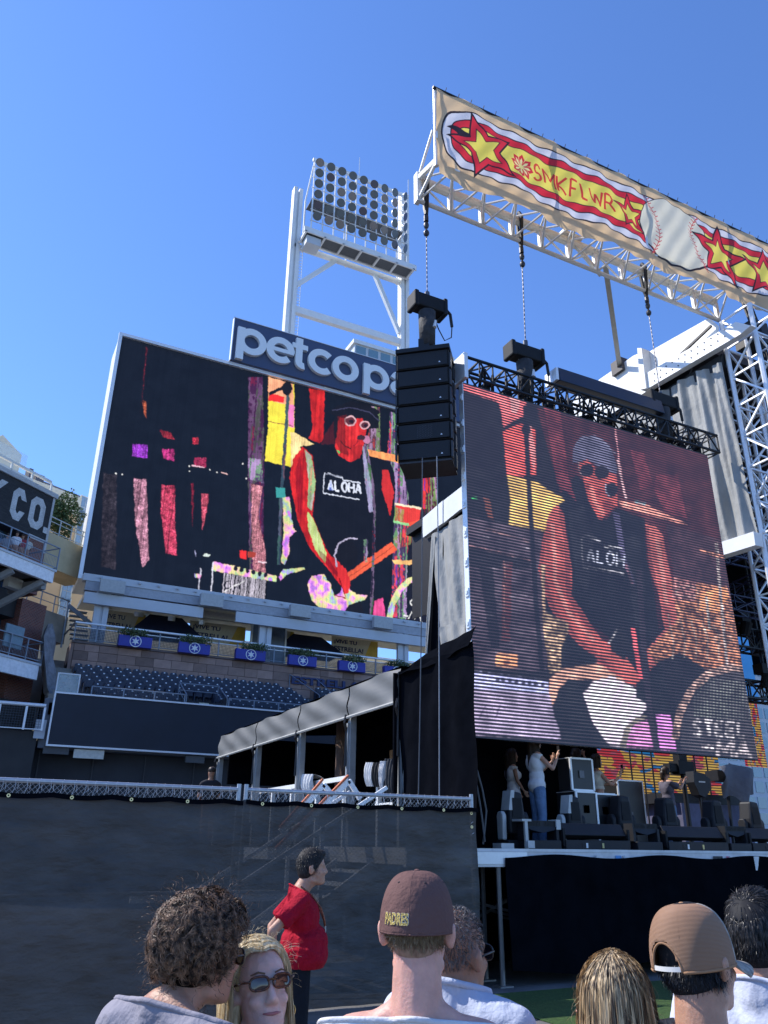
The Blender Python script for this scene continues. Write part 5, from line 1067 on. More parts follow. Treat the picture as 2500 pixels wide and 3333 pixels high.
for q_, w_, a_ in (([(515,820),(530,1000),(530,1120),(600,1290),(740,1440)], 22, .4), ([(1070,900),(1100,1080),(1120,1250)], 22, .35), ([(720,620),(740,700),(790,770)], 24, .3)): d.line(q_, w_, (1,.45,.35), a_)
d.poly([(780,700),(830,690),(850,740),(800,800)], (.25,.03,.03), a=.5); d.poly([(600,760),(680,720),(740,900),(700,1200),(640,1100)], (.05,.05,.058), a=.6); d.poly([(900,900),(980,880),(1010,1200),(960,1380),(920,1100)], (.045,.045,.052), a=.6)
for k in range(5): d.line([(1130+k*60,1300+k*14),(1160+k*60,1460-k*10),(1150+k*62,1540)], 9, (.9,.7,.6), .6, tex=hi); d.line([(1160,1290+k*52),(1480,1240+k*62)], 7, (.9,.5,.3), .6, tex=hi)
for cx_, cy_, r_ in ((1230,1180,60), (1340,1250,52), (1420,1430,46)): d.line(arc(cx_, cy_, r_, r_*.5, 0, 360, 16), 7, (1,.7,.6), .7, tex=hi)
d.poly([(590,1400),(760,1540),(700,1580),(560,1590),(560,1500)], (.028,.03,.032))
d.poly([(500,1640),(560,1590),(760,1560),(900,1650),(880,1680),(700,1640),(600,1650),(545,1700),(515,1800),(500,1800)], (.9,.45,.3), tex=rgh)
d.poly([(455,1030),(480,1040),(475,1290),(600,1340),(600,1400),(560,1480),(560,1600),(500,1610),(470,1400)], (.95,.6,.35), tex=hi)
d.poly([(545,1700),(600,1640),(690,1650),(670,1760),(720,1880),(800,1970),(830,2010),(560,1990),(520,1800)], (.028,.03,.032))
d.poly([(678,1720),(740,1650),(830,1625),(950,1690),(1010,1740),(1022,1790),(960,1860),(920,1930),(885,2000),(820,1990),(770,1930),(720,1850)], (.98,.80,.95), tex=lambda s_, q: q*(.8+.4*mA[s_][..., None]))
d.poly([(820,1430),(870,1370),(900,1380),(940,1500),(900,1540),(830,1500)], (.03,.03,.032)); d.line([(815,1450),(860,1385)], 8, (.8,.75,.8), tex=hi); d.line([(940,1370),(985,1640)], 22, (.9,.1,.12), tex=rgh)
d.poly([(960,1660),(1050,1620),(1090,1545),(1140,1760),(1130,1830),(1050,1790),(960,1740)], (.028,.03,.032))
d.poly([(1065,1830),(1142,1832),(1172,2020),(1085,2015)], (.85,.25,.85)); d.poly([(905,1950),(960,1880),(1020,1860),(1065,2010),(905,2000)], (.75,.25,.62), tex=rgh); d.poly([(870,2000),(900,1900),(960,1840),(1030,1835),(1000,1860),(930,1900),(905,2010)], (.3,.25,.2))
d.line([(1165,1960),(1190,1820),(1250,1700),(1350,1610),(1460,1582),(1600,1600)], 40, (.9,.55,.45), tex=hi)
d.poly([(1195,1990),(1200,1860),(1260,1740),(1350,1650),(1480,1600),(1560,1610),(1640,1990),(1640,2080),(1200,2010)], (.085,.075,.085))
for i in range(20):
    for j in range(14):
        x, y = 1270+i*17, 1640+j*15+i*1.2
        if (x-1480)**2/250**2+(y-1840)**2/240**2 < 1: d.ell(x, y, 4.5, 3, (.38,.42,.36))
letters(lambda p_, wd, q_: d.line(p_, wd, q_, tex=hi), 'STEEL', 1262, 1935, 44, 75, .05, 19, (1,.9,.95), .35)
letters(lambda p_, wd, q_: d.line(p_, wd, q_, tex=hi), '-MA', 1300, 2045, 78, 85, .06, 22, (1,.85,.9), .2)
d.poly([(78,1600),(495,1655),(500,1720),(82,1690)], (.55,.55,.95), tex=lambda s_, q: q*(.6+.7*mB[s_][..., None])); d.poly([(82,1690),(500,1720),(560,1960),(95,1935)], (.60,.47,.72), tex=lambda s_, q: q*(.5+.7*mA[s_][..., None]))
for k in range(8): d.ell(225+k*34, 1645+k*4, 12, 13, (.06,.05,.10))
d.line([(130,1850),(165,1780),(175,1850),(200,1790),(215,1850),(240,1780),(265,1800)], 9, (.15,.1,.2)); d.poly([(216,1503),(332,1515),(332,1582),(216,1572)], (1,.42,.15)); d.ell(275,1555,18,14,(.3,.1,.05)); d.line([(90,684),(116,686)], 7, (.0,.9,.2))
for i in range(16): d.line([(150+(i*97) % 330, 890+(i*151) % 650), (150+(i*97) % 330+40, 893+(i*151) % 650)], 4, (.6,.5,.6), tex=hi)
d.line([(60,930),(400,1010)], 5, (.75,.35,.35), tex=hi); d.line([(160,845),(390,915)], 5, (.7,.35,.3), tex=hi); d.poly([(150,680),(185,690),(205,800),(175,790)], (.25,.08,.04))
d.line([(372,190),(390,600),(428,1200),(462,1600)], 26, (.03,.028,.034)); d.line([(255,320),(440,215)], 22, (.03,.028,.034)); d.ell(378,320,24,36,(.03,.028,.034)); d.line([(975,1060),(1000,1500),(1030,1800),(1065,2020)], 30, (.06,.045,.06))
im2 = image_of('tour_picture', np.clip((lambda q_: q_*.80+.20*q_.mean(-1, keepdims=True)+np.array([.006, .0, .006]))(organic(d.a*(.5+.95*mC[..., None]), 2.6, 9, 71, .35, .2, 4)**1.15), 0, 1))
uv_plane('led_face', SX_0, SX_1, SYY, SZ_0, SZ_1, screen_mat('tour_led', im2, (.088, .082, .088), 1.2, line=.0555, lo=.04, duty=.36), sc)
g = G(); g.box(SX_0, SX_1, SYY+.004, SYY+.12, SZ_0, SZ_1); put('cabinet_back', g, BLK, sc)
for i in range(12):  # latch tabs down the left edge
    z = SZ_0+.2+i*.53; g = G(); g.box(SX_0-.035, SX_0-.002, SYY-.0, SYY+.10, z-.07, z+.07); g.box(SX_0-.05, SX_0-.036, SYY+.02, SYY+.06, z-.03, z+.03); put('latch', g, ALU, sc)
g = G(); g.box(SX_0-.012, SX_0-.001, SYY-.004, SYY+.13, SZ_0, SZ_1+.0); put('side_trim', g, ALU, sc)
g = G(); truss(g, (SX_0+.05, SYY-.05, SZ_1+.12), (SX_1+.35, SYY-.05, SZ_1+.12), (0, 0, .42), (0, .42, 0), 22, .032, .018); put('top_truss', g, BLK, sc)
g = G(); g.box(SX_0-.02, SX_0+.06, SYY-.1, SYY+.42, SZ_1+.06, SZ_1+.6); put('truss_end_plate', g, ALU, sc)
rr = random.Random(8); g = G()
for k in range(26): x = SX_0+.4+k*.235; g.tube((x, SYY+rr.uniform(0,.35), SZ_1), (x+rr.uniform(-.1,.1), SYY+rr.uniform(0,.3), SZ_1+.5), .03, 5); 
for k in range(12): x = SX_0+.5+k*.5; g.box(x, x+.14, SYY+.05, SYY+.25, SZ_1+.0, SZ_1+.16)
put('clamps', g, BLK2, sc)
p0 = aY(1800, 1215, 10.65); p1 = aY(2128, 1325, 10.65)
lgt_ = thing('strip_light', 'long black strip light lying on top of the black screen truss', 'stage light', tuple(p0)); g = G(); zL = 10.58; g.prism([(p0[0], 10.45, zL-.28), (p0[0], 10.85, zL-.22), (p0[0]+.05, 10.85, zL+.05), (p0[0]+.05, 10.55, zL+.1)], (0,0,0), (p1[0]-p0[0]+.1, 0, 0)); put('housing', g, mat('blue_black_housing', (.012, .016, .035), .35), lgt_, bev=.02)
g = G(); g.box(p0[0]-.06, p0[0]-.002, 10.48, 10.84, zL-.26, zL+.02); put('end_cap', g, ALU, lgt_)
# ------------------------------------------------------------ tent wing at the left of the stage
XT = 6.5
tn2 = thing('black_tent_wing', 'long low black and grey tarp canopy on posts running back from the stage', 'tent', (XT, 17, 0))
FAS = mat('faded_black_tarp', (.125, .128, .126), .6, var=.14, scale=2.5, bump=.12, bscale=3, stretch=(1, .4, 1))
ys = [12.2, 14.35, 17.0, 20.0, 23.4]
for k in range(4):
    y0_, y1_ = ys[k]+.03, ys[k+1]-.03
    def P(i, j): y = lerp(y0_, y1_, i/40); t = j/8; return (XT-.03*math.sin(t*3)-.02*math.sin(y*5+j)-(.03 if j == 8 else 0), y, lerp(4.60, 4.0, t)+.02*math.sin(y*3)*(1-t)+(.03*math.sin((i/40)*math.pi)*t))
    g = G(); g.grid(P, 40, 8); put('fascia', g, FAS, tn2, smooth=True)
    g = G(); g.path([(XT-.05, y, 4.0) for y in (y0_, y1_)], .03, 6); put('hem', g, mat('pale_hem', (.33, .33, .31), .7), tn2)
g = G(); g.add([(XT, 12.2, 4.62), (XT, 23.4, 4.62), (XT+4, 23.4, 4.9), (XT+4, 12.2, 4.9)], [(0,1,2,3)]); put('roof_sheet', g, FAB, tn2)
PST = mat('grey_tent_post', (.35, .37, .38), .5, .3)
for y in ys:
    g = G(); g.box(XT+.02, XT+.14, y-.06, y+.06, 0, 4.5); g.box(XT-.03, XT+.02, y-.03, y+.03, 2.2, 3.9); put('post', g, PST, tn2)
    g = G(); g.path([(XT-.06, y, 4.05), (XT-.1, y-.02, 3.9), (XT-.03, y+.03, 3.75), (XT-.05, y, 3.1)], .03, 5); put('strap', g, BLK, tn2)
g = G(); g.box(XT+3.9, XT+4.1, 12, 24, 0, 4.9); put('inner_wall', g, FAB, tn2)
g = G(); g.box(XT+.3, XT+4, 23.3, 23.4, 3.3, 4.6); put('end_wall', g, FAB, tn2)
g = G(); g.box(XT-.1, XT+4, 12.25, 12.3, 0, 4.5); put('end_wall', g, FAB, tn2)
# black wall between the tent and the screen
bw = thing('black_side_wall', 'tall black drape wall between the tent wing and the hanging screen', 'drape', (XT, 11, DZ))
def P(i, j): y = lerp(12.22, 9.9, i/60); z = lerp(4.55+.03*math.sin(y*4), 0.1, j/20); return (XT-.02-.03*math.sin(y*9+z)-.02*math.sin(z*4), y, z)
g = G(); g.grid(P, 60, 20); put('cloth', g, FAB, bw, smooth=True)
g = G(); g.box(XT, XT+3.0, 12.2, 12.25, DZ, 4.5); put('return_cloth', g, FAB, bw)
tarp('top_flap', [(XT+.7, 12.6, 5.0), (XT+.35, 11.2, 4.86), (XT+.1, 9.9, 4.85)], [(XT-.1, 12.3, 4.45), (XT-.06, 11.2, 4.42), (XT-.05, 9.9, 4.5)], 30, 8, .06, 9, 5, FAB, bw)
tarp('edge_roll', [(XT-.04, 12.3, 4.5), (XT-.04, 12.15, 4.5)], [(XT-.05, 12.3, 0), (XT-.05, 12.1, 0)], 6, 60, .05, 5, 9, GRYV, bw)
g = G(); g.box(7.2, 7.25, 12.5, 24, DZ, 3.9) ; 
# loose cables hanging
for i, (px0, py0, px1, py1, l) in enumerate(((1375,1490,1362,2590,'thin cable hanging below the loudspeakers, leftmost'), (1422,1485,1430,2590,'pale cable hanging below the loudspeakers, right of the first'), (1530,2390,1590,2740,'black cable curving down from the left edge of the tour screen'), (1540,2500,1578,2740,'thin slack cable beside the curving cable under the tour screen'))):
    a = Vector(aY(px0, py0, 10.2)); b = Vector(aY(px1, py1, 10.15)); pts = [a.lerp(b, t/8)+Vector(((-.10 if i > 1 else .015)*math.sin(t/8*math.pi)*(1 if i < 3 else -.2), 0, 0)) for t in range(9)]
    if i == 2: pts = [Vector(aY(x, y, 10.2)) for x, y in ((1528,2390), (1545,2480), (1570,2570), (1583,2640), (1578,2700), (1572,2748))]
    g = G(); g.path(pts, .009 if i < 2 else .014, 5); solo('hanging_cable', g, mat('pale_cable', (.30, .30, .31), .5) if i == 1 else mat('mid_cable', (.10, .10, .105), .5), l, 'cable')
# white railing on the wing with jackets, timber pole, stair rails
wr = thing('white_wing_railing', 'white painted guard rail along the floor of the black tent wing', 'railing', (XT+.2, 16, DZ))
g = G(); XR2 = XT+.25
def rl(px, py): return tuple(aX(px, py, XR2))
za2 = 2.93
g.beam((XR2, 12.05, za2), (XR2, 13.1, za2), .07, .09); g.beam((XR2, 14.6, za2), (XR2, 20.5, za2), .07, .09); g.beam((XR2, 12.05, za2-.55), (XR2, 13.6, za2-.55), .05, .06)
for y in (12.15, 13.5, 15.0, 16.4, 17.9, 19.2, 20.4): g.beam((XR2, y, DZ-.3), (XR2, y, za2), .08, .08, (1, 0, 0))
put('rail', g, WHT, wr)
def cloth_hang(name, px0, px1, py0, py1, m, label, X):
    t0 = Vector(aX(px0, py0, X)); t1 = Vector(aX(px1, py0, X)); b0_ = Vector(aX(px0+4, py1, X)); b1_ = Vector(aX(px1-4, py1, X))
    def P(i, j): a = t0.lerp(t1, i/24); b = b0_.lerp(b1_, i/24); p = a.lerp(b, j/14); return p+Vector((-.05-.05*math.sin(i*.9+j*.15)-.04*math.sin(j/14*math.pi), 0, 0))
    g = G(); g.grid(P, 24, 14); g.grid(lambda i, j: P(i, 0)+Vector((.12*j, 0, -.02*j*j)), 24, 2); solo(name, g, m, label, 'clothing', smooth=True)
WJ = mat('white_cloth', (.62, .62, .62), .8, bump=.2); BJ = mat('black_cloth', (.012, .012, .014), .85, bump=.2)
cloth_hang('jacket', 1204, 1232, 2482, 2560, WJ, 'white part of a two tone jacket draped over the white railing', XR2-.06)
cloth_hang('jacket', 1228, 1262, 2482, 2562, BJ, 'black jacket draped over the white railing beside the white one', XR2-.08)
cloth_hang('shirt', 1252, 1268, 2478, 2580, WJ, 'narrow white shirt hanging between two black jackets', XR2-.10)
cloth_hang('jacket', 1266, 1300, 2470, 2600, mat('charcoal_cloth', (.035, .036, .04), .85, bump=.2), 'charcoal jacket hanging nearest the black wall', XR2-.07)
cloth_hang('jacket', 995, 1030, 2520, 2580, WJ, 'black and white striped jacket hanging on the railing near the timber pole', XR2-.06)
g = G(); a = aX(1118, 2420, XT+.8); g.tube((a[0], a[1], 0), (a[0], a[1], 4.5), .17, 12); solo('timber_pole', g, mat('rough_timber', (.10, .055, .035), .9, var=.4, scale=12, bump=.3, stretch=(1,1,.2)), 'rough brown timber pole behind the tent post', 'pole', smooth=True)
sr = thing('stair_handrails', 'pair of peaked white handrails with orange edge rising behind the fence', 'handrail', (5.6, 12.5, 1.6))
for px0, py0, px1, py1, px2, py2 in ((1065,2610,1135,2540,1172,2600), (1010,2600,1052,2553,1082,2590)):
    a, b, c_ = [Vector(aY(x, y, 11.6)) for x, y in ((px0, py0), (px1, py1), (px2, py2))]; dn = Vector((-1.9, -.2, -1.9)); g = G(); g.beam(a, b, .05, .09); g.beam(b, c_, .05, .07); g.beam(a+(a-b)*2.2, a, .05, .09); put('rail', g, ALU, sr)
    g = G(); g.beam(a+Vector((-.02,-.02,.06)), b+Vector((-.02,-.02,.07)), .05, .03); g.beam(a+(a-b)*2.2+Vector((-.02,-.02,.06)), a+Vector((-.02,-.02,.06)), .05, .03); put('orange_edge', g, mat('orange_edge', (.55, .14, .05), .6), sr)
es = thing('access_stairs', 'aluminium access stairs behind the fence scrim', 'stairs', (4.6, 11.5, .8))
for k in range(9):
    g = G(); x = 3.4+k*.27; g.box(x, x+.26, 11.0, 12.2, .15+k*.17, .19+k*.17); put('tread', g, ALU, es)
for y in (10.95, 12.25): g = G(); g.beam((3.2, y, 0), (5.7, y, 1.6), .05, .2); g.beam((3.0, y, .95), (5.6, y, 2.5), .05, .05); g.beam((3.4, y, 0), (3.4, y, 1.15), .05, .05, (1,0,0)); g.beam((4.6, y, .8), (4.6, y, 1.95), .05, .05, (1,0,0)); put('stringer', g, ALU, es)
g = G(); g.box(4.4, 6.4, 12.6, 14, 1.5, 1.66); g.box(2.5, 5, 13, 13.1, .9, 1.05); put('landing', g, ALU, es)
# crates inside the tent
for i, (x, y, z, w_, h_, l, m_) in enumerate(((8.4, 15.5, DZ, 1.2, 1.0, 'plywood crate deep inside the tent wing', mat('plywood', (.35, .19, .09), .8)), (7.6, 17.5, DZ, .8, 1.0, 'black flight case inside the tent wing near the white railing', BLK2))):
    g = G(); g.box(x, x+w_, y, y+.8, z+ (1.0 if i == 0 else 0), z+h_+(1.0 if i == 0 else 0)); solo('crate', g, m_, l, 'crate', bev=.01)
g = G(); g.box(XT+.3, XT+4, 12.3, 24, DZ-.1, DZ); struct('wing_floor', g, mat('black_stage_floor', ()))
# ------------------------------------------------------------ fence with scrim
FY_ = 9.6; XF0, XM, XF1 = -1.6, float(aY(787, 2555, 9.6)[0]), float(aY(1540, 2602, 9.6)[0]); FT = 2.305
def fence(x0, x1, label, nm):
    t = thing('fence_panel', label, 'fence', ((x0+x1)/2, FY_, 0), group='temporary chain link fence panels with black scrim')
    g = G(); g.tube((x0+.03, FY_, FT), (x1-.03, FY_, FT), .024, 10); put('top_rail', g, GALV, t, smooth=False)
    g = G(); g.tube((x0+.03, FY_+.02, 1.2), (x1-.03, FY_+.02, 1.2), .02, 8); put('mid_rail', g, GALV, t)
    for x in (x0+.03, x1-.03): g = G(); g.tube((x, FY_, 0), (x, FY_, FT+.06), .026, 10); put('post', g, GALV, t)
    g = G(); s = .055; n = int((x1-x0)/s); z0_, z1_ = .1, FT-.02; m_ = int((z1_-z0_)/s)
    for d_ in (1, -1):
        for k in range(-m_, n+1) if d_ == 1 else range(0, n+m_+1):
            xa = x0+k*s; za_, zb_ = z0_, z1_
            xb = xa+d_*(z1_-z0_)
            lo, hi_ = x0, x1; ta = 0; tb = 1
            dx = xb-xa
            t1_, t2_ = (lo-xa)/dx, (hi_-xa)/dx
            if t1_ > t2_: t1_, t2_ = t2_, t1_
            ta, tb = max(0, t1_), min(1, t2_)
            if tb-ta > .01: g.tube((xa+dx*ta, FY_+.004*d_, za_+(zb_-za_)*ta), (xa+dx*tb, FY_+.004*d_, za_+(zb_-za_)*tb), .0018, 3)
    put('chain_link_mesh', g, GALV, t, kind='stuff')
    g = G(); rr = random.Random(int(x0*10)+3)
    k = x0+.06
    while k < x1-.05:
        g.path([(k, FY_-.012, FT-.13), (k+.02, FY_-.03, FT-.06), (k+.012, FY_-.028, FT+.0), (k+.03, FY_, FT+.027), (k+.045, FY_+.028, FT-.01), (k+.05, FY_, FT-.09)], .0026, 4); k += .105+rr.uniform(-.02, .02)
    put('tie_wires', g, mat('bright_wire', (.50, .51, .54), .5, .3), t, kind='stuff')
    ztop = lambda x: FT-.115-.022*abs(math.sin((x-x0)*math.pi/.62))
    x0s = x0-(.04 if nm else 0); N = int((x1-x0s)/.04); 
    def P(i, j): x = x0s+(x1-x0s)*i/N; z = lerp(ztop(x), .02, j/40); return (x, FY_-.072-.014*math.sin(x*7+z*3)-.016*math.sin(z*5-x*3+1)-.010*math.sin(x*17+z*13)*(.4+.6*math.sin(x*2.3+z)**2), z)
    g = G(); g.grid(P, N, 40); put('scrim', g, SCR, t, smooth=True)
    g = G(); g.grid(lambda i, j: (x0+(x1-x0)*i/N, FY_-.122, ztop(x0+(x1-x0)*i/N)+.002-j*.05), N, 1); put('scrim_hem', g, FAB, t)
    k = x0+.2
    while k < x1-.05:
        g = G(); z = ztop(k)-.025; stroke3(g, arc(k, z, .014, .014, 0, 360, 12), .011, lambda a, b, d_: (a, FY_-.126-d_, b), 0, .004); put('grommet', g, mat('brass', (.75, .62, .32), .35, .6), t); k += .62
    return t
SCR = mat('scrim_mesh', (.092, .084, .078), .8, var=.3, scale=1.2, bump=.9, bscale=2.2, stretch=(1, 1, 2.5), spec=.15)
n_ = SCR.node_tree.nodes; L2 = SCR.node_tree.links; tp = n_.new('ShaderNodeBsdfTransparent'); mx = n_.new('ShaderNodeMixShader'); mx.inputs[0].default_value = .045
L2.new(n_['Principled BSDF'].outputs[0], mx.inputs[1]); L2.new(tp.outputs[0], mx.inputs[2]); L2.new(mx.outputs[0], n_['Material Output'].inputs[0])
fence(XF0, XM, 'left chain link fence panel covered with black scrim, running out of frame', 0)
fence(XM+.03, XF1, 'right chain link fence panel covered with black scrim, ending at the stage corner', 1)
tend = G(); rr = random.Random(4)
for k in range(14): z = .3+k*.14; tend.path([(XF1-.09, FY_-.03, z), (XF1-.05, FY_-.045, z+.03), (XF1, FY_-.03, z+.05)], .004, 4)
solo('fence_ties', tend, mat('bright_wire', ()), 'row of wire ties on the right end post of the fence', 'wire', kind='stuff')
for k, (z) in enumerate((2.12, 1.95, 1.62, 1.2, .8)):
    g = G(); stroke3(g, arc(XF1-.07, z, .014, .014, 0, 360, 12), .011, lambda a, b, d_: (a, FY_-.055-d_, b), 0, .004); solo('grommet', g, mat('brass', ()), 'brass grommet down the right edge of the fence scrim', 'grommet', 'grommets down the right edge of the scrim')
# ------------------------------------------------------------ people
def capsule_mesh(g, p0, p1, r0, r1, n=12, flat=False):
    p0 = Vector(p0); p1 = Vector(p1); d = (p1-p0); L_ = d.length; d = d.normalized() if L_ > 1e-6 else Vector((0,0,1))
    u = Vector((0,0,1)) if abs(d.z) < .9 else Vector((1,0,0)); a = d.cross(u).normalized(); b = a.cross(d)
    rings = []
    if flat: rings = [(p0, r0*.98), (p0+d*L_*.5, (r0+r1)/2), (p1, r1)]
    else:
        for k in range(1, 5): t = math.pi/2*k/4; rings.append((p0-d*r0*math.cos(t), r0*math.sin(t)))
        for k in range(0, 4): t = math.pi/2*k/4; rings.append((p1+d*r1*math.sin(t), r1*math.cos(t)))
    v = []; m = len(rings)
    for c_, r in rings: v += [c_+a*(r*math.cos(2*math.pi*i/n))+b*(r*math.sin(2*math.pi*i/n)) for i in range(n)]
    f = [(k*n+i, k*n+(i+1) % n, (k+1)*n+(i+1) % n, (k+1)*n+i) for k in range(m-1) for i in range(n)]
    f += [tuple(range(n))[::-1], tuple(range((m-1)*n, m*n))]
    g.add(v, f)
def ellipsoid(g, c, r, rot=None, nu=16, nv=10):
    c = Vector(c); R = rot or Matrix.Identity(3); v = [c+R@Vector((0,0,r[2]))]; 
    for j in range(1, nv):
        ph = math.pi*j/nv
        for i in range(nu): t = 2*math.pi*i/nu; v.append(c+R@Vector((r[0]*math.sin(ph)*math.cos(t), r[1]*math.sin(ph)*math.sin(t), r[2]*math.cos(ph))))
    v.append(c+R@Vector((0,0,-r[2]))); f = [(0, 1+i, 1+(i+1) % nu) for i in range(nu)]
    f += [(1+j*nu+i, 1+(j+1)*nu+i, 1+(j+1)*nu+(i+1) % nu, 1+j*nu+(i+1) % nu) for j in range(nv-2) for i in range(nu)]
    e = 1+(nv-2)*nu; f += [(e+i, len(v)-1, e+(i+1) % nu) for i in range(nu)]
    g.add(v, f)
def blob(name, prims, vox, sm=4, cut=None, fac=.5):
    g = G()
    for p in prims:
        if p[0] == 'c': capsule_mesh(g, *p[1:])
        elif p[0] == 'k': capsule_mesh(g, *p[1:], flat=True)
        else: ellipsoid(g, *p[1:])
    me = g.mesh(name); bm = bmesh.new(); bm.from_mesh(me); bmesh.ops.recalc_face_normals(bm, faces=bm.faces); bm.to_mesh(me); bm.free()
    o = bpy.data.objects.new(name, me); COL.objects.link(o)
    m = o.modifiers.new('r', 'REMESH'); m.mode = 'VOXEL'; m.voxel_size = vox; m.use_smooth_shade = True
    if sm: s = o.modifiers.new('s', 'SMOOTH'); s.factor = fac; s.iterations = sm
    dg = bpy.context.evaluated_depsgraph_get(); out = bpy.data.meshes.new_from_object(o.evaluated_get(dg)); out.name = name
    bpy.data.objects.remove(o); bpy.data.meshes.remove(me)
    rim = []
    if cut:
        bm = bmesh.new(); bm.from_mesh(out)
        for co, no in cut:
            r_ = bmesh.ops.bisect_plane(bm, geom=bm.verts[:]+bm.edges[:]+bm.faces[:], plane_co=co, plane_no=no, clear_outer=True)
            rim.append([v.co.copy() for v in r_['geom_cut'] if isinstance(v, bmesh.types.BMVert)])
        bm.to_mesh(out); bm.free()
    return (out, rim) if cut else out
# strands: arrays S x N x 3 -> thin hair ribbons turned outwards from the head
def strands(name, P, r0, r1, mt, parent, label=None):
    S, N, _ = P.shape; T = np.gradient(P, axis=1); T /= np.linalg.norm(T, axis=2, keepdims=True)+1e-9; cen = P.mean((0, 1)); cen[2] = P[..., 2].max()-.13
    out_ = P-cen; out_[..., 2] *= .6; out_ += np.random.default_rng(S).normal(size=(S, 1, 3))*.035; A_ = np.cross(T, out_); A_ /= np.linalg.norm(A_, axis=2, keepdims=True)+1e-9
    rad = np.linspace(r0, r1, N)[None, :, None]*np.ones((S, 1, 1)); V = np.stack([P-A_*rad, P+A_*rad], 2).reshape(-1, 3); base = np.arange(S)[:, None]*N*2+np.arange(N-1)[None, :]*2
    q_ = np.stack([base, base+1, base+3, base+2], -1).reshape(-1, 4)
    me = bpy.data.meshes.new(name); me.vertices.add(len(V)); me.vertices.foreach_set('co', V.astype(np.float32).ravel())
    me.loops.add(q_.size); me.loops.foreach_set('vertex_index', q_.astype(np.int32).ravel()); me.polygons.add(len(q_))
    me.polygons.foreach_set('loop_start', np.arange(0, q_.size, 4, dtype=np.int32)); me.polygons.foreach_set('loop_total', np.full(len(q_), 4, dtype=np.int32)); me.polygons.foreach_set('use_smooth', np.ones(len(q_), dtype=bool)); me.update(calc_edges=True)
    me.materials.append(mt); return put(name, me, None, parent, True, label, kind='stuff')
def skin(name, c_): 
    m = mat(name, c_, .5, var=.20, scale=16, bump=.06, bscale=150, spec=.4); b = m.node_tree.nodes['Principled BSDF']
    b.inputs['Subsurface Weight'].default_value = .25; b.inputs['Subsurface Radius'].default_value = (.012, .004, .002); b.inputs['Subsurface Scale'].default_value = 1.0; return m
def hairmat(name, c_, c2=None, rough=.35, stretch=(40, 40, 3)):
    if name in MATS: return MATS[name]
    m = mat(name, c_, rough+.08, var=.0, spec=.28); n = m.node_tree.nodes; L = m.node_tree.links; b = n['Principled BSDF']
    tc = n.new('ShaderNodeTexCoord'); mp = n.new('ShaderNodeMapping'); mp.inputs['Scale'].default_value = stretch; L.new(tc.outputs['Object'], mp.inputs[0])
    nz = n.new('ShaderNodeTexNoise'); nz.inputs['Scale'].default_value = 2.2; nz.inputs['Detail'].default_value = 4; L.new(mp.outputs[0], nz.inputs['Vector'])
    rp = n.new('ShaderNodeValToRGB'); rp.color_ramp.elements[0].position = .38; rp.color_ramp.elements[1].position = .62; rp.color_ramp.elements[0].color = (*c_, 1); rp.color_ramp.elements[1].color = (*(c2 or c_), 1)
    L.new(nz.outputs['Fac'], rp.inputs[0]); L.new(rp.outputs[0], b.inputs['Base Color']); return m
def cloth(name, c_, **k): return mat(name, c_, .85, var=k.get('var', .10), scale=k.get('scale', 5), bump=k.get('bump', .35), bscale=k.get('bscale', 7), spec=.15)
SKL = skin('skin_light', (.64, .34, .265)); SKM = skin('skin_olive', (.46, .245, .16)); SKT = skin('skin_tan', (.34, .175, .11)); SKP = skin('skin_pale', (.70, .45, .37))
def Rz(a): return Matrix.Rotation(a, 3, 'Z')
def head_prims(C0, R, wide=1.0, fine=False):
    """C0 = chin level on the neck axis; R head rotation"""
    P = lambda x, y, z: C0+R@Vector((x*wide, y, z)); E_ = []
    E_.append(('e', P(0, -.012, .138), (.077*wide, .097, .094), R)); E_.append(('e', P(0, .022, .075), (.066*wide, .068, .080), R)); E_.append(('e', P(0, .045, .035), (.047*wide, .048, .042), R))
    E_.append(('c', P(0, .076, .018), P(0, .070, .014), .020, .018)); E_.append(('c', P(-.052, -.0, .028), P(-.018, .066, .012), .016, .017)); E_.append(('c', P(.052, -.0, .028), P(.018, .066, .012), .016, .017))
    E_.append(('c', P(0, .084, .118), P(0, .106, .082), .009, .0115)); E_.append(('c', P(-.012, .096, .076), P(.012, .096, .076), .009, .009)); E_.append(('c', P(-.03, .074, .125), P(.03, .074, .125), .015, .015))
    E_.append(('e', P(-.036, .064, .078), (.022, .020, .020), R)); E_.append(('e', P(.036, .064, .078), (.022, .020, .020), R))
    E_.append(('c', P(-.018, .086, .052), P(.018, .086, .052), .0065, .0065)); E_.append(('c', P(-.014, .085, .042), P(.014, .085, .042), .0075, .0075))
    for s in (-1, 1):
        Re = R@Matrix.Rotation(s*.35, 3, 'Z')@Matrix.Rotation(-.15, 3, 'X')
        Re = R@Matrix.Rotation(-s*.55, 3, 'Z')@Matrix.Rotation(-.15, 3, 'X'); E_.append(('e', P(s*.086, -.018, .094), (.0085, .020, .033), Re)); E_.append(('c', P(s*.072, -.005, .09), P(s*.086, -.018, .092), .014, .012)); E_.append(('c', P(s*.096, -.034, .108), P(s*.088, -.022, .068), .0065, .006)); E_.append(('c', P(s*.096, -.030, .118), P(s*.088, -.006, .124), .006, .006))
    return E_
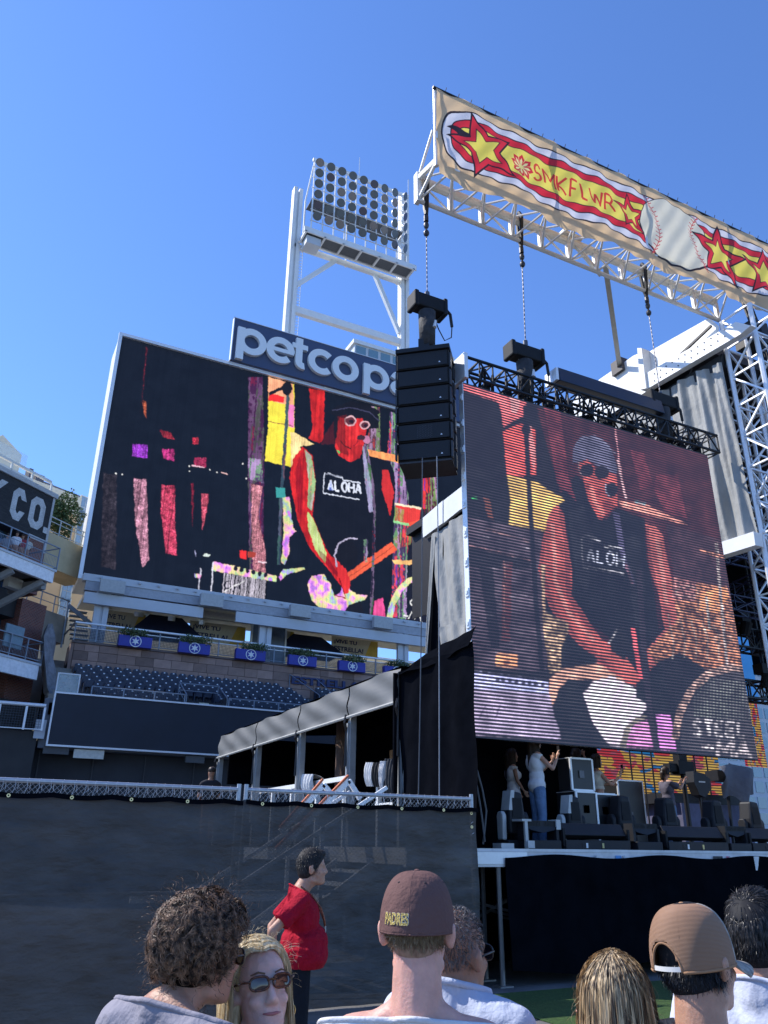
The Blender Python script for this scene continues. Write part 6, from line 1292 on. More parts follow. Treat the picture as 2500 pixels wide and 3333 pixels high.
def arm_prims(s, sh, el, wr, k, skin_=True, hand=None):
    sh, el, wr = Vector(sh), Vector(el), Vector(wr); o = [('c', sh, el, .050*k, .038*k), ('c', el, el.lerp(wr, .35), .040*k, .038*k), ('c', el.lerp(wr, .35), wr, .038*k, .024*k)]
    d = (wr-el).normalized(); hd = Vector(hand).normalized() if hand else d; sd = hd.cross(Vector((0, 0, 1)))
    if sd.length < .2: sd = Vector((0, 1, 0))
    sd.normalize(); up = sd.cross(hd)
    pc = wr+hd*.045; o += [('c', wr, pc+hd*.01, .023*k, .026*k), ('c', pc-up*.018+hd*.02, pc+up*.018+hd*.02, .017, .017)]
    for i, ln in enumerate((.030, .036, .034, .026)):
        b0 = pc+hd*.035+up*(.027-.018*i); m_ = b0+hd*ln*1.0+sd*.004; e_ = m_+hd*ln*.7+sd*.022; o += [('c', b0-hd*.01, m_, .0085, .0078), ('c', m_, e_, .0078, .0065)]
    tb = pc+up*.026-hd*.015; o += [('c', tb, tb+up*.02+hd*.028+sd*.012, .0095, .0085), ('c', tb+up*.02+hd*.028+sd*.012, tb+up*.022+hd*.052+sd*.022, .0085, .007)]
    return o
def person(label, x, y, phi, H, skinm, top, bottom=None, head=(0, 0, 0), arms=None, wide=1.0, sleeve='short', belly=0, vox=.009, hw=1.0, z0=0, lean=0.0, group=None, female=False, neckcut=(0, -.02, 1.485), neckno=(0, .42, .9), near=True, collar=True, hem=None, crop=False, hs=1.0, necklen=0.0, neckr=1.0, dress=None):
    """phi: facing azimuth from +Y to +X. head=(yaw, pitch, roll) in radians"""
    t = thing('person', label, 'person', (x, y, z0), -phi, group); k = (H-.235*hs-necklen)/(1.75-.235)
    S = lambda X, Y, Z: Vector((X*wide*k, Y*k, Z*k)); C0 = Vector((0, .012+lean, H-.235*hs))
    R = Matrix.Rotation(-head[0], 3, 'Z')@Matrix.Rotation(-head[1], 3, 'X')@Matrix.Rotation(head[2], 3, 'Y')
    b = belly; w_ = wide; cf = .88 if female else 1.0
    def E3(X, Y, Z, a, b_, c_, g_=0): return ('e', S(X, Y, Z), ((a*cf)*w_*k+g_, b_*k+g_, c_*k+g_))
    def torso(g_):
        T_ = [E3(0, 0, .95, .165/ (cf if female else 1), .12, .12, g_), E3(0, .01+b*.5, 1.08, .145+b*.4, .105+b, .15, g_), E3(0, .0+b*.2, 1.27, .165+b*.2, .115+b*.3, .17, g_)]
        for s in (-1, 1):
            T_.append(('c', S(s*.145*cf, -.012, 1.405), S(s*.02, -.012, 1.43), .062*k+g_, .06*k+g_)); T_.append(('c', S(s*.10*cf, -.02, 1.43), S(s*.02, -.02, 1.475), .040*k+g_, .05*k+g_))
            T_.append(E3(s*.08, -.04, 1.30, .085, .075, .12, g_))
            if female: T_.append(E3(s*.075, .085, 1.27, .062, .05, .06, g_))
        return T_
    neck = [('c', S(0, -.03, 1.42), C0+Vector((0, -.022, .05)), .060*neckr, .054*neckr), ('c', C0+Vector((0,-.022,.03)), C0+R@Vector((0, -.02, .07)), .054*neckr, .056*neckr)]
    ar = arms or {}; pose = {}
    for s in (-1, 1): pose[s] = ar.get(s, ((s*.215, -.02, 1.17), (s*.225, .05, .93), None))
    al = []
    for s in (-1, 1): el, wr, hd = pose[s]; al += arm_prims(s, S(s*.172*cf, -.01, 1.40), S(*el), S(*wr), k*(.88 if female else 1), hand=hd)
    legs = []
    for s in (-1, 1): legs += [('c', S(s*.085, 0, .90), S(s*.095, .015, .50), .085*k, .055*k), ('c', S(s*.095, .015, .50), S(s*.10, -.02, .10), .054*k, .038*k), ('c', S(s*.10, -.03, .05), S(s*.11, .13, .035), .04*k, .032*k)]
    hp = head_prims(C0, R, hw)
    if hs != 1.0: hp = [tuple([q_[0]]+[(C0+(e-C0)*hs) if isinstance(e, Vector) else (e*hs if isinstance(e, float) else (tuple(a*hs for a in e) if isinstance(e, tuple) else e)) for e in q_[1:]]) for q_ in hp]
    put('body', blob('body', torso(-.004)+neck+al+legs+hp, vox, 3), skinm, t, True, smooth=True)
    # top garment
    g_ = .016*k; tp_ = torso(g_)
    for s in (-1, 1):
        sh, el, wr = S(s*.172*cf, -.01, 1.40), S(*pose[s][0]), S(*pose[s][1])
        if sleeve == 'short': e2 = sh.lerp(el, .72); tp_ += [('c', sh, sh.lerp(el, .2), .062*k+g_*.6, .062*k+g_*.6), ('k', sh, e2, .064*k+g_*.6, .068*k+g_*.6)]
        elif sleeve == 'long': tp_ += [('c', sh, el, .06*k+g_*.4, .05*k+g_*.4), ('k', el, wr, .05*k+g_*.4, .036*k+g_*.4)]
    if hem: tp_ += [('e', S(0, .02+b*.4, hem[0]), ((.165+b*.4)*k*w_+g_, (.115+b*.9)*k+g_, hem[1]*k))]
    tp_ += [('c', S(0, -.03, 1.42), S(0, -.025, 1.53), .072*k*neckr, .064*k*neckr)]
    cuts = [(S(*neckcut), Vector(neckno))]
    cuts.append((S(0, 0, (.84 if hem is None else hem[2])) if not crop else S(0, 0, crop), Vector((0, 0, -1))))
    me, rim = blob('shirt', tp_, vox, 3, cut=cuts)
    put('shirt', me, top, t, True, smooth=True)
    if collar and rim[0]:
        c_ = sum(rim[0], Vector())/len(rim[0]); rg = sorted(rim[0], key=lambda p: math.atan2(p.y-c_.y, p.x-c_.x))
        rg = [p for i, p in enumerate(rg) if i % 2 == 0]; g = G(); pts = rg+[rg[0], rg[1]]; g.path(pts, .0075 if collar is True else collar, 6); put('collar', g, top, t, True, smooth=True)
    if bottom:
        bt = [E3(0, 0, .94, .175/(cf if female else 1), .13, .12)]
        for s in (-1, 1): bt += [('c', S(s*.085, 0, .88), S(s*.098, .015, .50), .10*k, .075*k), ('k', S(s*.098, .015, .50), S(s*.10, -.015, .08), .075*k, .068*k)]
        me, _ = blob('trousers', bt, vox*1.3, 3, cut=[(S(0, 0, 1.02), Vector((0, 0, 1)))]); put('trousers', me, bottom, t, True, smooth=True)
        for s in (-1, 1): put('shoe', blob('shoe', [('c', S(s*.10, -.05, .05), S(s*.112, .16, .04), .05*k, .042*k)], .012, 2), mat('dark_shoe', (.02, .02, .022), .6), t, True, smooth=True)
    return t, C0, R, k, hs
def scalp(n, C0, R, hw, seed, zmin=.06, front=.30, back=None, hs=1.0):
    """random points and normals on the cranium, hair bearing area"""
    r = np.random.default_rng(seed); out = []; nn = []
    while len(out) < n:
        v = r.normal(size=3); v /= np.linalg.norm(v); p = v*np.array([.079*hw, .099, .096])+np.array([0, -.012, .138])
        lim = zmin if p[1] < .0 else zmin+ (p[1])*.9
        if p[2] < lim or (p[1] > .045 and p[2] < .185) or (abs(p[0]) > .06 and p[1] > .03 and p[2] < .16): continue
        out.append(p); nn.append(v/np.array([.079, .099, .096])*.09)
    Rm = np.array(R); P = np.array(out)*hs; N = np.array(nn); N /= np.linalg.norm(N, axis=1)[:, None]; return P@Rm.T+np.array(C0), N@Rm.T
def short_hair(t, C0, R, hw, n, ln, mt, seed, zmin=.05, down=.7, swirl=0., hs=1.0, rad=.0011, wild=.25):
    P, N = scalp(n, C0, R, hw, seed, zmin, hs=hs); r = np.random.default_rng(seed+1); K = 6; Rm = np.array(R)
    local = (P-np.array(C0))@Rm; f = np.zeros_like(P); fwd = Rm@np.array([0, 1, 0]); dn = np.array([0, 0, -1.])
    top_ = np.clip((local[:, 2]/hs-.15)/.08, 0, 1)[:, None]
    D = N*.55+dn*down*(1-top_)+fwd*(.55*top_)+r.normal(size=P.shape)*wild; D /= np.linalg.norm(D, axis=1)[:, None]
    L_ = ln*(.6+.6*r.random(n))[:, None]*(.5+.6*np.clip((local[:, 2:3]/hs-zmin)/.08, 0, 1)); S_ = np.zeros((n, K, 3)); p = P.copy(); S_[:, 0] = p-N*.004
    for k_ in range(1, K): p = p+D*L_/(K-1); D = D+dn*.16-N*.10; D /= np.linalg.norm(D, axis=1)[:, None]; S_[:, k_] = p
    return strands('hair', S_, rad, rad*.35, mt, t)
def hair_base(t, C0, R, hw, mt, th=.006, zmin=.05, hs=1.0, extra=None, cutf=None):
    P_ = lambda x, y, z: C0+R@(Vector((x*hw, y, z))*hs)
    pr = [('e', P_(0, -.015, .142), ((.077*hw+th)*hs, (.094+th)*hs, (.094+th)*hs), R), ('e', P_(0, -.045, .09), ((.064*hw+th)*hs, (.055+th)*hs, (.062+th)*hs), R)]
    if extra: pr += extra(P_)
    me, _ = blob('hair_mass', pr, .008, 3, cut=[(P_(0, .02, zmin+.05), R@Vector((0, .80, -.60))), (P_(0, -.05, zmin-.02), R@Vector((0, .0, -1)))])
    return put('hair_mass', me, mt, t, True, smooth=True)
def cap(t, C0, R, hw, m, label, brim_m=None, hs=1.0, opening=False, tilt=0.0, front_m=None, mesh_m=None, z0=.105, hgt=.135, rx=.088, ry=.108, drop=.0):
    RR = R@Matrix.Rotation(tilt, 3, 'X'); c_ = thing('baseball_cap', label, 'cap', tuple(t.location)); c_.rotation_euler = t.rotation_euler
    Pm = lambda x, y, z: C0+RR@(Vector((x, y, z))*hs)
    NU, NV = 72, 26
    def F(u, v):  # u azimuth (0 = back), v 0 rim..1 top
        a = u*2*math.pi; e = v*math.pi/2; cx, cy = -math.sin(a), -math.cos(a); sq = math.cos(e)**.62; zz = math.sin(e)
        bul = 1+.018*abs(math.sin(3*a+math.pi/2))*math.cos(e)*v*2
        fr = max(0, cy)*.012*(1-v)*v*4
        return Pm(cx*rx*hw*sq*bul, -.012+cy*(ry*sq*bul)+fr, z0+hgt*zz+.004*math.cos(a)*0)
    g = G(); keep = lambda i, j: not (opening and (min(i, NU-i)/NU*2*math.pi/.46)**2+((j/NV)/.30)**2 < 1 and j >= 2)
    g.v = [F(i/NU, j/NV) for i in range(NU) for j in range(NV+1)]; W_2 = NV+1
    g.f = [(i*W_2+j, ((i+1) % NU)*W_2+j, ((i+1) % NU)*W_2+j+1, i*W_2+j+1) for i in range(NU) for j in range(NV) if keep(i, j) and keep(i+.0, j)]
    if opening: g.f = [q_ for q_ in g.f if not (((min((q_[0]//W_2), NU-(q_[0]//W_2))/NU*2*math.pi)/.46) < 1 and (q_[0] % W_2) < 2)]
    me = g.mesh('crown'); me.materials.append(mesh_m or m)
    if front_m:
        me.materials.append(front_m)
        for pl in me.polygons:
            i = pl.vertices[0]//W_2
            if NU*.33 < i < NU*.66: pl.material_index = 1
    o = put('crown', me, None, c_, True, smooth=True); s = o.modifiers.new('t', 'SOLIDIFY'); s.thickness = .002
    for k in range(6):
        g = G(); a0 = (k+ (0 if not opening else .5))/6 
        if opening and k in (0, 5): js = range(9, NV)
        else: js = range(0, NV)
        g.path([F(a0, j/NV)+((F(a0, j/NV)-Pm(0, -.01, z0+.04)).normalized()*.0008) for j in js], .0016, 5); put('seam', g, mesh_m or m, c_, True, smooth=True)
    g = G(); ellipsoid(g, Pm(0, -.012, z0+hgt+.002), (.008, .008, .004), RR); put('button', g, m, c_, True, smooth=True)
    for k in range(6):
        g = G(); a0 = (k+.5)/6
        if opening: continue
        p = F(a0, .62); ellipsoid(g, p, (.0045, .0045, .003), RR); put('eyelet', g, mat('eyelet_shade', (.05, .03, .03), .8), c_, True)
    if not opening: g = G(); pts = [F(i/NU, .012) for i in range(NU+1)]; g.path(pts, .0028, 5); put('sweat_band', g, m, c_, True, smooth=True)
    bm_ = brim_m or m; g = G()
    def B(i, j): a = math.radians(-62+124*i/24); r_ = j/8; x_ = math.sin(a)*rx*hw*(1+.04*r_); y_ = math.cos(a)*ry*1.0+ (.078*r_)*math.cos(a*.75); z_ = z0+.006-.020*(math.sin(a)**2)*(.4+r_)-.018*r_; return Pm(x_, -.012+y_, z_)
    g.grid(B, 24, 8); o = put('brim', g, bm_, c_, True, smooth=True); s = o.modifiers.new('t', 'SOLIDIFY'); s.thickness = .004
    return c_, F, Pm
def glasses(t, C0, R, frame_m, lens_m, label, hw=1.0, size=(.026, .018), hs=1.0, dz=0.0):
    gl = thing('sunglasses', label, 'sunglasses', tuple(t.location)); gl.rotation_euler = t.rotation_euler; Pm = lambda x, y, z: C0+R@(Vector((x*hw, y, z+dz))*hs); a_, b_ = size
    for s in (-1, 1):
        ring = [Pm(s*.033+a_*math.copysign(abs(math.cos(q_))**.7, math.cos(q_)), .100-.010*abs(s*.033+a_*math.cos(q_))/.06, .108+b_*math.copysign(abs(math.sin(q_))**.8, math.sin(q_))) for q_ in [2*math.pi*i/24 for i in range(24)]]
        g = G(); g.path(ring+[ring[0], ring[1]], .0032, 6); put('rim', g, frame_m, gl, True, smooth=True)
        g = G(); cc = sum(ring, Vector())/24+R@Vector((0, .003, 0)); g.add([cc]+ring, [(0, 1+i, 1+(i+1) % 24) for i in range(24)]); put('lens', g, lens_m, gl, True, smooth=True)
        g = G(); g.path([Pm(s*(.058), .092, .114), Pm(s*.076, .075, .114), Pm(s*.086, .02, .110), Pm(s*.085, -.03, .100)], .003, 5); put('temple', g, frame_m, gl, True, smooth=True)
    g = G(); g.path([Pm(-.010, .102, .113), Pm(0, .107, .115), Pm(.010, .102, .113)], .003, 5); put('bridge', g, frame_m, gl, True)
    return gl
D = math.radians
def at_px(px, py, d):
    r = ray(px, py); h = math.hypot(r[0], r[1]); p = CAM+r/h*d; return float(p[0]), float(p[1]), float(p[2])
# --- guard in the red polo, in front of the fence
gx, gy, gz = at_px(985, 2766, 7.0)
RED = cloth('red_polo', (.36, .006, .022), var=.10, bump=.8, bscale=8)
T_, C0, R, k, hs = person('heavy set man in a red polo and black trousers standing sideways at the fence', gx, gy, AZ+D(78), gz+.01, SKM, RED, cloth('black_trousers', (.012, .013, .018)), lean=.075, arms={1: ((.23, -.25, 1.19), (.15, -.23, .95), None), -1: ((-.23, -.2, 1.17), (-.15, -.2, .95), None)}, wide=1.36, belly=.08, vox=.010, hem=(1.0, .17, .90), hw=1.0, neckcut=(0, -.01, 1.475), neckr=1.15, hs=1.12)
hair_base(T_, C0, R, 1, hairmat('black_hair_mass', (.012, .011, .011), (.03, .026, .024), .6), .010, .05, hs=1.12, extra=lambda P_: [('e', P_(0, .05, .20), (.055, .05, .035), R), ('e', P_(0,-.06,.11), (.075,.055,.09), R)])
short_hair(T_, C0, R, 1.04, 2500, .03, hairmat('black_hair', (.012, .011, .011), (.05, .045, .04)), 31, rad=.0014, hs=1.12)
g = G(); pts = [(.075, -.01, 1.50), (.085, .08, 1.44), (.07, .165, 1.34), (.04, .205, 1.24), (.02, .212, 1.20)]; pts2 = [(-.075, -.01, 1.50), (-.085, .08, 1.44), (-.05, .165, 1.34), (0, .205, 1.24), (.02, .212, 1.20)]
for pp in (pts, pts2): g.path([Vector((a*1.05*k, b*1.02*k, c_*k)) for a, b, c_ in pp], .0075, 5)
ly = thing('lanyard', 'patterned lanyard with clear badge holder hanging on the red polo', 'lanyard', tuple(T_.location)); ly.rotation_euler = T_.rotation_euler
put('strap', g, mat('lanyard_print', (.22, .07, .03), .6, var=.9, scale=60), ly, True)
g = G(); c_ = Vector((.02, .218, 1.10))*k; g.box(c_.x-.035, c_.x+.035, c_.y-.003, c_.y+.003, c_.z-.07, c_.z+.07); g.box(c_.x-.05, c_.x-.01, c_.y-.0, c_.y+.010, c_.z-.0, c_.z+.09); put('badge', g, mat('badge_card', (.62, .60, .50), .3, var=.4, scale=40), ly, True)
# --- curly haired man, near left
ax_, ay_, az_ = at_px(610, 2896, 2.38)
GRS = cloth('grey_tee', (.27, .255, .29), bump=.4, bscale=9)
T_, C0, R, k, hs = person('curly dark haired man in a washed grey tee shirt, seen from behind at near left', ax_-.01, ay_, AZ+D(42), az_-.03, SKM, GRS, cloth('dark_jeans', (.03, .035, .05)), head=(D(8), D(4), 0), wide=1.35, vox=.009, lean=.06, necklen=-.04, neckcut=(0, -.045, 1.475), neckno=(0, .40, .92))
CH_ = hairmat('curly_hair', (.022, .013, .009), (.25, .145, .085), .42, (30, 30, 30)); CHB = mat('curly_hair_mass', (.012, .008, .006), .9, var=.3, spec=.05)
def ex(P_): return [('e', P_(0, -.02, .165), (.100, .112, .098), R), ('e', P_(0, -.055, .13), (.090, .066, .055), R), ('e', P_(0, .04, .200), (.082, .062, .050), R)]
hair_base(T_, C0, R, 1, CHB, .014, .05, extra=ex)
r = np.random.default_rng(77); nc_ = 560; per = 26; n = nc_*per; Pc, Nc = scalp(nc_, C0, R, 1, 78, .088); K = 18; Rm = np.array(R); ci = np.repeat(np.arange(nc_), per); P = Pc[ci]; N = Nc[ci]
loc = (P-np.array(C0))@Rm; vol = .024+.016*np.clip((loc[:, 2]-.10)/.1, 0, 1)
cr = r.random((nc_, 4)); ph = cr[ci, 0]*6.28+r.normal(size=n)*.16; rd = .010+.009*cr[ci, 1]; seed_ = cr[ci, 2]*3
D0 = Nc+np.random.default_rng(4).normal(size=Nc.shape)*.45; D0 /= np.linalg.norm(D0, axis=1)[:, None]; D0 = D0[ci]; ax = np.cross(D0, np.array([.2, .3, 1.])); ax /= np.linalg.norm(ax, axis=1)[:, None]; bx = np.cross(D0, ax)
S_ = np.zeros((n, K, 3)); start = P+N*(vol*.4)[:, None]+r.normal(size=P.shape)*.0042
for k_ in range(K):
    tt_ = k_/(K-1); an = ph+tt_*(7.0+3*np.sin(seed_)); out_ = vol*(.3+.75*tt_)-.012*tt_**2
    S_[:, k_] = start+D0*(out_*(.75+.5*cr[ci, 3]))[:, None]+(ax*np.cos(an)[:, None]+bx*np.sin(an)[:, None])*rd[:, None]*(.4+.6*tt_)+np.array([0, 0, -.030])*tt_**1.5+ax*(.010*tt_)
strands('curls', S_, .0008, .0005, CH_, T_)
r = np.random.default_rng(79); n = 260; P, N = scalp(n, C0, R, 1, 80, .03); S_ = np.zeros((n, 10, 3)); ax = np.cross(N, r.normal(size=N.shape)); ax /= np.linalg.norm(ax, axis=1)[:, None]; bx = np.cross(N, ax)
for k_ in range(10): tt_ = k_/9; an = tt_*6+r.random()*0+np.arange(n); S_[:, k_] = P+N*(.05+.035*tt_)+(ax*np.cos(an)[:, None]+bx*np.sin(an)[:, None])*.010*tt_
strands('flyaway_curls', S_, .0006, .0003, CH_, T_)
TORT = mat('tortoise_frame', (.10, .035, .015), .15, var=.9, scale=90); AMB = mat('amber_lens', (.20, .11, .01), .08, alpha=.8)
glasses(T_, C0, R, mat('dark_tortoise', (.02, .01, .008), .2), AMB, 'dark sunglasses with amber lenses on the curly haired man')
put('shirt_print', text_on('CAMP', (-.10, -.150, 1.12*k), (1, 0, 0), (0, .1, .98), .03, .16, .001), mat('white_tee_print', (.7, .7, .72), .7), T_, True)
# --- blonde woman facing the camera
bx_, by_, bz_w = at_px(874, 3018, 2.55)
T_, C0, R, k, hs = person('blonde woman in brown oval sunglasses facing the camera beside the curly haired man', bx_, by_, AZ+D(180-24), bz_w-.022, SKP, cloth('black_top', (.02, .02, .022)), cloth('dark_jeans', ()) if False else MATS['dark_jeans'], head=(D(0), D(-9), D(5)), vox=.0055, female=True, sleeve='none', wide=.95, hw=.93)
BL = hairmat('blonde_hair', (.58, .42, .20), (.92, .78, .50), .35, (60, 60, 4)); r = np.random.default_rng(5); n = 3600; K = 22; Rm = np.array(R)
def long_hair(T_, C0, R, n, K, mt, seed, length, part=.0, r0=.0013, side=.095, hw=1.0, wave=.006, frontal=True, flare=.0, topth=.012, name='hair'):
    r = np.random.default_rng(seed); Rm = np.array(R); S_ = np.zeros((n, K, 3)); 
    az_ = r.random(n)*2*math.pi; ok = np.ones(n, bool); sgn = np.where(np.sin(az_) > 0, 1., -1.)
    ys = r.uniform(-.085, .075, n); x0_ = part+sgn*.003
    th_end = r.random(n)
    for k_ in range(K):
        t = k_/(K-1); s = t*length
        # first wrap over the skull from the parting, then fall
        wrap = .135; a = np.minimum(s/wrap, 1)*math.pi/2
        spread = r.normal(size=n)*.0
        rx_ = .082*hw+topth+th_end*.012; ry_ = .104+topth; yy = ys*(1+.12*t)
        if frontal: yy = np.where(ys > .03, ys-.02*np.minimum(s/wrap, 1)*(.6+.5*th_end)-.045*np.minimum(s/.3, 1), ys)
        prof = np.sqrt(np.clip(1-((yy+.012)/ry_)**2, .05, 1))
        xx = x0_+sgn*rx_*np.sin(a)*prof; zz = .138+(.096+topth)*np.cos(a)*prof
        fall = max(0, s-wrap*1.2); zz = zz-fall; xx = xx*(1+flare*fall)+wave*np.sin(s*40+th_end*9+ys*60)*min(1, fall*6)+ (th_end-.5)*.02*min(1, fall*4)
        yy = yy-.02*min(1, fall*5)*(ys < 0)
        S_[:, k_] = np.stack([xx, yy, zz], 1)
    S_ += r.normal(size=(n, 1, 3))*.0022
    S_ = S_@Rm.T+np.array(C0)
    return strands(name, S_, r0, r0*.5, mt, T_)
hair_base(T_, C0, R, .95, BL, .006, .03, extra=lambda P_: [('c', P_(-.072, -.02, .09), P_(-.088, -.02, -.16), .026, .022), ('c', P_(.072, -.02, .09), P_(.088, -.02, -.16), .026, .022), ('e', P_(0, -.06, -.02), (.08, .035, .14), R)]) if False else None
put('hair_mass', blob('hair_mass', [('e', C0+R@Vector((0, -.022, .145)), (.078, .092, .092), R), ('c', C0+R@Vector((-.07, -.035, .08)), C0+R@Vector((-.085, -.03, -.18)), .022, .022), ('c', C0+R@Vector((.07, -.035, .08)), C0+R@Vector((.085, -.03, -.18)), .022, .022), ('e', C0+R@Vector((0, -.075, -.03)), (.085, .03, .15), R)], .008, 3), BL, T_, True, smooth=True)
long_hair(T_, C0, R, 6500, 22, BL, 6, .50, part=.012, hw=.93, wave=.004, topth=.005, flare=.35, r0=.0010)
r = np.random.default_rng(9); n = 90; P, N = scalp(n, C0, R, .95, 81, .12); S_ = np.zeros((n, 10, 3))
for k_ in range(10): tt_ = k_/9; S_[:, k_] = P+N*(.012+.045*tt_)+np.array([0, 0, .01])*tt_+.010*np.sin(tt_*4+np.arange(n))[:, None]*np.array([1, .3, -.5])-np.array([0, 0, .035])*tt_**2
strands('flyaway_hair', S_, .0005, .0003, BL, T_)
glasses(T_, C0, R, TORT, mat('brown_lens', (.035, .018, .016), .06, spec=.8), 'brown tortoiseshell oval sunglasses on the blonde woman', hw=.95, size=(.027, .0165), dz=.013)
g = G(); P_ = lambda x, y, z: C0+R@Vector((x, y, z)); g.path([P_(-.024, .086, .0485), P_(-.012, .0935, .049), P_(0, .095, .0475), P_(.012, .0935, .049), P_(.024, .086, .0505)], [.002, .0042, .0045, .0042, .002], 6); put('lips', g, mat('lip_pink', (.42, .15, .14), .4), T_, True, smooth=True)
g = G()
for s in (-1, 1): g.path([P_(s*.014, .092, .142), P_(s*.032, .089, .147), P_(s*.050, .077, .142)], [.0022, .0028, .0015], 5)
put('eyebrows', g, mat('brow_brown', (.14, .08, .045), .8), T_, True)
g = G(); g.path([P_(-.084+.012*math.cos(a), -.005, .045+.016*math.sin(a)) for a in [i*2*math.pi/12 for i in range(13)]], .0015, 5); solo('hoop_earring', g, mat('gold', (.7, .45, .15), .25, .9), 'small gold hoop earring on the blonde woman', 'earring').location = (0, 0, 0)
o = COL.objects[-1]; o.location = T_.location; o.rotation_euler = T_.rotation_euler
# --- man in the brown cap
cx_, cy_, cz_ = at_px(1358, 2824, 2.24)
WTE = cloth('white_tee', (.68, .66, .66), bump=.35, bscale=8)
T_, C0, R, k, hs = person('man in a brown baseball cap and white tee shirt, seen from behind in the centre', cx_, cy_, AZ+D(10), cz_-.012, SKL, WTE, cloth('khaki_shorts', (.25, .19, .12)), head=(D(3), D(0), 0), vox=.008, neckcut=(0, -.055, 1.45), neckno=(0, .36, .93), neckr=1.10, wide=1.2, necklen=.03)
FH = hairmat('sandy_hair', (.14, .085, .045), (.34, .24, .13), .4, (60, 60, 12))
hair_base(T_, C0, R, .99, hairmat('sandy_mass', (.26, .16, .11), (.36, .23, .16), .8), -.003, .05)
P, N = scalp(200, C0, R, 1, 3)
def nape_hair(T_, C0, R, n, ln, mt, seed, zlo=.02, zhi=.12, hw=1.0, rad=.0010, fade=True, out=.30):
    r = np.random.default_rng(seed); Rm = np.array(R); a = r.uniform(-1.75, 1.75, n); z = zlo+(zhi-zlo)*r.random(n)**(.6 if fade else 1)
    z = z+np.abs(a)*.012; rr_ = np.sqrt(np.clip(1-((z-.138)/.098)**2, .25, 1)); tap = np.clip((.10-z)/.10, 0, 1)*.10
    x = np.sin(a)*.078*hw*rr_*(1-tap); y = -.012-np.cos(a)*(.098*rr_)*(1-tap*.6); nx = np.stack([np.sin(a), -np.cos(a), 0*a], 1)
    K = 5; S_ = np.zeros((n, K, 3)); p = np.stack([x, y, z], 1); d_ = nx*out+np.array([0, 0, -1])+r.normal(size=(n, 3))*.16; L_ = ln*(.5+.7*r.random(n))[:, None]*(.35+.65*((z-zlo)/(zhi-zlo))[:, None] if fade else 1)
    for k_ in range(K): S_[:, k_] = p+d_*L_*k_/(K-1)
    return strands('hair', S_@Rm.T+np.array(C0), rad, rad*.4, mt, T_)
nape_hair(T_, C0, R, 6500, .020, FH, 15, zlo=.022, zhi=.115, rad=.0008, out=.22)
BRN = cloth('brown_twill', (.145, .078, .068), var=.06, bump=.12, bscale=60, scale=3)
cp_, F, Pm = cap(T_, C0, R, 1.04, BRN, 'brown baseball cap lettered PADRES on the back', z0=.100, hgt=.138, rx=.089, ry=.111)
v, f = text_mesh('PADRES', 1, .5, .035); hh_ = v[:, 1].max(); ww = v[:, 0].max(); v[:, 2] = (v[:, 2] > 0)
def capmap(extra, sc_):
    out = []
    for px_, py_, pz_ in v:
        u_ = (px_/ww-.5)*sc_; q_ = (py_/hh_-.5)*sc_; arch = .02*math.cos(u_*3)
        a = -(-.060+u_*.118); a = a % 1.0; vv = .165+q_*.125; p = F(a, vv); nrm = (p-Pm(0, -.012, .13)).normalized(); out.append(p+nrm*(.0012+extra+.0022*pz_))
    g = G(); g.add(out, f); return g
put('lettering', capmap(.0006, 1.0), mat('gold_embroidery', (.70, .52, .14), .6, bump=.2, bscale=300), cp_, True)
v, f = text_mesh('PADRES', 1, .5, .06); hh_ = v[:, 1].max(); ww = v[:, 0].max(); v[:, 2] = (v[:, 2] > 0); put('lettering_outline', capmap(-.0006, 1.03), mat('white_embroidery', (.75, .73, .68), .6), cp_, True)
g = G(); p1, p2, p3 = [C0+R@Vector(q_) for q_ in ((.088, .06, .105), (.093, .01, .104), (.087, -.03, .094))]; g.path([p1, p2, p3], .003, 5); sg_ = solo('sunglasses', g, mat('black_frame', (.01, .01, .012), .3), 'black sunglasses arm behind the right ear of the man in the brown cap', 'sunglasses'); sg_.location = T_.location; sg_.rotation_euler = T_.rotation_euler
# --- man in the pale blue polo behind him
dx_, dy_, dz_ = at_px(1482, 2950, 2.7)
BPO = cloth('pale_blue_polo', (.50, .54, .64), bump=.3, bscale=10)
T_, C0, R, k, hs = person('man with cropped grey hair and dark glasses in pale blue polo behind the brown cap', dx_, dy_, AZ+D(38), dz_-.0, SKT, BPO, cloth('navy_trousers', (.03, .04, .07)), head=(D(6), 0, 0), vox=.009, neckcut=(0, -.02, 1.50), neckno=(0, .3, .95), wide=1.28, collar=.011, neckr=1.1, necklen=-.04)
short_hair(T_, C0, R, 1, 5000, .010, hairmat('cropped_grey_hair', (.05, .045, .042), (.22, .20, .19)), 41, .03, rad=.0009)
glasses(T_, C0, R, mat('black_frame', ()), mat('dark_lens', (.012, .014, .025), .08), 'black wrap sunglasses on the man in the pale blue polo', size=(.027, .02))
g = G()
def CF_(i, j): a = math.pi*2*i/32; return C0+Vector((math.sin(a)*(.069+.006*j), -.022-math.cos(a)*(.068+.006*j)*-1*-1, -.012-.014*j-.012*math.cos(a)*0))
g.grid(CF_, 32, 3); o = put('polo_collar', g, BPO, T_, True, smooth=True); s = o.modifiers.new('t', 'SOLIDIFY'); s.thickness = .004
